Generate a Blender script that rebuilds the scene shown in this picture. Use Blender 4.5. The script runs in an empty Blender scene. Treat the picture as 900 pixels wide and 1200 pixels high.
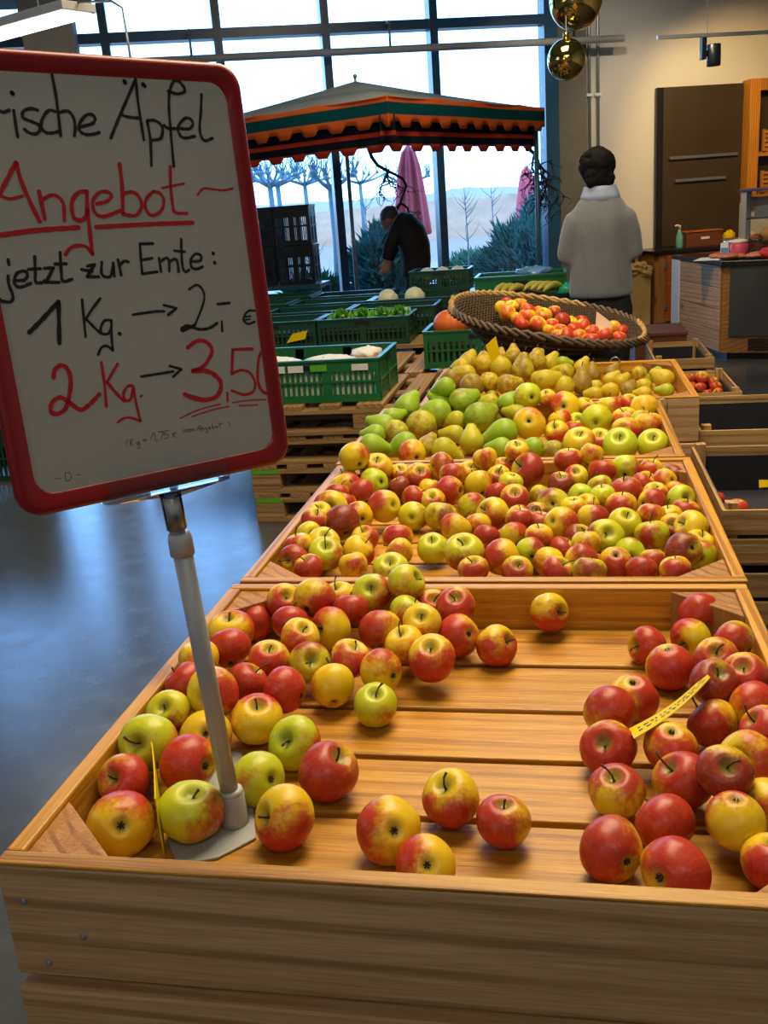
import bpy, bmesh, math, random
import numpy as np
from mathutils import Vector, Matrix, noise as mnoise
random.seed(11)
C = bpy.context.scene.collection
R_ = math.radians
pi = math.pi

# ---------------------------------------------------------------- objects
def prop(o, label=None, cat=None, group=None, kind=None):
    if label: o['label'] = label
    if cat: o['category'] = cat
    if group: o['group'] = group
    if kind: o['kind'] = kind
    return o

def thing(name, label, cat, loc=(0, 0, 0), rotz=0.0, group=None):
    o = bpy.data.objects.new(name, None); C.objects.link(o)
    o.empty_display_size = .05
    o.location = loc; o.rotation_euler = (0, 0, rotz)
    return prop(o, label, cat, group)

class MB:
    """collects geometry in the thing's own coordinates"""
    def __init__(s): s.v = []; s.f = []
    def add(s, vs, fs):
        n = len(s.v); s.v += [tuple(p) for p in vs]; s.f += [tuple(i + n for i in f) for f in fs]; return s
    def box(s, x0, x1, y0, y1, z0, z1, M=None):
        vs = [(x, y, z) for z in (z0, z1) for y in (y0, y1) for x in (x0, x1)]
        if M is not None: vs = [tuple(M @ Vector(p)) for p in vs]
        return s.add(vs, [(0, 2, 3, 1), (4, 5, 7, 6), (0, 1, 5, 4), (1, 3, 7, 5), (3, 2, 6, 7), (2, 0, 4, 6)])
    def prism(s, pts, z0, z1, M=None):
        n = len(pts); vs = [(x, y, z0) for x, y in pts] + [(x, y, z1) for x, y in pts]
        if M is not None: vs = [tuple(M @ Vector(p)) for p in vs]
        return s.add(vs, [tuple(reversed(range(n))), tuple(range(n, 2 * n))] + [(i, (i + 1) % n, n + (i + 1) % n, n + i) for i in range(n)])
    def lathe(s, prof, n=24, M=None):
        vs = []; fs = []
        for r, z in prof:
            for k in range(n):
                a = 2 * pi * k / n; vs.append((r * math.cos(a), r * math.sin(a), z))
        for j in range(len(prof) - 1):
            for k in range(n):
                k2 = (k + 1) % n; fs.append((j * n + k, j * n + k2, (j + 1) * n + k2, (j + 1) * n + k))
        fs.append(tuple(reversed(range(n)))); m = (len(prof) - 1) * n; fs.append(tuple(range(m, m + n)))
        if M is not None: vs = [tuple(M @ Vector(p)) for p in vs]
        return s.add(vs, fs)
    def tube(s, pts, r, n=8):
        pts = [Vector(p) for p in pts]
        rs = r if isinstance(r, (list, tuple)) else [r] * len(pts)
        vs = []; fs = []; ref = None
        for i, p in enumerate(pts):
            t = (pts[min(i + 1, len(pts) - 1)] - pts[max(i - 1, 0)]).normalized()
            if ref is None: ref = t.orthogonal().normalized()
            ref = (ref - t * ref.dot(t)).normalized(); b = t.cross(ref)
            for k in range(n):
                a = 2 * pi * k / n; vs.append(p + (ref * math.cos(a) + b * math.sin(a)) * rs[i])
        for i in range(len(pts) - 1):
            for k in range(n):
                k2 = (k + 1) % n; fs.append((i * n + k, i * n + k2, (i + 1) * n + k2, (i + 1) * n + k))
        fs.append(tuple(reversed(range(n)))); m = (len(pts) - 1) * n; fs.append(tuple(range(m, m + n)))
        return s.add(vs, fs)
    def blob(s, c, rx, ry, rz, n=16, m=10, bump=0., freq=3., M=None, seed=0.):
        vs = []; fs = []
        for j in range(m + 1):
            th = pi * j / m
            for k in range(n):
                a = 2 * pi * k / n
                d = Vector((math.sin(th) * math.cos(a), math.sin(th) * math.sin(a), math.cos(th)))
                q = 1 + (bump * mnoise.noise(d * freq + Vector((seed, seed * 1.7, 0))) if bump else 0)
                p = Vector((d.x * rx * q, d.y * ry * q, d.z * rz * q))
                if M is not None: p = M @ p
                vs.append(p + Vector(c))
        for j in range(m):
            for k in range(n):
                k2 = (k + 1) % n; fs.append((j * n + k, (j + 1) * n + k, (j + 1) * n + k2, j * n + k2))
        return s.add(vs, fs)
    def loft(s, rings):
        n = len(rings[0]); vs = [p for rg in rings for p in rg]; fs = []
        for j in range(len(rings) - 1):
            for k in range(n):
                k2 = (k + 1) % n; fs.append((j * n + k, j * n + k2, (j + 1) * n + k2, (j + 1) * n + k))
        fs.append(tuple(reversed(range(n)))); m = (len(rings) - 1) * n; fs.append(tuple(range(m, m + n)))
        return s.add(vs, fs)
    def mesh(s, name, mat=None, smooth=False, weld=False):
        me = bpy.data.meshes.new(name); me.from_pydata([tuple(p) for p in s.v], [], s.f)
        bm = bmesh.new(); bm.from_mesh(me)
        if weld: bmesh.ops.remove_doubles(bm, verts=bm.verts, dist=1e-5)
        bmesh.ops.recalc_face_normals(bm, faces=bm.faces)
        bm.to_mesh(me); bm.free()
        if mat:
            for m in (mat if isinstance(mat, (list, tuple)) else [mat]): me.materials.append(m)
        if smooth:
            for p in me.polygons: p.use_smooth = True
        return me
    def build(s, name, mat, parent=None, smooth=False, bevel=0., weld=False, label=None, remesh=0., loc=None):
        o = bpy.data.objects.new(name, s.mesh(name, mat, smooth, weld)); C.objects.link(o)
        if parent is not None: o.parent = parent
        if loc: o.location = loc
        if bevel:
            b = o.modifiers.new('Bevel', 'BEVEL'); b.width = bevel; b.segments = 2; b.limit_method = 'ANGLE'; b.angle_limit = R_(50)
        if remesh:
            m = o.modifiers.new('Remesh', 'REMESH'); m.mode = 'VOXEL'; m.voxel_size = remesh; m.use_smooth_shade = True
            m = o.modifiers.new('Smooth', 'SMOOTH'); m.iterations = 5; m.factor = .5
        if label: o['label'] = label
        return o

def dup(root, loc=None, rotz=None, label=None, group=None):
    r = root.copy(); C.objects.link(r)
    if loc is not None: r.location = loc
    if rotz is not None: r.rotation_euler = (0, 0, rotz)
    if label: r['label'] = label
    if group: r['group'] = group
    for ch in list(root.children):
        c = ch.copy(); C.objects.link(c); c.parent = r
        for g in list(ch.children):
            d = g.copy(); C.objects.link(d); d.parent = c
    return r

# ---------------------------------------------------------------- materials
class NT:
    def __init__(s, name):
        s.m = bpy.data.materials.new(name); s.m.use_nodes = True
        s.t = s.m.node_tree; s.t.nodes.clear()
        s.out = s.n('ShaderNodeOutputMaterial')
    def n(s, typ, **kw):
        nd = s.t.nodes.new(typ)
        for k, v in kw.items():
            if k.startswith('i_'): nd.inputs[k[2:].replace('_', ' ')].default_value = v
            else: setattr(nd, k, v)
        return nd
    def l(s, a, b): s.t.links.new(a, b)
    def setin(s, nd, i, v):
        if hasattr(v, 'is_linked') or isinstance(v, bpy.types.NodeSocket): s.l(v, nd.inputs[i])
        else: nd.inputs[i].default_value = v
    def math(s, op, a, b=0.0, clamp=False):
        nd = s.n('ShaderNodeMath', operation=op, use_clamp=clamp); s.setin(nd, 0, a); s.setin(nd, 1, b); return nd.outputs[0]
    def mix(s, f, a, b, mode='MIX'):
        nd = s.n('ShaderNodeMix', data_type='RGBA', blend_type=mode); s.setin(nd, 0, f); s.setin(nd, 6, a); s.setin(nd, 7, b); return nd.outputs[2]
    def ss(s, x, a, b):
        nd = s.n('ShaderNodeMapRange', interpolation_type='SMOOTHSTEP'); s.setin(nd, 0, x); nd.inputs[1].default_value = a; nd.inputs[2].default_value = b; return nd.outputs[0]
    def noise(s, vec, scale, detail=3., rough=.5, dist=0.):
        nd = s.n('ShaderNodeTexNoise'); s.l(vec, nd.inputs['Vector']); nd.inputs['Scale'].default_value = scale; nd.inputs['Detail'].default_value = detail
        nd.inputs['Roughness'].default_value = rough; nd.inputs['Distortion'].default_value = dist; return nd.outputs[0]
    def mapping(s, vec, scale, loc=None):
        nd = s.n('ShaderNodeMapping'); s.l(vec, nd.inputs[0]); nd.inputs[3].default_value = scale
        if loc is not None: s.setin(nd, 1, loc)
        return nd.outputs[0]
    def bsdf(s, col, rough=.5, metal=0., spec=.5, bump=None, bstr=.2, bdist=.01, coat=0., trans=0., emis=None, estr=0., sheen=0.):
        b = s.n('ShaderNodeBsdfPrincipled'); s.setin(b, 'Base Color', col); s.setin(b, 'Roughness', rough); b.inputs['Metallic'].default_value = metal
        b.inputs['Specular IOR Level'].default_value = spec; b.inputs['Coat Weight'].default_value = coat; b.inputs['Transmission Weight'].default_value = trans
        b.inputs['Sheen Weight'].default_value = sheen
        if bump is not None:
            q = s.n('ShaderNodeBump'); q.inputs['Strength'].default_value = bstr; q.inputs['Distance'].default_value = bdist; s.l(bump, q.inputs['Height']); s.l(q.outputs[0], b.inputs['Normal'])
        if emis is not None: s.setin(b, 'Emission Color', emis); b.inputs['Emission Strength'].default_value = estr
        s.l(b.outputs[0], s.out.inputs[0]); return b

def c4(c): return (c[0], c[1], c[2], 1.0)
def plain(name, col, rough=.5, metal=0., spec=.5, var=.12, vs=8., bump=0., **kw):
    t = NT(name); tc = t.n('ShaderNodeTexCoord'); n = t.noise(tc.outputs['Object'], vs, 4.)
    c = t.mix(n, c4([max(0, x * (1 - var)) for x in col]), c4([min(1, x * (1 + var)) for x in col]))
    t.bsdf(c, rough, metal, spec, bump=n if bump else None, bstr=bump, **kw); return t.m

def wood(name, light, dark, axis=0, rough=.55, grain=1., knots=True, spec=.35):
    t = NT(name); tc = t.n('ShaderNodeTexCoord'); oi = t.n('ShaderNodeObjectInfo')
    off = t.n('ShaderNodeCombineXYZ'); r = oi.outputs['Random']
    for i, k in enumerate((7.3, 11.1, 5.7)): t.l(t.math('MULTIPLY', r, k), off.inputs[i])
    sc = [34., 34., 34.]; sc[axis] = 1.5; s2 = [30., 30., 30.]; s2[axis] = .55
    v = t.mapping(tc.outputs['Object'], sc, off.outputs[0]); v2 = t.mapping(tc.outputs['Object'], s2, off.outputs[0])
    n1 = t.noise(v, 1.3, 6., .6, .6)
    w = t.n('ShaderNodeTexWave', wave_type='BANDS', bands_direction='DIAGONAL', i_Scale=.62, i_Distortion=9., i_Detail=2., i_Detail_Scale=.42, i_Detail_Roughness=.4); t.l(v2, w.inputs['Vector'])
    fib = t.noise(t.mapping(tc.outputs['Object'], [q * 5 for q in sc], off.outputs[0]), 1.6, 3.)
    f = t.math('ADD', t.math('MULTIPLY', n1, .75), t.math('MULTIPLY', t.math('SUBTRACT', fib, .5), .55))
    f = t.ss(f, .12, .66)
    col = t.mix(f, c4(dark), c4(light))
    ln = t.math('MULTIPLY', t.ss(w.outputs['Fac'], .62, .98), t.math('MULTIPLY', t.ss(n1, .30, .62), .85 * grain))
    col = t.mix(ln, col, c4([dark[0] * .62, dark[1] * .52, dark[2] * .5]))
    big = t.noise(t.mapping(tc.outputs['Object'], [s / 6 for s in sc], off.outputs[0]), 1.2, 2.)
    col = t.mix(t.math('MULTIPLY', t.ss(big, .35, .75), .35), col, c4([light[0] * .72, light[1] * .62, light[2] * .5]))
    hv = t.n('ShaderNodeHueSaturation'); t.l(col, hv.inputs['Color']); t.l(t.math('ADD', t.math('MULTIPLY', r, .3), .85), hv.inputs['Value']); col = hv.outputs[0]
    if knots:
        ks = [5., 5., 5.]; ks[axis] = 2.6
        vo = t.n('ShaderNodeTexVoronoi', i_Scale=.8); t.l(t.mapping(tc.outputs['Object'], ks, off.outputs[0]), vo.inputs['Vector'])
        kf = t.ss(t.math('ADD', vo.outputs['Distance'], t.math('MULTIPLY', t.math('SUBTRACT', fib, .5), .06)), .15, .08)
        col = t.mix(t.math('MULTIPLY', kf, .75), col, c4([dark[0] * .45, dark[1] * .35, dark[2] * .3]))
    t.bsdf(col, rough, 0., spec, bump=f, bstr=.18, bdist=.004); return t.m

M = {}
PL, PD = (.66, .345, .034), (.43, .180, .012)
for i, a in enumerate('xyz'):
    M['pine_' + a] = wood('varnished_pine_' + a, PL, PD, i, rough=.42, spec=.45)
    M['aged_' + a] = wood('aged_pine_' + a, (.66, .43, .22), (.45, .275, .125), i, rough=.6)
    M['raw_' + a] = wood('raw_pine_' + a, (.60, .40, .17), (.36, .20, .07), i, rough=.6)
    M['pallet_' + a] = wood('pallet_wood_' + a, (.50, .31, .12), (.24, .13, .045), i, rough=.75)
    M['oak_' + a] = wood('counter_oak_' + a, (.48, .24, .075), (.20, .085, .022), i, rough=.5)
M['end'] = wood('end_grain', (.50, .26, .08), (.30, .12, .03), 2, rough=.6, knots=False)
M['door'] = wood('orange_door_wood', (.62, .17, .02), (.30, .06, .008), 0, rough=.45)
M['shelf_wood'] = wood('honey_shelf_wood', (.75, .34, .05), (.5, .18, .02), 2, rough=.45, knots=False)
M['screw'] = plain('zinc_screw', (.42, .48, .55), .35, .9)
M['red_frame'] = plain('red_plastic_frame', (.26, .006, .010), .33, spec=.5, var=.04)
M['board'] = plain('white_sign_board', (.43, .43, .39), .38, spec=.45, var=.03, vs=5.)
M['ink_k'] = plain('black_marker_ink', (.008, .008, .009), .5, var=.02)
M['ink_r'] = plain('red_marker_ink', (.48, .010, .018), .45, var=.1, vs=60.)
M['ink_g'] = plain('pencil_ink', (.07, .07, .07), .6)
M['grey_plastic'] = plain('grey_stand_plastic', (.36, .38, .38), .42, var=.05)
M['grey_pole'] = plain('grey_pole_coating', (.36, .39, .42), .36, var=.04)
M['pale_plastic'] = plain('pale_collar_plastic', (.45, .47, .48), .4)
def glassy(name, col, rough=.03, f=.06, tint=.85):
    t = NT(name); tr = t.n('ShaderNodeBsdfTransparent'); tr.inputs[0].default_value = c4(col); gl = t.n('ShaderNodeBsdfGlossy'); gl.inputs['Roughness'].default_value = rough
    fr = t.n('ShaderNodeFresnel', i_IOR=1.45); mx = t.n('ShaderNodeMixShader'); t.l(t.math('ADD', fr.outputs[0], f - .04, True), mx.inputs[0]); t.l(tr.outputs[0], mx.inputs[1]); t.l(gl.outputs[0], mx.inputs[2]); t.l(mx.outputs[0], t.out.inputs[0]); return t.m
M['acrylic'] = glassy('clear_acrylic', (.93, .95, .96), .03, .03)
M['pane'] = glassy('window_glass', (.90, .96, 1.0), .0, .04)
M['case_glass'] = glassy('display_case_glass', (.85, .86, .86), .02, .05)
M['yellow_card'] = plain('yellow_card', (.74, .54, .0), .6, spec=.15, var=.04)
M['white_card'] = plain('cream_card', (.66, .48, .38), .5, var=.05)
M['paper'] = plain('white_paper', (.75, .75, .72), .6, var=.1)
def plastic(name, col, rough=.32): return plain(name, col, rough, spec=.55, var=.1, vs=5.)
M['green'] = plastic('green_crate_plastic', (.010, .135, .040))
M['dgreen'] = plastic('dark_green_crate_plastic', (.008, .055, .028))
M['black_pl'] = plastic('black_crate_plastic', (.008, .010, .013))
M['lime'] = plain('lime_label', (.10, .42, .02), .5)
M['navy'] = plain('dark_liner_paper', (.010, .011, .020), .7, var=.2)
M['shaded_fill'] = plain('shadowed_crate_contents', (.03, .025, .015), .9)  # near-black colour stands in for shade over the crate contents

def fruit_mat():
    t = NT('apple_skin'); tc = t.n('ShaderNodeTexCoord'); oi = t.n('ShaderNodeObjectInfo')
    sep = t.n('ShaderNodeSeparateColor'); t.l(oi.outputs['Color'], sep.inputs[0]); b, g, tone = sep.outputs; seed = oi.outputs['Alpha']
    obj = tc.outputs['Object']; xyz = t.n('ShaderNodeSeparateXYZ'); t.l(obj, xyz.inputs[0]); x, y, z = xyz.outputs
    off = t.n('ShaderNodeCombineXYZ')
    for i, k in enumerate((13., 29., 17.)): t.l(t.math('MULTIPLY', seed, k), off.inputs[i])
    v = t.mapping(obj, (1, 1, 1), off.outputs[0])
    n1 = t.noise(v, 1.15, 3., .55)
    st = t.noise(t.mapping(obj, (8, 8, 1.0), off.outputs[0]), 1.2, 4., .62)
    th = t.math('SUBTRACT', 1.05, t.math('MULTIPLY', b, 2.15))
    q = t.math('ADD', x, t.math('MULTIPLY', t.math('SUBTRACT', n1, .5), 2.5))
    q = t.math('ADD', q, t.math('MULTIPLY', t.math('SUBTRACT', st, .5), 1.15))
    f = t.ss(t.math('SUBTRACT', q, th), -.5, .55)
    yel = t.mix(t.noise(v, 2.3, 2.), (.70, .43, .010, 1), (.88, .60, .018, 1))
    grn = (.46, .58, .018, 1)
    gmix = t.math('ADD', g, t.math('MULTIPLY', t.math('SUBTRACT', t.noise(v, 1.1, 2.), .5), .7), True)
    ground = t.mix(gmix, yel, grn)
    red = t.mix(tone, (.50, .012, .016, 1), (.19, .012, .014, 1))
    red = t.mix(t.math('MULTIPLY', t.ss(st, .45, .75), .45), red, (.62, .12, .03, 1))
    col = t.mix(t.math('MULTIPLY', f, .96), ground, red)
    rr = t.math('SQRT', t.math('ADD', t.math('MULTIPLY', x, x), t.math('MULTIPLY', y, y)))
    top = t.math('MULTIPLY', t.ss(rr, .42, .10), t.ss(z, .1, .4))
    col = t.mix(t.math('MULTIPLY', top, .75), col, (.22, .26, .03, 1))
    bot = t.math('MULTIPLY', t.ss(rr, .36, .08), t.ss(z, -.1, -.4))
    col = t.mix(t.math('MULTIPLY', bot, .6), col, (.30, .30, .03, 1))
    vo = t.n('ShaderNodeTexVoronoi', i_Scale=9.); t.l(v, vo.inputs['Vector'])
    col = t.mix(t.math('MULTIPLY', t.ss(vo.outputs['Distance'], .09, .04), .35), col, (.75, .55, .2, 1))
    t.bsdf(col, .36, 0., .42, bump=n1, bstr=.04, bdist=.05); return t.m
def pear_mat():
    t = NT('pear_skin'); tc = t.n('ShaderNodeTexCoord'); oi = t.n('ShaderNodeObjectInfo')
    sep = t.n('ShaderNodeSeparateColor'); t.l(oi.outputs['Color'], sep.inputs[0]); b, g, tone = sep.outputs; seed = oi.outputs['Alpha']
    obj = tc.outputs['Object']; off = t.n('ShaderNodeCombineXYZ')
    for i, k in enumerate((13., 29., 17.)): t.l(t.math('MULTIPLY', seed, k), off.inputs[i])
    v = t.mapping(obj, (1, 1, 1), off.outputs[0])
    xyz = t.n('ShaderNodeSeparateXYZ'); t.l(obj, xyz.inputs[0])
    n1 = t.noise(v, 1.6, 5., .65); n2 = t.noise(v, 9., 4., .7)
    ground = t.mix(g, (.58, .42, .014, 1), (.27, .42, .018, 1))
    q = t.math('ADD', n1, t.math('MULTIPLY', xyz.outputs[0], .1)); q = t.math('ADD', q, t.math('MULTIPLY', t.math('SUBTRACT', n2, .5), .45))
    th = t.math('SUBTRACT', .80, t.math('MULTIPLY', b, .5))
    f = t.ss(t.math('SUBTRACT', q, th), -.10, .12)
    col = t.mix(t.math('MULTIPLY', f, .8), ground, (.24, .115, .022, 1))
    vo = t.n('ShaderNodeTexVoronoi', i_Scale=8.); t.l(v, vo.inputs['Vector'])
    col = t.mix(t.math('MULTIPLY', t.ss(vo.outputs['Distance'], .14, .07), .5), col, (.16, .12, .02, 1))
    t.bsdf(col, .45, 0., .4, bump=n2, bstr=.06, bdist=.04); return t.m
M['apple'] = fruit_mat(); M['pear'] = pear_mat()
M['stem'] = plain('fruit_stem', (.07, .035, .012), .7)
M['calyx'] = plain('dry_blossom_end', (.05, .035, .012), .9)
M['bluewrap'] = plain('blue_plastic_wrap', (.10, .26, .50), .25, var=.5, vs=10.)
M['turq'] = plain('turquoise_plastic', (.01, .38, .26), .35)
M['purple'] = plain('purple_edge', (.045, .03, .14), .4)
M['kraft'] = plain('kraft_paper', (.42, .28, .09), .6, var=.4, vs=6.)
FRUIT = [
 ('A','apples in the sign crate',(0.085, 0.1281, 0.7577, 0.041),(-0.42, 0.76, -0.5, 0.16, 0.38, 0.91),(0.31, 0.0, 0.08, 0.41),'yellow apple with orange patches, dark blossom end showing, beside the front corner block'),
 ('A','apples in the sign crate',(0.1633, 0.159, 0.7573, 0.0404),(0.21, -0.08, 0.97, 0.99, -0.15, -0.08),(0.19, 0.8, 0.33, 0.97),'green-yellow apple sitting on the grey foot of the sign stand'),
 ('A','apples in the sign crate',(0.2829, 0.16, 0.7555, 0.0391),(-0.67, -0.63, 0.4, -0.01, -0.83, -0.56),(0.46, 0.03, 0.24, 0.56),'half red, half yellow apple just beside the grey stand foot, stem pointing away sideways'),
 ('A','apples in the sign crate',(0.0576, 0.2027, 0.769, 0.0347),(-0.21, -0.77, 0.61, 0.53, -0.76, 0.39),(0.71, 0.08, 0.2, 0.9),'red apple wedged behind the blossom-end-out yellow apple, against the crate side'),
 ('A','apples in the sign crate',(0.0621, 0.2761, 0.7823, 0.0393),(-0.1, -0.9, 0.42, 0.41, -0.79, 0.45),(0.0, 0.74, 0.1, 0.2),'pale green apple behind the thin upright yellow card, stem hollow to one side'),
 ('A','apples in the sign crate',(0.1268, 0.2497, 0.7683, 0.0388),(-0.94, 0.32, -0.12, -0.61, -0.66, 0.44),(0.66, 0.0, 0.14, 0.8),'red apple with yellow-green blossom hollow, between the upright card and the grey pole'),
 ('A','apples in the sign crate',(0.1179, 0.3356, 0.7591, 0.037),(-0.35, 0.75, -0.57, 0.39, -0.87, 0.31),(0.35, 0.02, 0.0, 0.01),'orange-red apple directly behind the grey pole of the sign stand'),
 ('A','apples in the sign crate',(0.2234, 0.2434, 0.7526, 0.036),(-0.82, 0.47, -0.34, 0.35, -0.82, 0.45),(0.02, 0.82, 0.11, 0.94),'yellow-green apple lying on its side touching the grey pole on its far side'),
 ('A','apples in the sign crate',(0.3129, 0.2586, 0.7568, 0.0398),(0.61, -0.08, 0.79, 0.3, -0.73, 0.61),(0.77, 0.12, 0.44, 0.22),'big red apple leaning back with green stem hollow at the edge of the bare slats'),
 ('A','apples in the sign crate',(0.2497, 0.3304, 0.7545, 0.0378),(-0.2, -0.76, 0.62, 0.28, -0.79, 0.54),(0.04, 0.84, 0.17, 0.19),'bright green apple with a dark stem, behind the big red apple at the slat edge'),
 ('A','apples in the sign crate',(0.1774, 0.386, 0.758, 0.0383),(0.2, -0.24, 0.95, -0.02, 0.3, 0.95),(0.46, 0.02, 0.06, 0.99),'glossy red and yellow apple standing upright in the middle of the near pile'),
 ('A','apples in the sign crate',(0.0555, 0.3604, 0.7795, 0.0325),(0.07, -0.68, 0.73, 0.27, -0.84, 0.46),(0.26, 0.57, 0.67, 0.55),'dull olive-orange apple next to the crate side, behind the pale green one'),
 ('A','apples in the sign crate',(0.1113, 0.3941, 0.7945, 0.0385),(0.05, 0.96, -0.28, 1.0, -0.02, -0.03),(0.37, 0.19, 0.15, 0.63),'yellow apple with one red cheek, blossom end out, half behind the grey pole'),
 ('A','apples in the sign crate',(0.0555, 0.4306, 0.7906, 0.0325),(-0.64, -0.07, 0.77, 0.39, -0.84, 0.37),(0.76, 0.04, 0.15, 0.86),'small red apple squeezed between the crate side and the yellow one with a red cheek'),
 ('A','apples in the sign crate',(0.0822, 0.5545, 0.7883, 0.035),(-0.25, 0.72, 0.65, 0.4, -0.75, 0.52),(0.65, 0.09, 0.22, 0.11),'plain red apple leaning on the yellow apple near the crate side'),
 ('A','apples in the sign crate',(0.0621, 0.6201, 0.7872, 0.0401),(-0.0, -0.21, 0.98, 0.25, 0.07, 0.97),(0.46, 0.1, 0.02, 0.34),'yellow apple with faint red top, behind the plain red one near the crate side'),
 ('A','apples in the sign crate',(0.0555, 0.4909, 0.8001, 0.0325),(-0.14, 0.18, 0.97, 0.26, -0.87, 0.41),(0.1, 0.08, 0.19, 0.59),'yellow apple mostly hidden behind the pole, tight against the crate side'),
 ('A','apples in the sign crate',(0.0612, 0.7397, 0.751, 0.0341),(0.73, 0.68, -0.08, 0.26, -0.85, 0.46),(0.62, 0.08, 0.28, 0.15),'red apple by the crate side below the back corner block'),
 ('A','apples in the sign crate',(0.135, 0.4779, 0.7682, 0.0325),(0.62, 0.21, 0.76, 0.36, -0.85, 0.38),(0.73, 0.11, 0.29, 0.68),'small deep red apple tucked behind the glossy upright red and yellow one'),
 ('A','apples in the sign crate',(0.1547, 0.5314, 0.7813, 0.0325),(0.21, -0.3, 0.93, -0.09, -0.67, -0.74),(0.51, 0.11, 0.05, 0.23),'red-orange apple standing upright with its dark stem visible, half buried in the pile'),
 ('A','apples in the sign crate',(0.2051, 0.4444, 0.7744, 0.035),(-0.96, 0.17, 0.23, -0.72, -0.55, 0.42),(0.76, 0.08, 0.1, 0.05),'red apple with orange cheek, in the pile just before the olive one'),
 ('A','apples in the sign crate',(0.2173, 0.5447, 0.7713, 0.0333),(0.35, -0.79, 0.51, -0.03, 0.1, 0.99),(0.32, 0.48, 0.67, 0.49),'olive-yellow apple with red rim, stem hollow facing out'),
 ('A','apples in the sign crate',(0.2673, 0.4871, 0.7604, 0.0344),(-0.24, 0.82, 0.53, 0.01, -0.7, -0.72),(0.3, 0.0, 0.11, 0.25),'round yellow apple with reddish underside at the pile edge above the bare slats'),
 ('A','apples in the sign crate',(0.1128, 0.7644, 0.782, 0.0325),(0.45, -0.58, 0.68, 0.34, -0.9, 0.26),(0.52, 0.0, 0.12, 0.29),'small orange-red apple under the back corner block'),
 ('A','apples in the sign crate',(0.156, 0.6606, 0.7865, 0.0325),(-0.02, 0.64, 0.77, 0.19, -0.81, 0.55),(0.72, 0.07, 0.23, 0.19),'red apple behind the small olive one, just below the back corner'),
 ('A','apples in the sign crate',(0.1879, 0.7097, 0.8103, 0.0371),(0.32, 0.91, 0.27, 0.22, -0.6, -0.77),(0.65, 0.08, 0.29, 0.92),'red and yellow apple on top of the pile at the back corner'),
 ('A','apples in the sign crate',(0.2298, 0.6484, 0.7836, 0.0357),(-0.63, -0.74, 0.22, -0.77, -0.54, 0.34),(0.48, 0.13, 0.05, 0.94),'red-orange apple on top of the pile with a long stem sticking out sideways'),
 ('A','apples in the sign crate',(0.1897, 0.5953, 0.7902, 0.0325),(0.44, -0.37, 0.82, 0.33, -0.87, 0.36),(0.34, 0.0, 0.05, 0.24),'small red-orange apple under the one with the long sideways stem'),
 ('A','apples in the sign crate',(0.285, 0.5427, 0.7793, 0.0325),(0.46, -0.06, 0.89, -0.01, -0.74, -0.67),(0.46, 0.14, 0.13, 0.1),'orange-yellow apple between the round yellow one and the striped one'),
 ('A','apples in the sign crate',(0.2507, 0.7061, 0.7907, 0.0325),(-0.07, 0.46, 0.88, 0.27, -0.95, 0.17),(0.67, 0.17, 0.36, 0.36),'red apple half hidden behind the green ones near the back board'),
 ('A','apples in the sign crate',(0.2162, 0.7645, 0.7885, 0.0325),(-0.16, -0.23, 0.96, 0.28, -0.91, 0.31),(0.22, 0.06, 0.01, 0.13),'yellow apple peeking out against the back board'),
 ('A','apples in the sign crate',(0.2784, 0.7622, 0.8, 0.0348),(0.14, -0.76, 0.64, 0.94, -0.33, -0.02),(0.32, 0.77, 0.25, 0.68),'yellow-green apple on top of the pile, stem hollow facing out, against the back board'),
 ('A','apples in the sign crate',(0.3409, 0.7626, 0.8183, 0.0345),(0.86, -0.14, 0.49, 0.07, -0.69, -0.72),(0.25, 0.69, 0.07, 0.52),'green-yellow apple with a stem poking sideways, on top against the back board'),
 ('A','apples in the sign crate',(0.3098, 0.663, 0.7731, 0.0362),(-0.09, 0.76, 0.64, -0.84, -0.39, 0.39),(0.47, 0.17, 0.33, 0.43),'apple split in red and clear yellow halves, high on the pile'),
 ('A','apples in the sign crate',(0.3827, 0.6583, 0.7894, 0.0325),(0.04, -0.67, 0.74, 0.24, -0.9, 0.37),(0.16, 0.11, 0.08, 0.37),'yellow-orange apple with open stem hollow behind the upright red one'),
 ('A','apples in the sign crate',(0.4308, 0.7259, 0.7889, 0.0344),(0.09, -0.49, 0.86, -0.02, -0.85, 0.53),(0.75, 0.08, 0.31, 0.26),'red apple with upright stem against the back board, pile end'),
 ('A','apples in the sign crate',(0.4416, 0.6654, 0.7642, 0.0361),(-0.69, 0.61, -0.4, 0.07, -0.88, 0.47),(0.66, 0.09, 0.24, 0.88),'deep red apple lying on its side, second from the end of the pile'),
 ('A','apples in the sign crate',(0.4106, 0.563, 0.7711, 0.038),(0.0, -0.45, 0.89, 0.13, -0.74, -0.66),(0.45, 0.16, 0.06, 0.01),'red apple with yellow crown and tall stem at the open edge of the pile'),
 ('A','apples in the sign crate',(0.5039, 0.6513, 0.7524, 0.0355),(0.83, -0.28, 0.48, 0.89, -0.41, 0.17),(0.62, 0.14, 0.19, 0.07),'pointed red and yellow apple at the end of the pile, stem out sideways'),
 ('A','apples in the sign crate',(0.3385, 0.5162, 0.7729, 0.034),(-0.82, 0.58, 0.03, -0.08, 0.24, 0.97),(0.32, 0.0, 0.18, 0.06),'yellow-orange apple above the lone green one with a stem'),
 ('A','apples in the sign crate',(0.3402, 0.448, 0.7503, 0.0332),(0.13, -0.34, 0.93, 0.17, -0.73, 0.66),(0.0, 0.78, 0.27, 0.26),'green-yellow apple with upright stem standing alone before the pile on the slats'),
 ('A','apples in the sign crate',(0.3609, 0.6044, 0.7758, 0.0325),(-0.26, -0.3, 0.92, 0.18, -0.95, 0.24),(0.09, 0.01, 0.0, 0.6),'yellow apple in the gap beside the red one with the yellow crown'),
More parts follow.
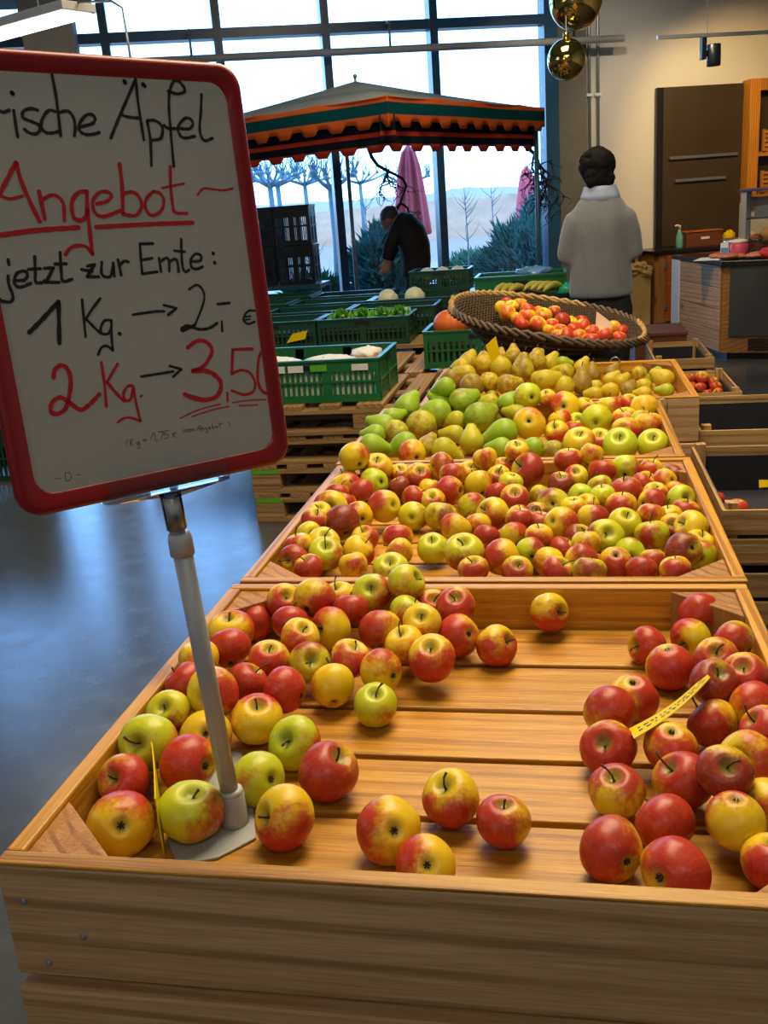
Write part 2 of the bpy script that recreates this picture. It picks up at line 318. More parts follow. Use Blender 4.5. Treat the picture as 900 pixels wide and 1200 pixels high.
 ('A','apples in the sign crate',(0.35, 0.7097, 0.7851, 0.0325),(0.61, 0.19, 0.77, 0.04, -0.94, 0.33),(0.1, 0.79, 0.24, 0.59),'greenish apple under the two at the back board'),
 ('A','apples in the sign crate',(0.384, 0.7645, 0.7724, 0.0325),(0.32, -0.49, 0.81, 0.3, -0.83, 0.47),(0.64, 0.08, 0.22, 0.58),'small red apple glimpsed behind the one with a sideways stem'),
 ('A','apples in the sign crate',(0.5873, 0.7624, 0.7649, 0.0346),(0.81, -0.53, 0.24, -0.02, -0.65, -0.76),(0.53, 0.2, 0.14, 0.08),'lone apple, yellow above and red below, on the bare slats at the back board'),
 ('A','apples in the sign crate',(0.4138, 0.1445, 0.7556, 0.0393),(-0.37, 0.75, -0.55, -0.83, -0.54, 0.16),(0.28, 0.0, 0.12, 0.56),'large yellow-orange apple with its blossom end out, alone on the front slat'),
 ('A','apples in the sign crate',(0.4645, 0.089, 0.7516, 0.0344),(-0.19, 0.74, -0.64, -0.87, -0.36, 0.33),(0.45, 0.0, 0.05, 0.92),'orange-red striped apple partly hidden by the front board'),
 ('A','apples in the sign crate',(0.479, 0.2155, 0.7539, 0.0365),(-0.27, -0.42, 0.87, 0.05, -0.69, -0.73),(0.41, 0.11, 0.28, 0.74),'yellow apple with red base and open stem hollow in the middle of the bare slats'),
 ('A','apples in the sign crate',(0.5447, 0.1776, 0.7511, 0.0335),(0.06, -0.02, 1.0, -0.88, -0.39, 0.25),(0.7, 0.1, 0.36, 0.21),'dark red apple with one yellow spot and a curved stem on the front slat'),
 ('A','apples in the sign crate',(0.8371, 0.7612, 0.7626, 0.0361),(-0.22, 0.9, 0.37, -0.1, -0.87, 0.48),(0.73, 0.04, 0.29, 0.55),'red apple under the corner block at the back of the red pile'),
 ('A','apples in the sign crate',(0.7454, 0.6627, 0.7502, 0.0325),(-0.84, -0.49, 0.22, 0.09, -0.86, 0.5),(0.66, 0.02, 0.22, 0.95),'red apple at the back edge of the red pile next to the bare slats'),
 ('A','apples in the sign crate',(0.8164, 0.6973, 0.7498, 0.0331),(-0.57, -0.8, -0.19, -1.0, -0.05, 0.02),(0.49, 0.21, 0.17, 0.01),'red and yellow patched apple between two red ones at the back of the red pile'),
 ('A','apples in the sign crate',(0.772, 0.5821, 0.7547, 0.0377),(0.16, 0.07, -0.98, 0.07, -0.95, 0.3),(0.64, 0.1, 0.16, 0.73),'big red apple with an orange cheek, on top at the back of the red pile'),
 ('A','apples in the sign crate',(0.8647, 0.5972, 0.7891, 0.0326),(-0.82, 0.49, 0.28, -0.96, -0.23, 0.18),(0.51, 0.19, 0.29, 0.85),'red apple with one yellow shoulder against the crate side'),
 ('A','apples in the sign crate',(0.8337, 0.5466, 0.7855, 0.0325),(-0.13, -0.64, 0.76, -0.16, -0.79, 0.59),(0.74, 0.09, 0.21, 0.04),'red apple with a long upright stem in the middle of the red pile'),
 ('A','apples in the sign crate',(0.8162, 0.4533, 0.7949, 0.0325),(0.26, -0.49, 0.83, -0.2, -0.93, 0.31),(0.83, 0.19, 0.81, 0.46),'dark crimson apple behind the tip of the slanted yellow card'),
 ('A','apples in the sign crate',(0.8648, 0.4921, 0.7872, 0.0325),(-0.24, -0.52, 0.82, -0.2, -0.91, 0.35),(0.7, 0.11, 0.16, 0.53),'crimson apple with a shallow hollow against the crate side'),
 ('A','apples in the sign crate',(0.7121, 0.4856, 0.7532, 0.0362),(0.05, 0.23, -0.97, 0.92, -0.23, 0.31),(0.51, 0.0, 0.12, 0.52),'orange-red apple with its hollow on top, behind the yellow card'),
 ('A','apples in the sign crate',(0.6769, 0.4253, 0.7607, 0.0367),(-0.09, 0.99, 0.07, 0.81, -0.47, 0.35),(0.8, 0.14, 0.35, 0.87),'red apple with a yellow cheek at the slat edge of the red pile'),
 ('A','apples in the sign crate',(0.8648, 0.4224, 0.7791, 0.0325),(-0.52, 0.83, 0.22, -0.05, -0.03, 1.0),(0.47, 0.05, 0.0, 0.04),'orange-red apple beside the crate side, above the yellow-topped one'),
 ('A','apples in the sign crate',(0.8103, 0.4049, 0.7592, 0.0338),(-0.69, 0.54, 0.48, -0.16, -0.87, -0.48),(0.64, 0.08, 0.4, 0.05),'red apple with a yellow glow in front of the slanted card'),
 ('A','apples in the sign crate',(0.6717, 0.3427, 0.7541, 0.0368),(-0.24, -0.68, 0.69, 0.08, -0.75, -0.66),(0.79, 0.1, 0.26, 0.54),'red apple with its stem hollow turned out, touching the lower end of the card'),
 ('A','apples in the sign crate',(0.749, 0.331, 0.7665, 0.0339),(-0.01, 0.25, -0.97, 0.21, -0.78, -0.59),(0.49, 0.0, 0.0, 0.45),'orange-red apple with an open hollow on top, right below the card'),
 ('A','apples in the sign crate',(0.8363, 0.283, 0.7769, 0.0373),(-0.5, -0.69, 0.53, 0.84, -0.48, 0.25),(0.42, 0.17, 0.18, 0.4),'red and green apple with a wide hollow, lying on top of the red pile'),
 ('A','apples in the sign crate',(0.7586, 0.2692, 0.7562, 0.0364),(-0.63, -0.19, 0.75, 0.97, -0.22, 0.09),(0.66, 0.13, 0.29, 0.71),'red apple with a yellow flank in the middle of the front red group'),
 ('A','apples in the sign crate',(0.6781, 0.2467, 0.7521, 0.0352),(-0.15, -0.2, 0.97, 0.05, 0.33, 0.94),(0.72, 0.15, 0.41, 0.29),'red apple with a yellow wedge and a short stem on top'),
 ('A','apples in the sign crate',(0.8042, 0.1745, 0.7694, 0.0334),(0.02, 0.03, -1.0, -0.17, 0.39, 0.9),(0.49, 0.08, 0.18, 0.4),'apple, yellow above and red below, under the red and green one'),
 ('A','apples in the sign crate',(0.7299, 0.1875, 0.7517, 0.0351),(-0.66, 0.61, 0.43, -0.03, -0.83, 0.55),(0.69, 0.07, 0.27, 0.28),'plain shiny red apple in the second row of the red pile'),
 ('A','apples in the sign crate',(0.6673, 0.1324, 0.7528, 0.0363),(-0.55, 0.83, -0.09, -0.17, -0.9, 0.4),(0.62, 0.09, 0.37, 0.1),'large wine-red apple closest to the front board beside the bare slat'),
 ('A','apples in the sign crate',(0.7304, 0.0976, 0.7546, 0.0376),(0.61, 0.74, -0.28, -0.15, -0.84, 0.52),(0.66, 0.08, 0.19, 0.02),'wide red apple cut off by the front board'),
 ('A','apples in the sign crate',(0.8352, 0.1247, 0.7514, 0.0341),(-0.01, 0.11, 0.99, -0.04, -0.69, 0.73),(0.56, 0.01, 0.19, 0.36),"red apple at the front board by the picture's edge"),
 ('A','apples in the sign crate',(0.7996, 0.2313, 0.7938, 0.0325),(0.01, -0.67, 0.75, -0.07, -0.85, 0.52),(0.83, 0.18, 0.77, 0.69),'dark red apple half hidden under the red and green one'),
 ('A','apples in the sign crate',(0.8492, 0.2242, 0.7565, 0.0325),(0.59, 0.02, 0.8, -0.27, -0.67, 0.69),(0.06, 0.11, 0.18, 0.06),"yellow apple peeking from beneath at the picture's edge"),
 ('A','apples in the sign crate',(0.8645, 0.3415, 0.7869, 0.0325),(-0.74, -0.11, 0.66, -0.32, -0.93, 0.16),(0.7, 0.09, 0.2, 0.85),"red apple at the picture's edge above the red and green one"),
 ('A','apples in the second crate',(0.0845, 1.5631, 0.8459, 0.0402),(-0.53, 0.72, 0.45, 0.98, -0.2, -0.02),(0.33, 0.25, 0.45, 0.04),'half red half yellow apple, second from left in eleventh row back, second crate'),
 ('A','apples in the second crate',(0.1293, 1.6042, 0.8017, 0.0433),(0.15, -0.43, 0.89, -0.13, -0.54, -0.83),(0.32, 0.11, 0.39, 0.49),'orange-red apple, third from left in eleventh row back, second crate'),
 ('A','apples in the second crate',(0.0634, 1.5589, 0.7847, 0.0309),(-0.66, -0.75, 0.02, 0.16, -0.97, 0.17),(0.02, 0.22, 0.24, 0.13),'yellow apple, first from left in eleventh row back, second crate'),
 ('A','apples in the second crate',(0.0711, 1.4934, 0.7887, 0.0383),(-0.34, 0.36, 0.87, 0.98, -0.18, 0.12),(0.31, 0.16, 0.35, 0.94),'orange-red apple, first from left in tenth row back, second crate'),
 ('A','apples in the second crate',(0.1372, 1.5327, 0.7851, 0.0387),(-0.75, 0.61, -0.26, 0.35, -0.9, 0.25),(0.06, 0.93, 0.4, 0.08),'green-yellow apple, second from left in tenth row back, second crate'),
 ('A','apples in the second crate',(0.1192, 1.4482, 0.7839, 0.0352),(-0.54, 0.44, 0.71, 0.19, -0.93, 0.33),(0.49, 0.1, 0.43, 0.99),'mostly red apple, first from left in ninth row back, second crate'),
 ('A','apples in the second crate',(0.1982, 1.3385, 0.7824, 0.04),(-0.74, 0.61, -0.28, -0.9, -0.22, 0.37),(0.27, 0.24, 0.33, 0.15),'yellow apple, second from left in seventh row back, second crate'),
 ('A','apples in the second crate',(0.1959, 1.557, 0.7643, 0.0305),(-0.32, 0.07, 0.95, 0.31, -0.85, 0.43),(0.72, 0.05, 1.0, 0.22),'dark wine-red apple, fourth from left in eleventh row back, second crate'),
 ('A','apples in the second crate',(0.1901, 1.6204, 0.7804, 0.0305),(0.14, -0.49, 0.86, 0.04, -0.97, 0.25),(0.52, 0.21, 0.53, 0.33),'mostly red apple, first from left in back row, second crate'),
 ('A','apples in the second crate',(0.073, 1.3161, 0.7897, 0.041),(0.19, -0.94, 0.29, -0.96, -0.17, 0.22),(0.4, 0.4, 0.41, 0.11),'half red half yellow apple, first from left in seventh row back, second crate'),
 ('A','apples in the second crate',(0.0636, 1.428, 0.7866, 0.0305),(0.28, 0.46, 0.84, 0.17, -0.94, 0.28),(0.49, 0.32, 0.52, 0.6),'mostly red apple, first from left in eighth row back, second crate'),
 ('A','apples in the second crate',(0.1207, 1.221, 0.7803, 0.0415),(-0.43, 0.76, 0.49, 0.23, -0.9, 0.37),(0.71, 0.32, 1.0, 0.06),'dark wine-red apple, third from left in fifth row back, second crate'),
 ('A','apples in the second crate',(0.144, 1.2984, 0.7709, 0.0352),(-0.49, 0.87, -0.07, 0.27, -0.94, 0.22),(0.24, 0.11, 0.41, 0.35),'orange-red apple, first from left in sixth row back, second crate'),
 ('A','apples in the second crate',(0.0649, 1.1424, 0.7785, 0.0305),(0.54, -0.76, 0.36, 0.98, -0.22, 0.02),(0.25, 0.36, 0.46, 0.89),'half red half yellow apple, first from left in fourth row back, second crate'),
 ('A','apples in the second crate',(0.0636, 1.1945, 0.7957, 0.0305),(0.56, -0.21, 0.8, 0.33, -0.92, 0.21),(0.51, 0.13, 0.52, 0.27),'mostly red apple, second from left in fifth row back, second crate'),
 ('A','apples in the second crate',(0.0636, 1.2493, 0.7926, 0.0305),(0.12, -0.47, 0.88, 0.06, -0.99, 0.14),(0.17, 0.16, 0.25, 0.61),'yellow apple, first from left in fifth row back, second crate'),
 ('A','apples in the second crate',(0.0636, 1.0557, 0.7857, 0.0305),(-0.24, 0.04, 0.97, -0.07, -0.49, -0.87),(0.4, 0.24, 0.31, 0.45),'yellow apple, first from left in second row back, second crate'),
 ('A','apples in the second crate',(0.0683, 1.0018, 0.7764, 0.0305),(-0.36, -0.91, 0.23, 0.29, -0.21, 0.93),(0.56, 0.15, 0.51, 0.11),'mostly red apple, first from left in front row, second crate'),
 ('A','apples in the second crate',(0.1082, 0.9647, 0.7706, 0.0305),(-0.3, -0.22, 0.93, 0.38, -0.9, 0.22),(0.54, 0.21, 0.47, 0.67),'mostly red apple, second from left in front row, second crate'),
 ('A','apples in the second crate',(0.1061, 1.0976, 0.7726, 0.0374),(0.32, -0.38, 0.87, 0.37, -0.84, 0.39),(0.18, 0.2, 0.46, 0.94),'yellow apple, first from left in third row back, second crate'),
 ('A','apples in the second crate',(0.1277, 1.0341, 0.7749, 0.0372),(0.2, -0.52, 0.83, 0.99, -0.07, -0.08),(0.25, 0.78, 0.45, 0.41),'green-yellow apple, second from left in second row back, second crate'),
 ('A','apples in the second crate',(0.1915, 1.0562, 0.7705, 0.0345),(0.68, 0.1, 0.73, 0.99, -0.15, 0.01),(0.29, 0.12, 0.36, 0.64),'orange-red apple, third from left in second row back, second crate'),
 ('A','apples in the second crate',(0.1774, 1.194, 0.7525, 0.0305),(-0.11, -0.37, 0.92, 0.99, 0.07, 0.13),(0.33, 0.02, 0.32, 0.65),'orange-red apple, fourth from left in fifth row back, second crate'),
 ('A','apples in the second crate',(0.1922, 0.9979, 0.7623, 0.0308),(-0.25, 0.34, 0.91, 0.26, -0.87, 0.41),(0.12, 0.16, 0.39, 0.52),'yellow apple, third from left in front row, second crate'),
 ('A','apples in the second crate',(0.2628, 1.1294, 0.7762, 0.0325),(0.07, 0.5, 0.86, 0.06, -0.0, 1.0),(0.39, 0.05, 0.2, 0.08),'orange-red apple, second from left in third row back, second crate'),
 ('A','apples in the second crate',(0.2745, 1.0742, 0.7614, 0.0314),(-0.8, 0.26, 0.54, 0.11, -0.96, 0.24),(0.16, 0.03, 0.16, 0.8),'orange-red apple, third from left in third row back, second crate'),
 ('A','apples in the second crate',(0.272, 0.9827, 0.7586, 0.0365),(0.05, -0.53, 0.85, 0.13, -0.88, 0.45),(0.2, 0.6, 1.0, 0.47),'dull olive-brown apple, fourth from left in front row, second crate'),
 ('A','apples in the second crate',(0.0908, 1.3811, 0.7781, 0.0305),(0.28, 0.3, 0.91, 0.2, -0.96, 0.19),(0.44, 0.28, 0.5, 0.89),'mostly red apple, second from left in eighth row back, second crate'),
 ('A','apples in the second crate',(0.2417, 1.5908, 0.7833, 0.0357),(0.34, -0.64, 0.69, 0.38, -0.88, 0.3),(0.55, 0.16, 0.53, 0.19),'mostly red apple, fifth from left in eleventh row back, second crate'),
 ('A','apples in the second crate',(0.3014, 1.6153, 0.802, 0.0358),(-0.84, -0.52, 0.16, 0.97, -0.23, 0.02),(0.37, 0.2, 0.58, 0.65),'half red half yellow apple, second from left in back row, second crate'),
 ('A','apples in the second crate',(0.3342, 1.5615, 0.7931, 0.035),(-0.09, 0.33, 0.94, 0.22, -0.95, 0.23),(0.38, 0.17, 0.46, 0.24),'orange-red apple, sixth from left in eleventh row back, second crate'),
 ('A','apples in the second crate',(0.3696, 1.62, 0.7829, 0.031),(0.35, -0.4, 0.85, 0.12, -0.95, 0.28),(0.28, 0.13, 0.4, 0.05),'orange-red apple, third from left in back row, second crate'),
 ('A','apples in the second crate',(0.3391, 1.4634, 0.7802, 0.036),(-0.91, 0.41, -0.1, 0.08, -0.97, 0.23),(0.55, 0.14, 0.32, 0.67),'mostly red apple, third from left in ninth row back, second crate'),
 ('A','apples in the second crate',(0.403, 1.52, 0.7799, 0.0355),(-0.32, 0.63, 0.71, 0.97, -0.18, -0.15),(0.22, 0.24, 0.44, 0.28),'half red half yellow apple, fourth from left in tenth row back, second crate'),
 ('A','apples in the second crate',(0.2764, 1.5476, 0.761, 0.0305),(0.23, 0.26, 0.94, 0.93, -0.32, -0.18),(0.34, 0.08, 0.24, 0.61),'orange-red apple, third from left in tenth row back, second crate'),
 ('A','apples in the second crate',(0.2449, 1.4869, 0.7552, 0.0334),(0.73, 0.12, 0.68, -0.07, -0.99, 0.12),(0.49, 0.1, 0.43, 0.24),'mostly red apple, second from left in ninth row back, second crate'),
 ('A','apples in the second crate',(0.3032, 1.4163, 0.7691, 0.0305),(-0.07, -0.68, 0.73, 0.41, -0.87, 0.27),(0.36, 0.06, 0.3, 0.29),'orange-red apple, third from left in eighth row back, second crate'),
 ('A','apples in the second crate',(0.2642, 1.3328, 0.758, 0.0355),(-0.06, 0.98, -0.21, 0.26, -0.96, 0.15),(0.17, 0.53, 0.89, 0.73),'dull olive-brown apple, third from left in seventh row back, second crate'),
 ('A','apples in the second crate',(0.33, 1.3253, 0.7595, 0.0382),(0.15, 0.43, 0.89, 0.2, -0.91, 0.36),(0.12, 0.59, 0.95, 0.47),'dull olive-brown apple, fourth from left in seventh row back, second crate'),
 ('A','apples in the second crate',(0.3948, 1.4127, 0.7559, 0.0341),(-0.24, 0.76, 0.6, 0.16, -0.89, 0.42),(0.11, 0.74, 0.33, 0.27),'green-yellow apple, fourth from left in eighth row back, second crate'),
 ('A','apples in the second crate',(0.3812, 1.1859, 0.7769, 0.0348),(0.49, 0.51, 0.71, -0.86, -0.42, 0.28),(0.26, 0.11, 0.24, 1.0),'orange-red apple, second from left in fourth row back, second crate'),
 ('A','apples in the second crate',(0.4548, 1.2858, 0.7751, 0.0404),(-0.7, -0.43, 0.57, -0.01, -0.56, -0.83),(0.48, 0.24, 0.53, 0.59),'mostly red apple, second from left in sixth row back, second crate'),
 ('A','apples in the second crate',(0.4253, 1.2296, 0.7675, 0.0305),(-0.31, 0.58, 0.76, -0.05, -0.86, 0.51),(0.15, 0.08, 0.23, 0.3),'yellow apple, fifth from left in fifth row back, second crate'),
 ('A','apples in the second crate',(0.3391, 1.1136, 0.7561, 0.0342),(0.01, -0.43, 0.9, 0.93, -0.3, 0.24),(0.03, 0.67, 0.87, 0.43),'dull olive-brown apple, fourth from left in third row back, second crate'),
 ('A','apples in the second crate',(0.4147, 1.0347, 0.7749, 0.0418),(-0.02, -0.43, 0.9, 0.14, -0.91, 0.39),(0.24, 0.59, 0.94, 0.8),'dull olive-brown apple, fourth from left in second row back, second crate'),
 ('A','apples in the second crate',(0.4476, 1.1777, 0.7575, 0.0305),(0.32, 0.67, 0.67, -0.0, -0.96, 0.27),(0.55, 0.19, 0.54, 0.86),'mostly red apple, third from left in fourth row back, second crate'),
 ('A','apples in the second crate',(0.4906, 1.0225, 0.7698, 0.0367),(-0.46, 0.89, -0.01, -0.83, -0.42, 0.38),(0.27, 0.11, 0.35, 0.19),'orange-red apple, fifth from left in second row back, second crate'),
 ('A','apples in the second crate',(0.4383, 0.9755, 0.7608, 0.0307),(-0.12, -0.26, 0.96, 0.14, -0.87, 0.48),(0.43, 0.21, 0.49, 0.24),'mostly red apple, fifth from left in front row, second crate'),
 ('A','apples in the second crate',(0.5231, 0.9724, 0.76, 0.0305),(0.15, -0.62, 0.77, -0.01, -0.91, 0.41),(0.5, 0.13, 0.54, 0.7),'mostly red apple, sixth from left in front row, second crate'),
 ('A','apples in the second crate',(0.5086, 1.1543, 0.769, 0.031),(-0.22, 0.79, 0.58, 0.93, -0.35, 0.11),(0.39, 0.28, 0.29, 0.88),'yellow apple, fourth from left in fourth row back, second crate'),
 ('A','apples in the second crate',(0.5171, 1.2072, 0.7877, 0.0305),(0.18, 0.08, 0.98, 0.02, -0.94, 0.33),(0.48, 0.0, 0.55, 0.07),'mostly red apple, sixth from left in fifth row back, second crate'),
 ('A','apples in the second crate',(0.4117, 1.6202, 0.8191, 0.0307),(-0.26, 0.11, 0.96, 0.06, -0.98, 0.2),(0.17, 0.13, 0.37, 0.75),'yellow apple, fourth from left in back row, second crate'),
 ('A','apples in the second crate',(0.4599, 1.6204, 0.7925, 0.0305),(0.25, -0.13, 0.96, 0.04, -0.97, 0.24),(0.36, 0.11, 0.42, 0.7),'orange-red apple, fifth from left in back row, second crate'),
 ('A','apples in the second crate',(0.4491, 1.5672, 0.7843, 0.0305),(0.07, -0.7, 0.71, 0.21, -0.95, 0.25),(0.44, 0.22, 0.45, 0.2),'mostly red apple, seventh from left in eleventh row back, second crate'),
 ('A','apples in the second crate',(0.523, 1.5742, 0.7962, 0.045),(-0.66, -0.49, 0.56, 0.09, -0.94, 0.34),(0.59, 0.41, 0.59, 0.19),'huge russet-red apple, eighth from left in eleventh row back, second crate'),
 ('A','apples in the second crate',(0.4949, 1.4402, 0.765, 0.0356),(0.06, -0.64, 0.77, 0.15, -0.69, -0.71),(0.59, 0.18, 0.43, 0.45),'mostly red apple, fifth from left in ninth row back, second crate'),
 ('A','apples in the second crate',(0.4814, 1.5231, 0.7791, 0.0305),(0.36, -0.07, 0.93, 0.08, -0.97, 0.23),(0.06, 0.79, 0.4, 0.63),'green-yellow apple, fifth from left in tenth row back, second crate'),
 ('A','apples in the second crate',(0.4496, 1.479, 0.767, 0.0305),(-0.28, 0.35, 0.89, 0.02, -0.89, 0.45),(0.6, 0.16, 0.45, 0.76),'mostly red apple, fourth from left in ninth row back, second crate'),
 ('A','apples in the second crate',(0.4932, 1.6204, 0.8361, 0.0305),(0.14, -0.46, 0.88, 0.01, -0.96, 0.29),(0.22, 0.05, 0.39, 0.14),'yellow apple, sixth from left in back row, second crate'),
 ('A','apples in the second crate',(0.5867, 1.348, 0.7793, 0.0368),(-0.02, 0.95, -0.3, -0.01, -0.93, 0.37),(0.24, 0.65, 0.81, 0.95),'dull olive-brown apple, fifth from left in seventh row back, second crate'),
 ('A','apples in the second crate',(0.6218, 1.6151, 0.8089, 0.036),(0.0, 0.03, 1.0, 0.01, -0.31, -0.95),(0.38, 0.11, 0.46, 0.96),'orange-red apple, seventh from left in back row, second crate'),
 ('A','apples in the second crate',(0.68, 1.6204, 0.8221, 0.0305),(0.34, 0.32, 0.88, -0.04, -0.98, 0.21),(0.15, 0.23, 0.25, 0.44),'yellow apple, eighth from left in back row, second crate'),
 ('A','apples in the second crate',(0.6408, 1.5659, 0.7806, 0.0305),(0.0, -0.64, 0.77, -0.93, -0.34, 0.15),(0.44, 0.3, 0.3, 0.94),'yellow apple, ninth from left in eleventh row back, second crate'),
 ('A','apples in the second crate',(0.6031, 1.522, 0.7752, 0.0315),(0.12, -0.35, 0.93, -0.16, -0.97, 0.19),(0.72, 0.18, 1.0, 0.11),'dark wine-red apple, sixth from left in tenth row back, second crate'),
 ('A','apples in the second crate',(0.7043, 1.577, 0.7899, 0.0354),(-0.02, 0.26, 0.96, 0.03, -0.27, 0.96),(0.49, 0.17, 0.41, 0.39),'mostly red apple, tenth from left in eleventh row back, second crate'),
 ('A','apples in the second crate',(0.7635, 1.6142, 0.7832, 0.0369),(0.16, 0.97, 0.2, 0.97, -0.25, -0.01),(0.3, 0.88, 0.51, 0.12),'green-yellow apple, ninth from left in back row, second crate'),
 ('A','apples in the second crate',(0.8236, 1.6069, 0.7807, 0.0305),(0.15, -0.05, 0.99, -0.23, -0.94, 0.25),(0.37, 0.25, 0.32, 0.99),'orange-red apple, twelfth from left in eleventh row back, second crate'),
 ('A','apples in the second crate',(0.651, 1.4498, 0.7656, 0.0305),(-0.09, 0.95, -0.29, -0.07, -0.96, 0.26),(0.0, 0.86, 0.57, 0.91),'green-yellow apple, seventh from left in ninth row back, second crate'),
 ('A','apples in the second crate',(0.6956, 1.4807, 0.7768, 0.0308),(-0.35, 0.53, 0.77, 0.06, -0.92, 0.38),(0.07, 0.91, 0.38, 0.01),'green-yellow apple, eighth from left in ninth row back, second crate'),
 ('A','apples in the second crate',(0.7003, 1.4032, 0.7765, 0.0305),(-0.2, -0.0, 0.98, 0.04, -0.99, 0.16),(0.03, 0.74, 0.44, 0.92),'green-yellow apple, fifth from left in eighth row back, second crate'),
 ('A','apples in the second crate',(0.7534, 1.4357, 0.7786, 0.0387),(-0.22, -0.06, 0.97, -0.2, -0.97, 0.12),(0.62, 0.12, 0.5, 0.86),'mostly red apple, ninth from left in ninth row back, second crate'),
 ('A','apples in the second crate',(0.739, 1.3572, 0.7658, 0.0368),(0.03, 0.09, 1.0, -0.04, -0.13, 0.99),(0.42, 0.18, 0.34, 0.34),'yellow apple, seventh from left in seventh row back, second crate'),
 ('A','apples in the second crate',(0.7968, 1.4897, 0.7784, 0.0307),(0.65, -0.06, 0.76, -0.03, -0.88, 0.48),(0.49, 0.2, 0.44, 0.19),'mostly red apple, tenth from left in ninth row back, second crate'),
 ('A','apples in the second crate',(0.8075, 1.3725, 0.768, 0.0349),(0.8, 0.57, -0.19, 0.94, -0.33, 0.11),(0.5, 0.17, 0.55, 0.99),'mostly red apple, sixth from left in eighth row back, second crate'),
 ('A','apples in the second crate',(0.6638, 1.3618, 0.7656, 0.0305),(-0.52, -0.43, 0.74, 0.04, -0.98, 0.2),(0.25, 0.26, 0.33, 0.34),'yellow apple, sixth from left in seventh row back, second crate'),
 ('A','apples in the second crate',(0.6324, 1.3082, 0.7787, 0.0305),(0.03, -0.08, 1.0, 0.11, -0.97, 0.21),(0.22, 0.15, 0.37, 0.33),'yellow apple, fifth from left in sixth row back, second crate'),
 ('A','apples in the second crate',(0.6744, 1.2641, 0.7687, 0.0367),(0.1, 0.43, 0.9, 0.95, -0.27, 0.16),(0.45, 0.27, 0.62, 0.38),'mostly red apple, sixth from left in sixth row back, second crate'),
 ('A','apples in the second crate',(0.6053, 1.193, 0.7823, 0.0383),(0.54, 0.71, -0.45, 0.92, -0.38, 0.03),(0.2, 0.15, 0.44, 0.16),'half red half yellow apple, eighth from left in fifth row back, second crate'),
 ('A','apples in the second crate',(0.6946, 1.1147, 0.7776, 0.0385),(0.17, -0.79, 0.59, -0.92, -0.33, 0.22),(0.2, 0.64, 0.93, 0.64),'dull olive-brown apple, seventh from left in third row back, second crate'),
 ('A','apples in the second crate',(0.7378, 1.1937, 0.7795, 0.0349),(0.17, -0.5, 0.85, 0.97, -0.25, 0.09),(0.14, 0.53, 0.94, 0.81),'dull olive-brown apple, ninth from left in fifth row back, second crate'),
 ('A','apples in the second crate',(0.7941, 1.2354, 0.7829, 0.0305),(0.22, 0.42, 0.88, -0.11, -0.95, 0.28),(0.3, 0.09, 0.23, 0.84),'orange-red apple, tenth from left in fifth row back, second crate'),
 ('A','apples in the second crate',(0.791, 1.1617, 0.7653, 0.0355),(-0.17, 0.2, 0.96, -0.04, -0.62, -0.78),(0.23, 0.81, 0.35, 0.63),'green-yellow apple, sixth from left in fourth row back, second crate'),
 ('A','apples in the second crate',(0.7405, 1.0599, 0.7635, 0.0305),(-0.04, 1.0, -0.05, 0.08, -0.94, 0.34),(0.0, 0.91, 0.47, 0.97),'green-yellow apple, tenth from left in second row back, second crate'),
 ('A','apples in the second crate',(0.6562, 1.0659, 0.7802, 0.0305),(-0.05, 0.28, 0.96, 0.05, -0.96, 0.29),(0.18, 0.17, 0.37, 0.91),'yellow apple, ninth from left in second row back, second crate'),
 ('A','apples in the second crate',(0.561, 1.123, 0.7754, 0.0305),(0.09, -0.01, 1.0, -0.12, -0.94, 0.33),(0.18, 0.09, 0.2, 0.77),'yellow apple, fifth from left in third row back, second crate'),
 ('A','apples in the second crate',(0.5457, 1.0693, 0.7616, 0.0316),(-0.14, 0.99, -0.04, 0.88, -0.38, 0.29),(0.3, 0.93, 0.61, 0.3),'green-yellow apple, sixth from left in second row back, second crate'),
 ('A','apples in the second crate',(0.5843, 1.027, 0.7569, 0.0318),(-0.62, 0.74, -0.27, 0.13, -0.97, 0.21),(0.08, 0.2, 0.41, 0.52),'yellow apple, seventh from left in second row back, second crate'),
 ('A','apples in the second crate',(0.6077, 1.1029, 0.754, 0.0305),(0.62, -0.01, 0.79, -0.97, -0.24, 0.0),(0.5, 0.2, 0.48, 0.65),'mostly red apple, sixth from left in third row back, second crate'),
 ('A','apples in the second crate',(0.6468, 1.0112, 0.7659, 0.0333),(0.21, 0.95, -0.25, 0.05, -0.9, 0.43),(0.49, 0.09, 0.56, 0.3),'mostly red apple, eighth from left in second row back, second crate'),
 ('A','apples in the second crate',(0.5999, 0.9729, 0.7593, 0.0305),(0.58, -0.28, 0.76, 0.0, -0.91, 0.41),(0.54, 0.22, 0.44, 0.42),'mostly red apple, seventh from left in front row, second crate'),
 ('A','apples in the second crate',(0.6606, 0.953, 0.7652, 0.0332),(0.12, 0.29, 0.95, 0.1, -0.97, 0.23),(0.28, 0.61, 0.85, 0.25),'dull olive-brown apple, eighth from left in front row, second crate'),
 ('A','apples in the second crate',(0.7114, 1.0082, 0.7617, 0.0339),(0.03, 0.54, -0.84, -0.07, -0.88, 0.47),(0.58, 0.1, 0.44, 0.01),'mostly red apple, ninth from left in front row, second crate'),
 ('A','apples in the second crate',(0.7819, 1.0226, 0.7558, 0.0305),(-0.02, 0.52, 0.85, -0.01, -0.68, -0.73),(0.31, 0.32, 0.52, 0.52),'half red half yellow apple, eleventh from left in second row back, second crate'),
 ('A','apples in the second crate',(0.7561, 0.9713, 0.7595, 0.0305),(0.14, 0.6, 0.79, -0.23, -0.88, 0.42),(0.54, 0.35, 0.52, 0.91),'mostly red apple, tenth from left in front row, second crate'),
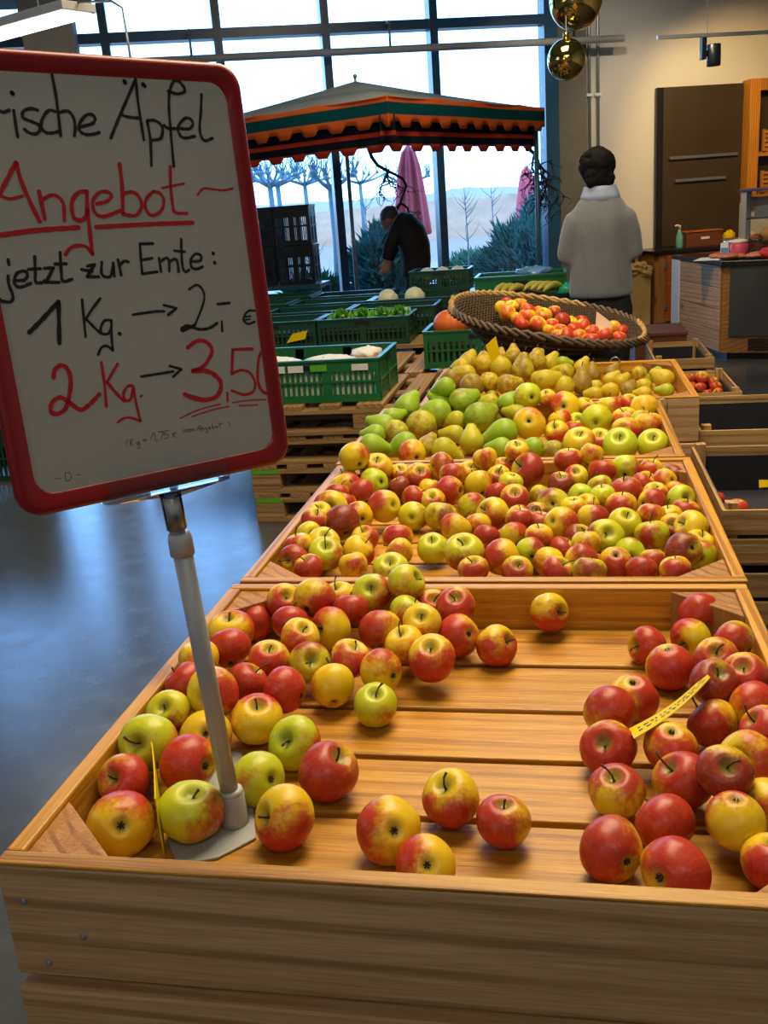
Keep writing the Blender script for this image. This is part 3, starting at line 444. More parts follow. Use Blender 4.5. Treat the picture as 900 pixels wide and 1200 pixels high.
 ('A','apples in the second crate',(0.513, 1.2598, 0.7722, 0.0305),(-0.47, -0.57, 0.67, 0.09, -0.94, 0.33),(0.55, 0.15, 0.5, 0.6),'mostly red apple, third from left in sixth row back, second crate'),
 ('A','apples in the second crate',(0.5504, 1.2997, 0.7669, 0.0305),(-0.02, -0.65, 0.76, -0.05, -0.98, 0.21),(0.77, 0.21, 1.0, 0.08),'dark wine-red apple, fourth from left in sixth row back, second crate'),
 ('A','apples in the second crate',(0.5611, 1.2337, 0.7676, 0.0305),(0.19, 0.09, 0.98, -0.13, -0.97, 0.2),(0.51, 0.14, 0.5, 0.2),'mostly red apple, seventh from left in fifth row back, second crate'),
 ('A','apples in the second crate',(0.5559, 1.4902, 0.753, 0.0305),(0.66, 0.09, 0.74, 0.14, -0.95, 0.27),(0.1, 0.57, 0.94, 0.3),'dull olive-brown apple, sixth from left in ninth row back, second crate'),
 ('A','apples in the second crate',(0.6425, 1.1464, 0.7657, 0.0305),(0.34, -0.42, 0.84, -0.04, -0.94, 0.33),(0.66, 0.21, 0.98, 0.41),'dark wine-red apple, fifth from left in fourth row back, second crate'),
 ('A','apples in the second crate',(0.8488, 1.5084, 0.7805, 0.0308),(-0.63, 0.71, -0.3, -0.99, -0.12, -0.09),(0.35, 0.15, 0.29, 0.39),'orange-red apple, seventh from left in tenth row back, second crate'),
 ('A','apples in the second crate',(0.8687, 1.4583, 0.7654, 0.0305),(0.57, 0.47, 0.67, -0.0, -0.95, 0.31),(0.37, 0.06, 0.37, 0.91),'orange-red apple, twelfth from left in ninth row back, second crate'),
 ('A','apples in the second crate',(0.872, 1.383, 0.7717, 0.0344),(0.36, -0.82, 0.45, 0.82, -0.53, 0.22),(0.25, 0.86, 0.4, 0.37),'green-yellow apple, seventh from left in eighth row back, second crate'),
 ('A','apples in the second crate',(0.874, 1.3132, 0.7659, 0.0323),(0.26, -0.01, 0.96, -0.24, -0.87, 0.43),(0.57, 0.18, 0.54, 0.6),'mostly red apple, eighth from left in seventh row back, second crate'),
 ('A','apples in the second crate',(0.8685, 1.1546, 0.7819, 0.0376),(-0.76, -0.35, 0.55, -0.95, -0.25, 0.17),(0.26, 0.12, 0.39, 0.37),'half red half yellow apple, seventh from left in fourth row back, second crate'),
 ('A','apples in the second crate',(0.8373, 1.0021, 0.7896, 0.0359),(-0.46, 0.75, -0.48, -0.91, -0.37, 0.17),(0.67, 0.23, 1.0, 0.98),'dark wine-red apple, twelfth from left in front row, second crate'),
 ('A','apples in the second crate',(0.8356, 1.2716, 0.7673, 0.0305),(-0.19, 0.02, 0.98, 0.02, -0.99, 0.16),(0.1, 0.1, 0.43, 0.49),'yellow apple, seventh from left in sixth row back, second crate'),
 ('A','apples in the second crate',(0.8363, 1.2044, 0.7666, 0.0305),(-0.14, -0.74, 0.66, -0.05, -0.96, 0.29),(0.63, 0.11, 0.62, 0.43),'mostly red apple, eleventh from left in fifth row back, second crate'),
 ('A','apples in the second crate',(0.8754, 1.0952, 0.7684, 0.0305),(0.36, -0.26, 0.9, -0.16, -0.94, 0.3),(0.22, 0.12, 0.16, 0.74),'yellow apple, eighth from left in third row back, second crate'),
 ('A','apples in the second crate',(0.8754, 1.0404, 0.7642, 0.0305),(0.22, 0.96, -0.14, 0.02, -0.9, 0.42),(0.11, 0.8, 0.4, 0.29),'green-yellow apple, twelfth from left in second row back, second crate'),
 ('A','apples in the second crate',(0.8169, 0.9504, 0.7679, 0.0305),(-0.1, 0.2, 0.98, 0.02, -0.95, 0.31),(0.37, 0.12, 0.36, 0.56),'orange-red apple, eleventh from left in front row, second crate'),
 ('A','apples in the second crate',(0.8088, 1.5564, 0.7631, 0.0305),(0.67, -0.19, 0.71, -0.17, -0.96, 0.24),(0.34, 0.1, 0.38, 0.01),'orange-red apple, eleventh from left in eleventh row back, second crate'),
 ('A','apples in the second crate',(0.8194, 1.4308, 0.7724, 0.0305),(0.04, -0.37, 0.93, 0.19, -0.96, 0.19),(0.38, 0.07, 0.27, 0.75),'orange-red apple, eleventh from left in ninth row back, second crate'),
 ('A','apples in the second crate',(0.8758, 1.5936, 0.768, 0.0305),(0.68, 0.4, 0.62, -0.14, -0.92, 0.38),(0.77, 0.18, 0.92, 0.24),'dark wine-red apple, thirteenth from left in eleventh row back, second crate'),
 ('P','fruit in the pear and apple crate',(0.0903, 2.3605, 0.8058, 0.0414),(0.37, 0.7, 0.61, -0.25, -0.93, 0.26),(0.15, 1.0, 0.11, 0.68),'smooth green pear, first from left in back row, third crate'),
 ('P','fruit in the pear and apple crate',(0.2044, 2.3074, 0.7955, 0.05),(-0.96, -0.18, -0.23, 0.21, -0.95, -0.22),(0.36, 1.0, 0.0, 0.76),'green pear with a brown blush, second from left in back row, third crate'),
 ('P','fruit in the pear and apple crate',(0.1571, 2.2306, 0.775, 0.05),(0.16, 0.7, -0.7, -0.08, -0.91, -0.4),(0.52, 0.46, 0.01, 0.76),'yellow pear with brown russet, second from left in fifth row back, third crate'),
 ('P','fruit in the pear and apple crate',(0.0512, 2.2793, 0.792, 0.0322),(0.84, 0.51, 0.19, 0.37, -0.93, 0.02),(0.0, 1.0, 0.12, 0.79),'smooth green pear, first from left in fifth row back, third crate'),
 ('P','fruit in the pear and apple crate',(0.0567, 2.1284, 0.7977, 0.0379),(-0.93, 0.2, 0.32, 0.31, -0.95, 0.1),(0.04, 1.0, 0.15, 0.89),'smooth green pear, first from left in fourth row back, third crate'),
 ('P','fruit in the pear and apple crate',(0.1011, 2.0815, 0.7895, 0.0396),(-0.59, 0.47, -0.65, -0.4, -0.89, 0.22),(0.47, 0.43, 0.17, 0.22),'yellow pear with brown russet, first from left in third row back, third crate'),
 ('P','fruit in the pear and apple crate',(0.0553, 1.9077, 0.7902, 0.0364),(0.9, 0.33, -0.28, 0.43, -0.87, 0.25),(0.0, 1.0, 0.09, 0.35),'smooth green pear, first from left in front row, third crate'),
 ('P','fruit in the pear and apple crate',(0.0501, 2.0269, 0.7962, 0.031),(-0.99, 0.11, 0.0, -0.25, -0.93, 0.28),(0.0, 1.0, 0.14, 0.45),'smooth green pear, first from left in second row back, third crate'),
 ('P','fruit in the pear and apple crate',(0.1552, 1.9423, 0.7847, 0.0377),(-0.9, -0.15, -0.4, 0.32, -0.95, -0.02),(0.07, 1.0, 0.23, 0.6),'smooth green pear, second from left in front row, third crate'),
 ('A','fruit in the pear and apple crate',(0.1831, 1.8699, 0.7725, 0.041),(-0.52, 0.84, 0.11, 0.16, -0.96, 0.23),(0.2, 0.13, 0.0, 0.37),'orange-red apple, first from left in front row, third crate'),
 ('P','fruit in the pear and apple crate',(0.2157, 1.9282, 0.7765, 0.031),(0.33, 0.8, 0.51, 0.22, -0.93, 0.31),(0.54, 0.32, 0.0, 0.16),'yellow pear with brown russet, third from left in front row, third crate'),
 ('P','fruit in the pear and apple crate',(0.2679, 1.898, 0.7768, 0.0358),(0.85, 0.09, -0.51, 0.31, -0.94, 0.15),(0.13, 0.44, 0.24, 0.62),'yellow-green pear, fourth from left in front row, third crate'),
 ('P','fruit in the pear and apple crate',(0.2729, 2.1795, 0.753, 0.031),(-0.99, 0.01, 0.12, 0.15, -0.98, 0.14),(0.25, 0.37, 0.04, 0.88),'yellow-green pear, second from left in fourth row back, third crate'),
 ('P','fruit in the pear and apple crate',(0.2111, 2.3699, 0.8213, 0.031),(-0.85, 0.19, 0.49, 0.18, -0.95, 0.27),(0.04, 1.0, 0.28, 0.92),'smooth green pear, fourth from left in back row, third crate'),
 ('P','fruit in the pear and apple crate',(0.2719, 2.3588, 0.8215, 0.0424),(0.8, 0.47, 0.36, -0.67, -0.28, 0.69),(0.42, 1.0, 0.02, 0.32),'green pear with a brown blush, fifth from left in back row, third crate'),
 ('P','fruit in the pear and apple crate',(0.3393, 2.2502, 0.7909, 0.0478),(0.65, 0.73, 0.23, -0.12, -0.87, 0.47),(0.36, 1.0, 0.23, 0.77),'green pear with a brown blush, fourth from left in fifth row back, third crate'),
 ('P','fruit in the pear and apple crate',(0.3675, 2.3313, 0.7653, 0.034),(0.96, 0.13, -0.24, -0.43, -0.59, 0.68),(0.77, 0.58, 0.06, 0.99),'brown-russeted pear, sixth from left in back row, third crate'),
 ('P','fruit in the pear and apple crate',(0.4334, 2.09, 0.7776, 0.0428),(-0.95, -0.13, -0.29, -0.36, -0.75, 0.55),(0.0, 1.0, 0.25, 0.91),'smooth green pear, third from left in third row back, third crate'),
 ('P','fruit in the pear and apple crate',(0.3364, 2.043, 0.7589, 0.0372),(-0.03, 0.69, 0.72, 0.42, -0.84, 0.35),(0.08, 0.38, 0.09, 0.04),'yellow-green pear, second from left in third row back, third crate'),
 ('P','fruit in the pear and apple crate',(0.431, 1.9867, 0.754, 0.0312),(-1.0, 0.04, 0.02, 0.23, -0.91, 0.33),(0.13, 1.0, 0.19, 0.15),'smooth green pear, second from left in second row back, third crate'),
 ('P','fruit in the pear and apple crate',(0.4288, 2.3639, 0.8074, 0.0372),(0.55, 0.73, 0.41, 0.2, -0.91, 0.37),(0.0, 1.0, 0.21, 0.09),'smooth green pear, eighth from left in back row, third crate'),
 ('A','fruit in the pear and apple crate',(0.4932, 2.3552, 0.8318, 0.0455),(-0.44, 0.89, -0.11, 0.05, -0.99, 0.14),(0.0, 0.87, 0.21, 0.46),'green-yellow apple, first from left in back row, third crate'),
 ('P','fruit in the pear and apple crate',(0.4627, 2.3246, 0.7833, 0.031),(-0.98, 0.09, 0.19, -0.18, -0.96, 0.21),(0.15, 0.52, 0.07, 0.61),'yellow-green pear, ninth from left in back row, third crate'),
 ('A','fruit in the pear and apple crate',(0.5059, 2.1298, 0.793, 0.05),(0.0, 0.91, -0.41, 0.1, -0.13, 0.99),(0.23, 0.14, 0.07, 0.92),'orange-red apple, first from left in fourth row back, third crate'),
 ('P','fruit in the pear and apple crate',(0.5256, 1.9255, 0.7667, 0.031),(-0.93, 0.36, -0.07, -0.44, -0.81, 0.39),(0.01, 1.0, 0.09, 0.27),'smooth green pear, fifth from left in front row, third crate'),
 ('A','fruit in the pear and apple crate',(0.5549, 2.3699, 0.8213, 0.031),(-0.24, -0.4, 0.88, -0.06, -0.97, 0.25),(0.28, 0.17, 0.02, 0.9),'orange-red apple, second from left in back row, third crate'),
 ('P','fruit in the pear and apple crate',(0.2689, 2.2745, 0.779, 0.031),(-0.91, 0.23, -0.34, 0.33, -0.94, 0.06),(0.13, 0.46, 0.0, 0.32),'yellow-green pear, third from left in fifth row back, third crate'),
 ('P','fruit in the pear and apple crate',(0.228, 2.3685, 0.8719, 0.0325),(-0.92, 0.23, -0.33, 0.09, -0.99, 0.11),(0.07, 1.0, 0.13, 0.34),'smooth green pear, third from left in back row, third crate'),
 ('P','fruit in the pear and apple crate',(0.372, 2.3699, 0.8113, 0.031),(-0.94, 0.33, -0.03, 0.1, -0.98, 0.14),(0.14, 0.45, 0.02, 0.8),'yellow-green pear, seventh from left in back row, third crate'),
 ('A','fruit in the pear and apple crate',(0.6111, 2.3404, 0.7969, 0.05),(0.09, 0.96, -0.25, -0.95, -0.3, 0.06),(0.4, 0.11, 0.16, 0.07),'orange-red apple, third from left in back row, third crate'),
 ('A','fruit in the pear and apple crate',(0.5959, 2.2524, 0.7729, 0.0372),(-0.42, 0.01, 0.91, 0.99, -0.12, 0.1),(0.26, 0.07, 0.05, 0.17),'orange-red apple, first from left in fifth row back, third crate'),
 ('A','fruit in the pear and apple crate',(0.5869, 2.1422, 0.76, 0.038),(-0.28, -0.6, 0.75, 0.23, -0.61, -0.76),(0.2, 0.26, 0.09, 0.77),'yellow apple, second from left in fourth row back, third crate'),
 ('P','fruit in the pear and apple crate',(0.5819, 1.9413, 0.7528, 0.031),(-0.98, 0.18, -0.02, -0.03, -0.97, 0.26),(0.48, 0.51, 0.0, 0.37),'yellow pear with brown russet, sixth from left in front row, third crate'),
 ('A','fruit in the pear and apple crate',(0.6521, 1.9329, 0.7766, 0.0466),(0.02, -0.46, 0.89, 0.92, -0.39, 0.03),(0.14, 0.27, 0.24, 0.93),'yellow apple, second from left in front row, third crate'),
 ('A','fruit in the pear and apple crate',(0.7083, 2.2448, 0.771, 0.05),(0.08, 1.0, -0.02, 0.07, -0.99, 0.15),(0.0, 0.77, 0.18, 0.86),'green-yellow apple, third from left in fifth row back, third crate'),
 ('A','fruit in the pear and apple crate',(0.7099, 2.0007, 0.7607, 0.0393),(-0.0, -0.53, 0.85, 0.12, -0.51, -0.85),(0.28, 0.08, 0.1, 0.29),'orange-red apple, first from left in second row back, third crate'),
 ('A','fruit in the pear and apple crate',(0.764, 1.9053, 0.771, 0.0499),(-0.12, -0.62, 0.78, -0.02, -0.97, 0.23),(0.0, 0.94, 0.12, 0.32),'green-yellow apple, third from left in front row, third crate'),
 ('A','fruit in the pear and apple crate',(0.8525, 1.9247, 0.766, 0.0447),(-0.05, -0.63, 0.78, -0.19, -0.94, 0.3),(0.0, 0.77, 0.13, 0.1),'green-yellow apple, fourth from left in front row, third crate'),
 ('A','fruit in the pear and apple crate',(0.7551, 2.3599, 0.7853, 0.0413),(-0.1, 0.21, 0.97, 0.97, -0.22, 0.04),(0.28, 0.25, 0.37, 0.01),'half red half yellow apple, fifth from left in back row, third crate'),
 ('A','fruit in the pear and apple crate',(0.8145, 2.3603, 0.7982, 0.031),(0.29, -0.57, 0.77, -0.03, -0.95, 0.32),(0.49, 0.12, 0.17, 0.97),'mostly red apple, sixth from left in back row, third crate'),
 ('A','fruit in the pear and apple crate',(0.6752, 2.3682, 0.7892, 0.0327),(0.46, -0.23, 0.86, 0.06, -0.99, 0.08),(0.07, 0.2, 0.1, 0.75),'yellow apple, fourth from left in back row, third crate'),
 ('A','fruit in the pear and apple crate',(0.8567, 2.3021, 0.7912, 0.0433),(0.07, 0.84, 0.54, 0.02, -0.97, 0.25),(0.08, 0.1, 0.01, 0.03),'yellow apple, eighth from left in back row, third crate'),
 ('A','fruit in the pear and apple crate',(0.8459, 2.2205, 0.7693, 0.0381),(0.25, 0.44, 0.86, -0.06, -0.97, 0.22),(0.0, 0.81, 0.15, 0.76),'green-yellow apple, fifth from left in fifth row back, third crate'),
 ('A','fruit in the pear and apple crate',(0.8572, 2.1524, 0.7715, 0.0441),(-0.0, 0.11, 0.99, 0.04, -0.14, 0.99),(0.11, 0.22, 0.07, 0.66),'orange-red apple, fourth from left in fourth row back, third crate'),
 ('A','fruit in the pear and apple crate',(0.7953, 2.2659, 0.7646, 0.0431),(-0.19, -0.23, 0.95, -0.03, -0.98, 0.21),(0.29, 0.29, 0.07, 0.88),'orange-red apple, fourth from left in fifth row back, third crate'),
 ('A','fruit in the pear and apple crate',(0.7877, 2.1016, 0.7658, 0.0448),(0.24, 0.83, -0.51, -0.05, -0.99, 0.11),(0.53, 0.3, 0.28, 0.65),'mostly red apple, first from left in third row back, third crate'),
 ('A','fruit in the pear and apple crate',(0.8116, 2.3284, 0.7571, 0.031),(-0.02, -0.65, 0.76, -0.14, -0.98, 0.17),(0.0, 0.2, 0.02, 0.55),'yellow apple, seventh from left in back row, third crate'),
 ('A','fruit in the pear and apple crate',(0.6378, 2.1949, 0.7538, 0.031),(0.16, 0.11, 0.98, 0.06, -1.0, 0.07),(0.5, 0.2, 0.33, 0.45),'mostly red apple, third from left in fourth row back, third crate'),
 ('A','fruit in the pear and apple crate',(0.6476, 2.2885, 0.7579, 0.031),(0.27, -0.76, 0.59, 0.1, -0.97, 0.22),(0.0, 0.87, 0.25, 0.07),'green-yellow apple, second from left in fifth row back, third crate'),
 ('P','pears in the last slatted crate',(0.224, 3.1221, 0.8301, 0.0369),(0.41, 0.65, 0.64, 0.31, -0.87, -0.38),(0.4, 0.14, 0.0, 0.2),'yellow pear with brown russet, first from left in back row, fourth crate'),
 ('P','pears in the last slatted crate',(0.1804, 2.9309, 0.8, 0.0379),(-0.88, 0.35, -0.33, 0.35, -0.94, 0.05),(0.82, 0.38, 0.0, 0.64),'brown-russeted pear, first from left in third row back, fourth crate'),
 ('P','pears in the last slatted crate',(0.2075, 3.0617, 0.8218, 0.0364),(-0.91, 0.26, -0.32, 0.09, -0.92, 0.39),(0.14, 0.14, 0.0, 0.95),'yellow-green pear, first from left in fourth row back, fourth crate'),
 ('P','pears in the last slatted crate',(0.2865, 3.1364, 0.8146, 0.0398),(-0.02, 0.72, 0.69, -0.15, -0.96, 0.24),(0.4, 0.07, 0.0, 0.2),'yellow pear with brown russet, second from left in back row, fourth crate'),
 ('P','pears in the last slatted crate',(0.2331, 2.9997, 0.8014, 0.0385),(-0.85, 0.47, 0.25, -0.19, -0.9, 0.39),(0.27, 0.08, 0.06, 0.08),'yellow-green pear, second from left in third row back, fourth crate'),
 ('P','pears in the last slatted crate',(0.2714, 2.7789, 0.7987, 0.045),(0.2, 0.72, -0.67, -0.11, -0.98, 0.19),(0.84, 0.44, 0.04, 0.57),'brown-russeted pear, first from left in front row, fourth crate'),
 ('P','pears in the last slatted crate',(0.3322, 2.8218, 0.8034, 0.0368),(-0.08, 0.56, -0.82, -0.06, -0.64, 0.76),(0.47, 0.08, 0.0, 0.83),'yellow pear with brown russet, third from left in front row, fourth crate'),
 ('P','pears in the last slatted crate',(0.3599, 3.0897, 0.8071, 0.0448),(-0.33, 0.86, 0.4, -0.0, -0.97, 0.24),(0.16, 0.22, 0.02, 0.71),'yellow-green pear, second from left in fourth row back, fourth crate'),
 ('P','pears in the last slatted crate',(0.3951, 2.7955, 0.7933, 0.0386),(0.99, 0.08, 0.09, 0.03, -0.98, 0.19),(0.47, 0.19, 0.2, 0.99),'yellow pear with brown russet, fifth from left in front row, fourth crate'),
 ('P','pears in the last slatted crate',(0.4492, 2.9886, 0.8074, 0.0436),(0.12, 0.27, 0.96, 0.03, -0.98, 0.19),(0.47, 0.26, 0.0, 0.96),'yellow pear with brown russet, third from left in third row back, fourth crate'),
 ('P','pears in the last slatted crate',(0.408, 3.1421, 0.8382, 0.0339),(0.02, 0.54, 0.84, 0.49, -0.87, 0.03),(0.54, 0.12, 0.0, 0.7),'yellow pear with brown russet, fourth from left in back row, fourth crate'),
 ('P','pears in the last slatted crate',(0.4898, 3.1395, 0.8196, 0.0366),(0.45, 0.62, 0.64, -0.41, -0.77, 0.49),(0.46, 0.22, 0.0, 0.7),'yellow pear with brown russet, fifth from left in back row, fourth crate'),
 ('P','pears in the last slatted crate',(0.5087, 2.9684, 0.775, 0.0346),(0.93, 0.28, 0.25, 0.08, -0.95, 0.32),(0.18, 0.13, 0.12, 0.55),'yellow-green pear, fourth from left in third row back, fourth crate'),
 ('P','pears in the last slatted crate',(0.3451, 2.7861, 0.7497, 0.027),(-0.9, 0.27, -0.34, 0.17, -0.97, 0.16),(0.52, 0.21, 0.03, 0.01),'yellow pear with brown russet, fourth from left in front row, fourth crate'),
 ('P','pears in the last slatted crate',(0.172, 2.8936, 0.7555, 0.027),(-0.96, 0.29, -0.02, -0.0, -0.97, 0.25),(0.33, 0.3, 0.03, 0.38),'yellow pear with brown russet, first from left in second row back, fourth crate'),
 ('P','pears in the last slatted crate',(0.2879, 2.7349, 0.7495, 0.027),(0.87, 0.5, 0.03, 0.38, -0.91, -0.15),(0.36, 0.12, 0.04, 0.03),'yellow pear with brown russet, second from left in front row, fourth crate'),
 ('P','pears in the last slatted crate',(0.3561, 3.1488, 0.8354, 0.027),(0.02, 0.44, 0.9, -0.2, -0.95, 0.23),(0.48, 0.11, 0.02, 0.92),'yellow pear with brown russet, third from left in back row, fourth crate'),
 ('P','pears in the last slatted crate',(0.5012, 3.0756, 0.8263, 0.0392),(0.01, 0.72, 0.69, 0.05, -0.97, -0.23),(0.46, 0.1, 0.0, 0.7),'yellow pear with brown russet, third from left in fourth row back, fourth crate'),
 ('P','pears in the last slatted crate',(0.5329, 2.8553, 0.7907, 0.0431),(0.95, 0.26, 0.17, 0.39, -0.91, 0.13),(0.21, 0.17, 0.17, 0.35),'yellow-green pear, second from left in second row back, fourth crate'),
 ('P','pears in the last slatted crate',(0.5482, 3.1428, 0.8064, 0.0332),(0.48, 0.53, 0.7, 0.29, -0.21, 0.93),(0.12, 0.2, 0.14, 0.95),'yellow-green pear, sixth from left in back row, fourth crate'),
 ('P','pears in the last slatted crate',(0.5996, 3.1488, 0.808, 0.027),(0.99, -0.01, -0.13, -0.39, -0.92, -0.07),(0.1, 0.7, 0.29, 0.84),'smooth green pear, seventh from left in back row, fourth crate'),
 ('P','pears in the last slatted crate',(0.6129, 3.1072, 0.7742, 0.0373),(-0.96, 0.23, 0.17, 0.06, -0.58, 0.81),(0.35, 0.23, 0.09, 0.03),'yellow pear with brown russet, eighth from left in back row, fourth crate'),
 ('P','pears in the last slatted crate',(0.6089, 2.8631, 0.7666, 0.04),(-0.88, 0.22, -0.42, -0.32, -0.9, 0.3),(0.15, 0.18, 0.17, 0.73),'yellow-green pear, third from left in second row back, fourth crate'),
 ('P','pears in the last slatted crate',(0.6727, 2.8978, 0.7619, 0.0382),(0.04, 0.37, 0.93, 0.17, -0.87, -0.47),(0.7, 0.31, 0.0, 0.16),'brown-russeted pear, fourth from left in second row back, fourth crate'),
 ('P','pears in the last slatted crate',(0.716, 3.1265, 0.7557, 0.0334),(0.05, 0.55, 0.83, 0.06, -1.0, 0.07),(0.76, 0.26, 0.0, 0.87),'brown-russeted pear, tenth from left in back row, fourth crate'),
 ('P','pears in the last slatted crate',(0.7914, 3.1443, 0.7571, 0.0316),(0.51, 0.51, 0.7, -0.35, -0.87, 0.34),(0.8, 0.3, 0.0, 0.19),'brown-russeted pear, eleventh from left in back row, fourth crate'),
 ('P','pears in the last slatted crate',(0.7787, 3.0298, 0.751, 0.0282),(0.79, 0.18, 0.59, 0.11, -0.96, 0.25),(0.13, 0.05, 0.0, 0.83),'yellow-green pear, fourth from left in fourth row back, fourth crate'),
 ('P','pears in the last slatted crate',(0.7258, 2.9112, 0.7498, 0.027),(-0.91, 0.42, -0.04, -0.44, -0.88, 0.19),(0.16, 0.1, 0.17, 0.26),'yellow-green pear, fifth from left in second row back, fourth crate'),
 ('P','pears in the last slatted crate',(0.7205, 2.7685, 0.7508, 0.0281),(-0.95, 0.32, -0.03, 0.41, -0.79, -0.46),(0.14, 0.16, 0.14, 0.64),'yellow-green pear, sixth from left in front row, fourth crate'),
 ('P','pears in the last slatted crate',(0.7773, 2.8037, 0.7539, 0.0315),(-0.93, 0.31, -0.19, -0.89, -0.45, -0.11),(0.22, 0.02, 0.0, 0.14),'yellow-green pear, seventh from left in front row, fourth crate'),
 ('P','pears in the last slatted crate',(0.8374, 2.8214, 0.7518, 0.0291),(0.46, 0.69, 0.56, -0.45, -0.89, -0.04),(0.68, 0.38, 0.13, 0.61),'brown-russeted pear, eighth from left in front row, fourth crate'),
 ('P','pears in the last slatted crate',(0.8983, 3.1453, 0.7551, 0.0306),(0.23, 0.02, -0.97, 0.3, -0.9, -0.31),(0.39, 0.15, 0.1, 0.32),'yellow pear with brown russet, twelfth from left in back row, fourth crate'),
 ('P','pears in the last slatted crate',(0.9005, 2.8772, 0.7521, 0.0294),(-0.93, 0.37, -0.03, -0.16, -0.5, 0.85),(0.16, 0.08, 0.01, 0.69),'yellow-green pear, sixth from left in second row back, fourth crate'),
 ('P','pears in the last slatted crate',(0.8911, 2.7465, 0.7498, 0.027),(-0.98, 0.18, 0.0, -0.03, -0.99, 0.1),(0.2, 0.05, 0.1, 0.22),'yellow-green pear, ninth from left in front row, fourth crate'),
 ('P','pears in the last slatted crate',(0.9721, 3.1245, 0.753, 0.031),(-0.92, 0.01, -0.39, -0.16, -0.91, 0.39),(0.11, 0.72, 0.27, 0.22),'smooth green pear, thirteenth from left in back row, fourth crate'),
 ('P','pears in the last slatted crate',(0.9786, 2.9385, 0.7612, 0.0391),(-0.74, 0.55, 0.4, -0.21, -0.96, -0.15),(0.2, 0.01, 0.0, 0.49),'yellow-green pear, sixth from left in third row back, fourth crate'),
 ('P','pears in the last slatted crate',(0.972, 2.7895, 0.7499, 0.0271),(-0.98, 0.2, 0.0, -0.18, -0.98, -0.01),(0.18, 0.64, 0.15, 0.08),'smooth green pear, tenth from left in front row, fourth crate'),
 ('P','pears in the last slatted crate',(0.6719, 3.1451, 0.7832, 0.0309),(0.5, 0.52, 0.7, 0.24, -0.95, 0.22),(0.17, 0.09, 0.0, 0.46),'yellow-green pear, ninth from left in back row, fourth crate'),
 ('P','pears in the last slatted crate',(0.8205, 3.002, 0.7498, 0.027),(0.71, 0.38, 0.59, -0.2, -0.96, -0.18),(0.18, 0.08, 0.13, 0.62),'yellow-green pear, fifth from left in third row back, fourth crate'),
 ('A','apples in the wicker basket',(0.2553, 3.962, 0.9471, 0.031),(0.63, -0.12, 0.76, 0.08, -1.0, 0.05),(0.52, 0.09, 0.24, 0.86),'mostly red apple, first from left in fifth row back, wicker basket'),
 ('A','apples in the wicker basket',(0.3225, 3.8402, 0.9607, 0.0389),(0.57, 0.43, 0.7, -0.07, -0.98, 0.2),(0.16, 0.21, 0.06, 0.91),'yellow apple, first from left in fourth row back, wicker basket'),
 ('A','apples in the wicker basket',(0.3614, 3.9171, 0.9575, 0.0358),(0.0, -0.56, 0.83, 0.04, -0.99, 0.15),(0.21, 0.02, 0.01, 0.22),'yellow apple, third from left in fifth row back, wicker basket'),
 ('A','apples in the wicker basket',(0.3976, 3.984, 0.9597, 0.0361),(0.07, 0.32, 0.94, 0.13, -0.95, 0.29),(0.16, 0.1, 0.0, 0.24),'yellow apple, first from left in back row, wicker basket'),
 ('A','apples in the wicker basket',(0.3516, 3.7725, 0.9415, 0.042),(-0.44, 0.3, 0.85, -0.0, -1.0, -0.0),(0.21, 0.16, 0.0, 0.72),'yellow apple, first from left in third row back, wicker basket'),
 ('A','apples in the wicker basket',(0.3364, 3.9714, 0.971, 0.031),(0.22, 0.39, 0.89, -0.16, -0.97, 0.18),(0.48, 0.01, 0.3, 0.57),'mostly red apple, second from left in fifth row back, wicker basket'),
 ('A','apples in the wicker basket',(0.4384, 3.7883, 0.9223, 0.042),(0.11, 0.19, 0.98, -0.06, -0.99, 0.08),(0.23, 0.0, 0.0, 0.98),'orange-red apple, second from left in third row back, wicker basket'),
 ('A','apples in the wicker basket',(0.4407, 3.8592, 0.941, 0.0389),(0.6, 0.32, 0.73, -0.07, -1.0, 0.06),(0.33, 0.0, 0.05, 0.67),'orange-red apple, second from left in fourth row back, wicker basket'),
 ('A','apples in the wicker basket',(0.5116, 3.847, 0.9169, 0.042),(0.19, -0.42, 0.89, 0.02, -0.99, 0.1),(0.38, 0.14, 0.0, 0.05),'half red half yellow apple, third from left in fourth row back, wicker basket'),
 ('A','apples in the wicker basket',(0.5587, 3.9858, 0.9152, 0.0357),(-0.05, -0.24, 0.97, 0.13, -0.99, 0.03),(0.44, 0.12, 0.28, 0.71),'mostly red apple, second from left in back row, wicker basket'),
 ('A','apples in the wicker basket',(0.4906, 3.7112, 0.8955, 0.042),(0.68, -0.14, 0.72, -0.1, -0.99, 0.11),(0.24, 0.18, 0.0, 0.95),'yellow apple, third from left in second row back, wicker basket'),
 ('A','apples in the wicker basket',(0.5504, 3.7477, 0.8866, 0.0332),(-0.06, -0.14, 0.99, 0.11, -0.99, -0.08),(0.39, 0.0, 0.0, 0.95),'orange-red apple, third from left in third row back, wicker basket'),
 ('A','apples in the wicker basket',(0.5395, 3.6707, 0.8697, 0.031),(0.37, 0.28, 0.89, 0.1, -0.98, 0.15),(0.17, 0.1, 0.03, 0.05),'yellow apple, fourth from left in second row back, wicker basket'),
 ('A','apples in the wicker basket',(0.5982, 3.7947, 0.8974, 0.039),(-0.22, 0.66, 0.72, -0.04, -0.99, 0.14),(0.65, 0.1, 0.63, 0.63),'dark wine-red apple, fourth from left in third row back, wicker basket'),
 ('A','apples in the wicker basket',(0.6385, 3.9277, 0.871, 0.0323),(0.62, -0.33, 0.71, 0.15, -0.98, 0.13),(0.04, 0.12, 0.08, 1.0),'yellow apple, fifth from left in fifth row back, wicker basket'),
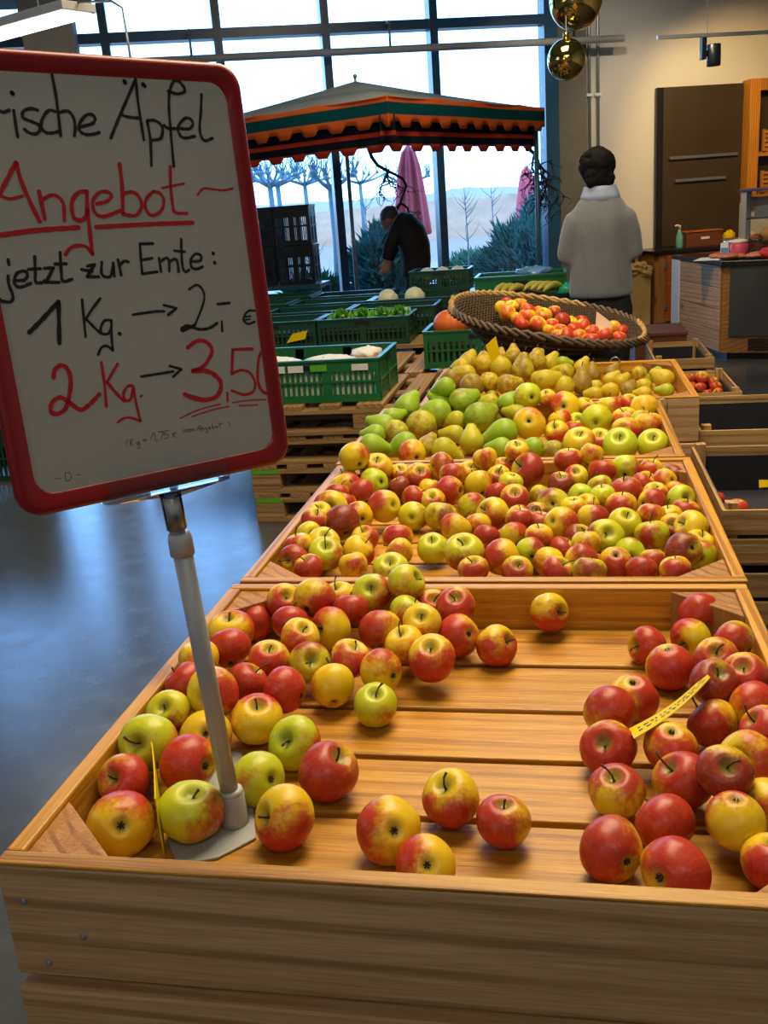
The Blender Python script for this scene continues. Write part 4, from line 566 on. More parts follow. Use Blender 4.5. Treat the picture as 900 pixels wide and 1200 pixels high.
 ('A','apples in the wicker basket',(0.5894, 3.704, 0.8661, 0.0329),(0.26, -0.05, 0.96, 0.2, -0.98, -0.08),(0.36, 0.0, 0.0, 0.87),'orange-red apple, fifth from left in second row back, wicker basket'),
 ('A','apples in the wicker basket',(0.6151, 3.5806, 0.855, 0.0373),(-0.67, -0.27, 0.69, -0.01, -1.0, 0.04),(0.59, 0.06, 0.09, 0.88),'mostly red apple, second from left in front row, wicker basket'),
 ('A','apples in the wicker basket',(0.6699, 3.6431, 0.8388, 0.0378),(-0.45, 0.42, 0.78, -0.12, -0.99, 0.07),(0.3, 0.02, 0.0, 0.03),'orange-red apple, third from left in front row, wicker basket'),
 ('A','apples in the wicker basket',(0.6888, 3.7787, 0.8677, 0.0388),(-0.36, -0.31, 0.88, -0.08, -0.99, 0.09),(0.65, 0.05, 0.16, 0.88),'mostly red apple, fifth from left in third row back, wicker basket'),
 ('A','apples in the wicker basket',(0.6466, 3.7267, 0.8601, 0.033),(0.49, 0.22, 0.84, -0.01, -0.99, 0.15),(0.56, 0.12, 0.13, 0.34),'mostly red apple, sixth from left in second row back, wicker basket'),
 ('A','apples in the wicker basket',(0.7292, 3.72, 0.8465, 0.0356),(-0.41, -0.25, 0.88, 0.01, -0.96, 0.27),(0.56, 0.07, 0.03, 0.2),'mostly red apple, seventh from left in second row back, wicker basket'),
 ('A','apples in the wicker basket',(0.7841, 3.6809, 0.8334, 0.0405),(-0.42, 0.17, 0.89, 0.14, -0.93, 0.34),(0.38, 0.04, 0.25, 0.37),'half red half yellow apple, eighth from left in second row back, wicker basket'),
 ('A','apples in the wicker basket',(0.7219, 3.5963, 0.8288, 0.0373),(0.23, 0.02, 0.97, -0.09, -0.97, 0.2),(0.56, 0.13, 0.34, 0.08),'mostly red apple, fourth from left in front row, wicker basket'),
 ('A','apples in the wicker basket',(0.8331, 3.8451, 0.8468, 0.0349),(0.59, 0.38, 0.71, 0.1, -0.99, 0.0),(0.15, 0.09, 0.12, 0.04),'yellow apple, fifth from left in fourth row back, wicker basket'),
 ('A','apples in the wicker basket',(0.8631, 3.7912, 0.8357, 0.0318),(-0.64, 0.05, 0.77, -0.11, -0.97, 0.22),(0.57, 0.11, 0.26, 0.78),'mostly red apple, sixth from left in third row back, wicker basket'),
 ('A','apples in the wicker basket',(0.8503, 3.7303, 0.8104, 0.038),(0.39, -0.04, 0.92, -0.1, -0.99, 0.03),(0.55, 0.09, 0.14, 0.64),'mostly red apple, ninth from left in second row back, wicker basket'),
 ('A','apples in the wicker basket',(0.7745, 3.8326, 0.8403, 0.031),(0.05, -0.15, 0.99, -0.16, -0.95, 0.28),(0.79, 0.03, 0.62, 0.36),'dark wine-red apple, fourth from left in fourth row back, wicker basket'),
 ('A','apples in the wicker basket',(0.6858, 3.9656, 0.872, 0.031),(0.28, 0.34, 0.9, 0.03, -1.0, 0.09),(0.74, 0.04, 0.52, 0.48),'dark wine-red apple, sixth from left in fifth row back, wicker basket'),
 ('A','apples in the wicker basket',(0.4831, 3.9077, 0.9279, 0.031),(-0.57, -0.15, 0.81, 0.1, -0.98, 0.19),(0.48, 0.03, 0.08, 0.35),'mostly red apple, fourth from left in fifth row back, wicker basket'),
 ('A','apples in the wicker basket',(0.3973, 3.7209, 0.9211, 0.0345),(0.82, 0.06, 0.57, 0.07, -0.97, 0.21),(0.28, 0.0, 0.0, 0.13),'orange-red apple, first from left in second row back, wicker basket'),
 ('A','apples in the wicker basket',(0.4213, 3.6638, 0.9033, 0.0341),(0.42, 0.07, 0.9, 0.0, -0.98, 0.18),(0.51, 0.0, 0.18, 0.5),'mostly red apple, second from left in second row back, wicker basket'),
 ('A','apples in the wicker basket',(0.5783, 3.6329, 0.8483, 0.031),(0.61, -0.32, 0.72, 0.22, -0.93, 0.31),(0.42, 0.0, 0.0, 0.36),'orange-red apple, first from left in front row, wicker basket'),
 ('A','apples in the lug crate',(1.2293, 3.8692, 0.5937, 0.0316),(0.15, -0.77, 0.62, -0.12, -0.98, 0.16),(0.55, 0.0, 0.06, 0.12),'orange-red apple, third from left in back row, small slatted crate'),
 ('A','apples in the lug crate',(1.175, 3.8744, 0.5927, 0.0264),(0.26, -0.34, 0.9, 0.02, -0.99, 0.12),(0.72, 0.15, 0.17, 0.45),'mostly red apple, first from left in back row, small slatted crate'),
 ('A','apples in the lug crate',(1.2167, 3.8117, 0.5582, 0.0271),(0.11, 0.57, 0.81, -0.05, -0.99, 0.16),(0.42, 0.0, 0.07, 0.91),'orange-red apple, first from left in front row, small slatted crate'),
 ('A','apples in the lug crate',(1.2782, 3.8744, 0.5702, 0.0264),(0.28, -0.41, 0.87, -0.05, -0.99, 0.14),(0.68, 0.01, 0.14, 0.1),'mostly red apple, fourth from left in back row, small slatted crate'),
 ('A','apples in the lug crate',(1.2814, 3.7991, 0.5615, 0.0294),(0.46, -0.36, 0.81, -0.27, -0.96, 0.07),(0.61, 0.0, 0.14, 0.26),'mostly red apple, third from left in front row, small slatted crate'),
 ('A','apples in the lug crate',(1.2429, 3.7798, 0.5338, 0.025),(-0.43, 0.06, 0.9, -0.19, -0.97, 0.11),(0.62, 0.0, 0.2, 0.59),'mostly red apple, second from left in front row, small slatted crate'),
 ('A','apples in the lug crate',(1.2847, 3.7453, 0.5438, 0.0263),(-0.72, -0.11, 0.69, -0.13, -0.98, 0.12),(0.49, 0.1, 0.09, 0.29),'orange-red apple, fourth from left in front row, small slatted crate'),
 ('A','apples in the lug crate',(1.1839, 3.8457, 0.5566, 0.025),(-0.36, -0.46, 0.81, 0.01, -0.99, 0.17),(0.75, 0.03, 0.25, 0.88),'mostly red apple, second from left in back row, small slatted crate'),
 ('A','apples in the lined crate',(1.042, 2.0392, 0.5667, 0.028),(-0.16, 0.24, 0.96, -0.06, -0.98, 0.18),(0.71, 0.07, 0.21, 0.29),'mostly red apple, first from left in back row, dark lined crate'),
 ('A','apples in the lined crate',(1.0869, 1.9368, 0.5732, 0.0304),(0.1, -0.09, 0.99, -0.18, -0.93, 0.33),(0.71, 0.01, 0.2, 0.55),'mostly red apple, first from left in second row back, dark lined crate'),
 ('A','apples in the lined crate',(1.0902, 1.8259, 0.5701, 0.028),(0.19, -0.07, 0.98, -0.14, -0.9, 0.41),(0.73, 0.23, 0.34, 0.45),'mostly red apple, first from left in front row, dark lined crate'),
 ('A','apples in the lined crate',(1.1381, 1.8483, 0.5599, 0.028),(0.07, 0.18, 0.98, -0.24, -0.91, 0.34),(0.02, 0.78, 0.36, 0.02),'green-yellow apple, second from left in front row, dark lined crate'),
]
STROKES = [
 ('k',3.2,[(-1097, 1660), (-1061, 1646), (-1003, 1667)]),
 ('k',3.2,[(-958, 1664), (-964, 1509), (-964, 1428)]),
 ('k',4.5,[(-944, 1824), (-940, 1818)]),
 ('k',3.2,[(-724, 1675), (-788, 1688), (-865, 1659), (-879, 1600), (-796, 1565), (-738, 1536), (-740, 1484), (-793, 1453), (-854, 1467), (-885, 1496)]),
 ('k',3.2,[(-551, 1668), (-615, 1674), (-685, 1605), (-715, 1529), (-693, 1477), (-639, 1463), (-562, 1479), (-534, 1495)]),
 ('k',3.2,[(-517, 2006), (-515, 1775), (-536, 1442)]),
 ('k',3.2,[(-503, 1662), (-418, 1675), (-372, 1613), (-372, 1521), (-395, 1444)]),
 ('k',3.2,[(-311, 1530), (-186, 1563), (-147, 1610), (-170, 1648), (-240, 1639), (-313, 1568), (-333, 1506), (-290, 1461), (-205, 1459), (-124, 1479)]),
 ('k',3.2,[(-12, 1426), (124, 1641), (366, 2008)]),
 ('k',3.2,[(369, 2008), (355, 1774), (354, 1415)]),
 ('k',3.2,[(139, 1672), (195, 1639), (356, 1627)]),
 ('k',4.5,[(239, 1983), (244, 1971)]),
 ('k',4.5,[(443, 1964), (457, 1949)]),
 ('k',3.2,[(425, 1604), (429, 1419), (396, 1159)]),
 ('k',3.2,[(425, 1604), (510, 1610), (577, 1567), (588, 1502), (543, 1428), (437, 1411)]),
 ('k',3.2,[(655, 1150), (682, 1520), (703, 1748), (741, 1911), (806, 2011), (863, 2013), (915, 1959), (913, 1910), (822, 1885), (722, 1910)]),
 ('k',3.2,[(614, 1564), (655, 1533), (741, 1534)]),
 ('k',3.2,[(780, 1538), (895, 1532), (957, 1575), (942, 1632), (875, 1639), (790, 1571), (771, 1505), (821, 1440), (961, 1459)]),
 ('k',3.2,[(1118, 1890), (1079, 1710), (1038, 1560), (1040, 1460), (1082, 1414), (1177, 1442)]),
 ('r',4.4,[(-1255, 879), (-1140, 1034), (-1029, 1186)]),
 ('r',4.4,[(-1025, 1186), (-1002, 979), (-900, 634)]),
 ('r',3.2,[(-1238, 886), (-1151, 854), (-1022, 877)]),
 ('r',4.4,[(-852, 916), (-843, 656)]),
 ('r',3.8,[(-829, 840), (-732, 880), (-655, 851), (-628, 773), (-649, 636)]),
 ('r',4.4,[(-375, 908), (-445, 901), (-525, 833), (-553, 724), (-534, 645), (-460, 634), (-407, 688), (-388, 766)]),
 ('r',4.4,[(-362, 908), (-384, 766), (-402, 529), (-415, 298)]),
 ('r',3.8,[(-415, 298), (-474, 373), (-574, 386), (-647, 358), (-698, 306)]),
 ('r',3.8,[(-277, 787), (-168, 808), (-105, 863), (-151, 904), (-241, 890), (-316, 812), (-317, 709), (-248, 659), (-139, 680), (-25, 716)]),
 ('r',4.4,[(39, 1173), (29, 965), (-11, 675)]),
 ('r',3.8,[(41, 884), (151, 890), (210, 816), (205, 734), (137, 663), (55, 660), (-13, 684)]),
 ('r',5.0,[(-1324, 519), (-972, 550), (-516, 562)]),
 ('r',4.6,[(-328, 558), (240, 565), (781, 562)]),
 ('r',3.6,[(369, 894), (284, 830), (251, 749), (282, 666), (346, 656), (440, 711), (477, 810), (441, 877), (369, 894)]),
 ('r',3.6,[(612, 1147), (582, 924), (573, 741), (596, 673), (730, 661)]),
 ('r',2.6,[(479, 929), (745, 971)]),
 ('r',2.4,[(892, 854), (972, 914), (1091, 907), (1211, 893), (1343, 911)]),
 ('k',3.2,[(-1275, 290), (-1276, 244)]),
 ('k',3.2,[(-1304, 139), (-1312, 55), (-1294, -54), (-1327, -105), (-1410, -91), (-1425, -71)]),
 ('k',3.2,[(-1243, 89), (-1156, 90), (-1115, 134), (-1140, 174), (-1215, 156), (-1255, 82), (-1238, 34), (-1184, 27), (-1098, 55)]),
 ('k',3.2,[(-1011, 305), (-1033, 159), (-1048, 67), (-1002, 51), (-950, 68)]),
 ('k',3.2,[(-1097, 187), (-976, 187)]),
 ('k',3.2,[(-936, 187), (-846, 186)]),
 ('k',3.2,[(-846, 186), (-945, 52)]),
 ('k',3.2,[(-945, 52), (-815, 42)]),
 ('k',3.2,[(-749, 330), (-771, 158), (-771, 50), (-676, 64)]),
 ('k',3.2,[(-823, 221), (-707, 217)]),
 ('k',3.2,[(-492, 180), (-412, 191)]),
 ('k',3.2,[(-412, 191), (-512, 76)]),
 ('k',3.2,[(-512, 76), (-391, 68)]),
 ('k',3.2,[(-558, 152), (-451, 124)]),
 ('k',3.2,[(-330, 210), (-353, 106), (-322, 63), (-259, 67), (-214, 170)]),
 ('k',3.2,[(-209, 194), (-219, 64)]),
 ('k',3.2,[(-150, 224), (-143, 67)]),
 ('k',3.2,[(-144, 158), (-91, 204), (-38, 196)]),
 ('k',4.4,[(-1203, -414), (-1053, -302), (-858, -145)]),
 ('k',4.4,[(-855, -146), (-884, -327), (-920, -548)]),
 ('k',2.8,[(-608, -145), (-638, -514)]),
 ('k',2.8,[(-414, -150), (-519, -247), (-602, -338)]),
 ('k',2.8,[(-602, -338), (-535, -426), (-469, -502)]),
 ('k',2.8,[(-332, -380), (-402, -373), (-457, -434), (-460, -500), (-390, -507), (-343, -445)]),
 ('k',2.8,[(-336, -380), (-339, -416), (-360, -546), (-372, -685)]),
 ('k',2.8,[(-372, -685), (-426, -634), (-490, -642), (-539, -710)]),
 ('k',3.6,[(-269, -520), (-264, -527)]),
 ('k',3.0,[(273, 366), (122, 370)]),
 ('k',3.0,[(122, 370), (106, 199), (96, 68)]),
 ('k',3.0,[(95, 64), (271, 74)]),
 ('k',3.0,[(106, 203), (237, 218)]),
 ('k',3.0,[(316, 213), (315, 71)]),
 ('k',3.0,[(318, 169), (396, 209), (427, 180), (413, 73)]),
 ('k',3.0,[(430, 171), (505, 193), (525, 156), (522, 57)]),
 ('k',3.0,[(612, 395), (587, 225), (581, 98), (604, 51), (649, 67)]),
 ('k',3.0,[(510, 279), (631, 262)]),
 ('k',3.0,[(696, 155), (802, 158), (821, 212), (751, 230), (687, 165), (689, 92), (745, 73), (822, 92)]),
 ('k',3.8,[(976, 229), (979, 221)]),
 ('k',3.8,[(977, 129), (980, 121)]),
 ('k',2.7,[(613, -137), (715, -97), (780, -154), (785, -247), (721, -372), (621, -520)]),
 ('k',3.2,[(621, -520), (466, -566), (459, -541), (536, -521), (655, -570), (783, -574), (899, -529)]),
 ('k',2.7,[(961, -516), (949, -623)]),
 ('k',3.0,[(939, -322), (1093, -324)]),
 ('k',2.4,[(1404, -437), (1317, -435), (1240, -514), (1294, -577), (1389, -558)]),
 ('k',2.0,[(1262, -493), (1342, -495)]),
 ('k',2.0,[(1257, -526), (1325, -526)]),
 ('k',2.8,[(-84, -344), (159, -335), (279, -341)]),
 ('k',2.8,[(286, -278), (429, -323)]),
 ('k',2.8,[(429, -323), (316, -386)]),
 ('k',3.4,[(-272, -520), (-267, -526)]),
 ('r',4.6,[(-1042, -878), (-1013, -803), (-940, -770), (-883, -820), (-874, -937), (-915, -1076), (-976, -1199), (-1073, -1242), (-1132, -1204), (-1102, -1122), (-1014, -1084), (-934, -1139), (-831, -1235), (-734, -1206), (-599, -1110)]),
 ('r',3.4,[(-518, -793), (-522, -984), (-545, -1242)]),
 ('r',3.0,[(-343, -829), (-492, -996)]),
 ('r',3.6,[(-492, -996), (-419, -1118), (-341, -1220)]),
 ('r',3.0,[(-225, -1070), (-283, -1077), (-336, -1145), (-324, -1214), (-266, -1208), (-219, -1101)]),
 ('r',3.0,[(-212, -1087), (-212, -1269), (-196, -1455)]),
 ('r',2.6,[(-196, -1455), (-309, -1399), (-390, -1401), (-452, -1429)]),
 ('r',2.6,[(-150, -1199), (-132, -1192)]),
 ('k',2.8,[(-107, -991), (144, -989), (274, -986)]),
 ('k',2.8,[(242, -923), (375, -975)]),
 ('k',2.8,[(375, -975), (264, -1044)]),
 ('r',4.4,[(491, -753), (613, -697), (723, -715), (787, -806), (736, -901), (630, -988), (513, -1013)]),
 ('r',5.4,[(513, -1013), (690, -1039), (812, -1132), (830, -1236), (756, -1328), (614, -1348), (484, -1309), (371, -1252)]),
 ('r',3.0,[(900, -1308), (889, -1399)]),
 ('r',3.6,[(1310, -862), (1049, -841)]),
 ('r',3.6,[(1049, -841), (993, -1105)]),
 ('r',3.2,[(993, -1105), (1128, -1081), (1240, -1137), (1281, -1257), (1230, -1344), (1106, -1358), (961, -1292)]),
 ('r',3.6,[(1470, -860), (1376, -978), (1326, -1180), (1334, -1306), (1385, -1377), (1440, -1389)]),
 ('r',1.5,[(272, -1501), (506, -1443), (798, -1420)]),
 ('r',1.5,[(417, -1504), (638, -1473), (893, -1461)]),
 ('r',1.5,[(950, -1428), (1166, -1433), (1396, -1459)]),
 ('r',1.5,[(1026, -1475), (1277, -1502)]),
 ('g',0.75,[(-350, -1630), (-352, -1698)]),
 ('g',0.75,[(-312, -1627), (-346, -1666), (-317, -1699)]),
 ('g',0.75,[(-263, -1665), (-287, -1680), (-269, -1699), (-249, -1668)]),
 ('g',0.75,[(-249, -1668), (-254, -1735), (-285, -1730)]),
 ('g',0.75,[(-204, -1656), (-156, -1658)]),
 ('g',0.75,[(-203, -1672), (-157, -1674)]),
 ('g',0.75,[(-122, -1670), (-61, -1601), (-66, -1689)]),
 ('g',0.75,[(-39, -1684), (-49, -1712)]),
 ('g',0.75,[(-9, -1610), (45, -1609), (3, -1691)]),
 ('g',0.75,[(110, -1610), (67, -1607), (57, -1641), (93, -1647), (91, -1683), (46, -1689)]),
 ('g',0.75,[(198, -1645), (158, -1648), (152, -1681), (190, -1694)]),
 ('g',0.75,[(147, -1660), (182, -1662)]),
 ('g',0.75,[(283, -1629), (293, -1661), (317, -1625)]),
 ('g',0.75,[(325, -1646), (343, -1633), (352, -1655), (332, -1667), (325, -1646)]),
 ('g',0.75,[(366, -1669), (372, -1634), (390, -1657), (405, -1635), (418, -1666)]),
 ('g',0.75,[(450, -1663), (494, -1617), (500, -1675)]),
 ('g',0.75,[(467, -1645), (502, -1651)]),
 ('g',0.75,[(512, -1673), (522, -1642), (540, -1672)]),
 ('g',0.75,[(574, -1647), (555, -1664), (577, -1672), (575, -1708), (553, -1701)]),
 ('g',0.75,[(601, -1661), (620, -1658), (608, -1648), (600, -1671), (622, -1675)]),
 ('g',0.75,[(648, -1618), (645, -1675), (670, -1667), (650, -1649)]),
 ('g',0.75,[(687, -1665), (704, -1658), (701, -1678), (687, -1665)]),
 ('g',0.75,[(747, -1624), (747, -1679)]),
 ('g',0.75,[(730, -1642), (784, -1640)]),
 ('g',0.75,[(862, -1642), (875, -1665), (858, -1693)]),
 ('g',0.75,[(-374, -1626), (-395, -1652), (-390, -1691)]),
 ('g',0.75,[(-1217, -1881), (-1151, -1894)]),
 ('g',0.75,[(-1101, -1844), (-1106, -1927), (-1052, -1914), (-1051, -1853), (-1108, -1842)]),
 ('g',0.75,[(-989, -1886), (-944, -1891)]),
]
# ---------------------------------------------------------------- camera
CAM = Vector((.629, -.813, 1.45))
def make_camera():
    yaw, pitch, roll = -.199, .3014, -.0743
    fw = Vector((math.sin(yaw) * math.cos(pitch), math.cos(yaw) * math.cos(pitch), -math.sin(pitch)))
    r = fw.cross(Vector((0, 0, 1))).normalized(); u = r.cross(fw)
    r2 = r * math.cos(roll) + u * math.sin(roll); u2 = -r * math.sin(roll) + u * math.cos(roll)
    m = Matrix((r2, u2, -fw)).transposed().to_4x4(); m.translation = CAM
    cd = bpy.data.cameras.new('camera'); cd.sensor_fit = 'VERTICAL'; cd.sensor_height = 36; cd.lens = 1145 * 36 / 1200
    cd.clip_start = .02; cd.clip_end = 400
    co = bpy.data.objects.new('camera', cd); co.matrix_world = m; C.objects.link(co); bpy.context.scene.camera = co
make_camera()

# ---------------------------------------------------------------- room
TH = R_(21); WO = Vector((.45, 10.3, 0))
WU = Vector((math.cos(TH), math.sin(TH), 0)); WN = Vector((-math.sin(TH), math.cos(TH), 0))   # along the window wall, outwards
def wl(s, off=0., z=0.): p = WO + WU * s - WN * off; return (p.x, p.y, z)
def struct(name, mb, mat, loc=(0, 0, 0), rotz=0., parent=None, bevel=0.):
    o = mb.build(name, mat, parent, bevel=bevel)
    if parent is None: o.location = loc; o.rotation_euler = (0, 0, rotz); o['kind'] = 'structure'
    return o
def floor_mat():
    t = NT('polished_concrete'); tc = t.n('ShaderNodeTexCoord'); v = tc.outputs['Object']
    n1 = t.noise(v, .7, 6., .6); n2 = t.noise(v, 9., 5., .7); n3 = t.noise(v, 55., 3., .6)
    c = t.mix(n1, (.035, .039, .042, 1), (.085, .091, .094, 1)); c = t.mix(t.math('MULTIPLY', t.ss(n2, .5, .8), .4), c, (.13, .13, .126, 1))
    c = t.mix(t.math('MULTIPLY', t.ss(n3, .66, .72), .5), c, (.03, .03, .03, 1))
    r = t.math('ADD', t.math('MULTIPLY', n2, .18), .13)
    t.bsdf(c, r, 0., .85, bump=n2, bstr=.03, bdist=.01); return t.m
M['floor'] = floor_mat()
M['wall'] = plain('cream_plaster', (.72, .705, .66), .85, var=.03, vs=3.)
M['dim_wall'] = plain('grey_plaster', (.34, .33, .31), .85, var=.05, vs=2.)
M['ceil'] = plain('grey_ceiling', (.42, .42, .40), .9, var=.05)
M['concrete'] = plain('raw_concrete', (.20, .185, .155), .8, var=.22, vs=6., bump=.2)
M['frame'] = plain('glow_blue_window_frame', (.028, .11, .20), .30, spec=.6, var=.05)  # blue glow of the sky is painted into the dark frame colour
M['column'] = plain('pale_concrete_column', (.55, .52, .46), .8, var=.1)
M['metal'] = plain('brushed_steel', (.55, .55, .54), .3, .9)
M['galv'] = plain('galvanised_pipe', (.42, .44, .45), .35, .7)
M['white_pipe'] = plain('white_painted_pipe', (.62, .64, .66), .4)

struct('floor', MB().box(-7.5, 6, -3.5, 13, -.2, 0), M['floor'])
struct('ceiling', MB().box(-7.5, 6, -3.5, 13, 5.4, 5.6), M['ceil'])
struct('wall_left', MB().box(-7.7, -7.5, -3.5, 10, 0, 5.4), M['dim_wall'])
struct('wall_right', MB().box(6, 6.2, -3.5, 13, 0, 5.4), M['wall'])
struct('wall_back', MB().box(-7.5, 6, -3.7, -3.5, 0, 5.4), M['dim_wall'])
struct('wall_window', MB().box(.07, 6.2, 0, .3, 0, 5.4), M['wall'], WO, TH)
struct('trim_1', MB().box(.075, .385, -.10, -.001, 0, 5.4), M['concrete'], WO, TH, bevel=.008)
struct('trim_2', MB().box(-5.06, -4.62, -.55, -.06, 0, 5.4), M['column'], WO, TH, bevel=.01)
struct('trim_3', MB().box(-5.9, -4.45, -1.4, -.07, 3.42, 3.75), M['dim_wall'], WO, TH)
mx = [-7.8, -6.6, -5.5, -4.38, -3.33, -2.29, -1.21, 0.]
for i in range(len(mx) - 1):
    a, b = mx[i], mx[i + 1]
    fr = MB(); w = .04
    rw = .07 if i == len(mx) - 2 else w
    fr.box(a + .001, a + w, -.11, .08, 0, 5.4); fr.box(b - rw, b + (.068 if rw > w else -.001), -.11, .08, 0, 5.4)
    for z0, z1 in ((0, .10), (3.10, 3.19), (5.3, 5.4)): fr.box(a + w, b - rw, -.10, .07, z0, z1)
    f = struct('window_%d' % (i + 1), fr, M['frame'], WO, TH)
    pn = MB().box(a + w, b - rw, .0, .006, .10, 3.10).box(a + w, b - rw, .0, .006, 3.19, 5.3)
    pn.build('pane', M['pane'], f)
# heating pipe along the glazing, two wall pipes
t = thing('heating_pipe', 'long pale horizontal pipe running in front of the window wall', 'pipe', wl(-4.2, .3, 2.9), TH)
MB().tube([(0, 0, 0), (4.9, 0, 0)], .034, 12).build('pipe_run', M['white_pipe'], t, True)
for k in range(3): MB().tube([(.6 + k * 1.9, 0, .03), (.6 + k * 1.9, 0, .25), (.6 + k * 1.9, .18, .25)], .012).build('bracket', M['galv'], t, True)
for s, lb in ((.44, 'slim vertical metal conduit next to the concrete pilaster'), (.535, 'slim vertical metal conduit on the cream plaster side of its twin')):
    t = thing('wall_conduit', lb, 'pipe', wl(s, .03, .9))
    MB().tube([(0, 0, 0), (0, 0, 4.4)], .016, 10).build('tube', M['galv'], t, True)
    for z in (.3, 1.5, 2.7): MB().box(-.03, .03, -.018, .028, z, z + .03).build('clip', M['galv'], t)

# ---------------------------------------------------------------- light
def area(name, loc, size, power, col, target=None, sy=None, spread=None):
    l = bpy.data.lights.new(name, 'AREA'); l.energy = power; l.color = col; l.shape = 'RECTANGLE'; l.size = size; l.size_y = sy or size
    if spread: l.spread = spread
    o = bpy.data.objects.new(name, l); o.location = loc; C.objects.link(o)
    if target: o.rotation_euler = (Vector(target) - Vector(loc)).to_track_quat('-Z', 'Y').to_euler()
    return o
def spot(name, loc, target, power, col, ang=60, blend=.6, r=.05):
    l = bpy.data.lights.new(name, 'SPOT'); l.energy = power; l.color = col; l.spot_size = R_(ang); l.spot_blend = blend; l.shadow_soft_size = r
    o = bpy.data.objects.new(name, l); o.location = loc; C.objects.link(o)
    o.rotation_euler = (Vector(target) - Vector(loc)).to_track_quat('-Z', 'Y').to_euler(); return o
WARM = (1, .81, .53); NEUT = (1, .93, .82); COOL = (.80, .90, 1)
area('hall_lamp_over_crates', (.7, 1.6, 3.4), 1.2, 125, WARM, (.5, 1.3, .8), 2.6)
area('fill_lamp_near', (1.4, -2.2, 3.6), 1.2, 15, NEUT, (.5, .6, .8))  # added general fill behind the camera, not a fixture of the hall
area('hall_lamp_mid', (.3, 4.4, 4.2), 1.4, 85, WARM, (.2, 4.4, .8))
area('fill_lamp_side', (-6.8, .5, 3.0), 3., 26, COOL, (0, 1, .8), 2.)  # added cool ambient fill; the left wall has no window
area('fill_lamp_rear', (-1.2, -3.3, 2.4), 1.6, 16, (1, .95, .88), (.4, 1, .8))  # added to brighten the crate front; no window stands behind the camera
spot('counter_spot', (1.75, 8.7, 3.3), (1.75, 10.5, 1.7), 70, (1, .74, .42), 75)
spot('shelf_spot', (2.5, 8.6, 3.2), (2.5, 10.7, 1.9), 170, (1, .62, .22), 70)
spot('counter_top_spot', (.95, 6.6, 3.6), (1.9, 8.3, .5), 260, (1, .78, .5), 42)
spot('wall_spot', (1.0, 8.0, 3.4), (1.0, 10.4, 1.6), 55, (1, .9, .74), 85)
spot('basket_spot', (.75, 2.9, 3.2), (.58, 3.75, .9), 130, (1, .74, .40), 26, .5)
W = bpy.data.worlds.new('winter_sky'); bpy.context.scene.world = W; W.use_nodes = True
wt = W.node_tree; wt.nodes.clear()
wo = wt.nodes.new('ShaderNodeOutputWorld'); bg = wt.nodes.new('ShaderNodeBackground'); tcw = wt.nodes.new('ShaderNodeTexCoord'); sx = wt.nodes.new('ShaderNodeSeparateXYZ'); cr = wt.nodes.new('ShaderNodeValToRGB')
wt.links.new(tcw.outputs['Generated'], sx.inputs[0]); wt.links.new(sx.outputs[2], cr.inputs[0])
cr.color_ramp.elements[0].position = 0; cr.color_ramp.elements[0].color = (.31, .60, 1, 1)
cr.color_ramp.elements[1].position = .5; cr.color_ramp.elements[1].color = (.20, .47, 1, 1)
wt.links.new(cr.outputs[0], bg.inputs[0]); bg.inputs[1].default_value = 6.5; wt.links.new(bg.outputs[0], wo.inputs[0])
vs = bpy.context.scene.view_settings
bpy.context.scene.display_settings.display_device = 'sRGB'
vs.view_transform = 'Standard'; vs.look = 'None'; vs.exposure = 0.; vs.gamma = 1.; vs.use_curve_mapping = False
sc_ = bpy.context.scene.cycles
sc_.max_bounces = 6; sc_.diffuse_bounces = 3; sc_.glossy_bounces = 3; sc_.transmission_bounces = 4; sc_.transparent_max_bounces = 12
sc_.caustics_reflective = False; sc_.caustics_refractive = False; sc_.sample_clamp_indirect = 4.
try:
    sc_.use_denoising = True; sc_.denoiser = 'OPENIMAGEDENOISE'
except Exception: pass
# portal at the window wall so daylight samples well
pl_ = area('window_portal', wl(-3.9, -.15, 2.7), 7.6, 1, (1, 1, 1), None, 5.2); pl_.data.cycles.is_portal = True
pl_.rotation_euler = (-WN).to_track_quat('-Z', 'Y').to_euler()

# ---------------------------------------------------------------- display crates
def display_crate(x0, y0, zt, w, d, label, fl, mats='pine', screws=False, h=.15):
    P = {a: M[mats + '_' + a] for a in 'xyz'}
    t = thing('display_crate', label, 'crate', (x0, y0, zt - h))
    T = .022
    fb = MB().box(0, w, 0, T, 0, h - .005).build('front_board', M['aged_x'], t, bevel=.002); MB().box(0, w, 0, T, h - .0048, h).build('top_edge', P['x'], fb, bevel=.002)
    MB().box(0, w, d - T, d, 0, h).build('back_board', P['x'], t, bevel=.003)
    for xx in (0, w - T): MB().box(xx, xx + T, T + .0005, d - T - .0005, 0, h).build('side_board', P['y'], t, bevel=.003)
    n = len(fl) - 1; zf = h - .075
    for i in range(n): MB().box(T + .001, w - T - .001, fl[i] + .006, fl[i + 1] - .006, zf - .02, zf).build('slat', P['x'], t, bevel=.003)
    c = .105
    for sx_, sy_ in ((0, 0), (1, 0), (0, 1), (1, 1)):
        px = [(T + .0005, T + .0005), (T + c, T + .0005), (T + .0005, T + c)]
        px = [((w - x) if sx_ else x, (d - y) if sy_ else y) for x, y in px]
        if sx_ != sy_: px.reverse()
        MB().prism(px, zf + .001, h - .006).build('corner_block', M['end'], t, bevel=.002)
    if screws:
        for x, z in ((.026, .10), (.09, .058), (.041, .018)):
            MB().lathe([(.0042, 0), (.0042, .0012), (.002, .002)], 10, Matrix.Translation((x, .0002, z)) @ Matrix.Rotation(pi / 2, 4, 'X')).build('screw', M['screw'], fb)
    return t
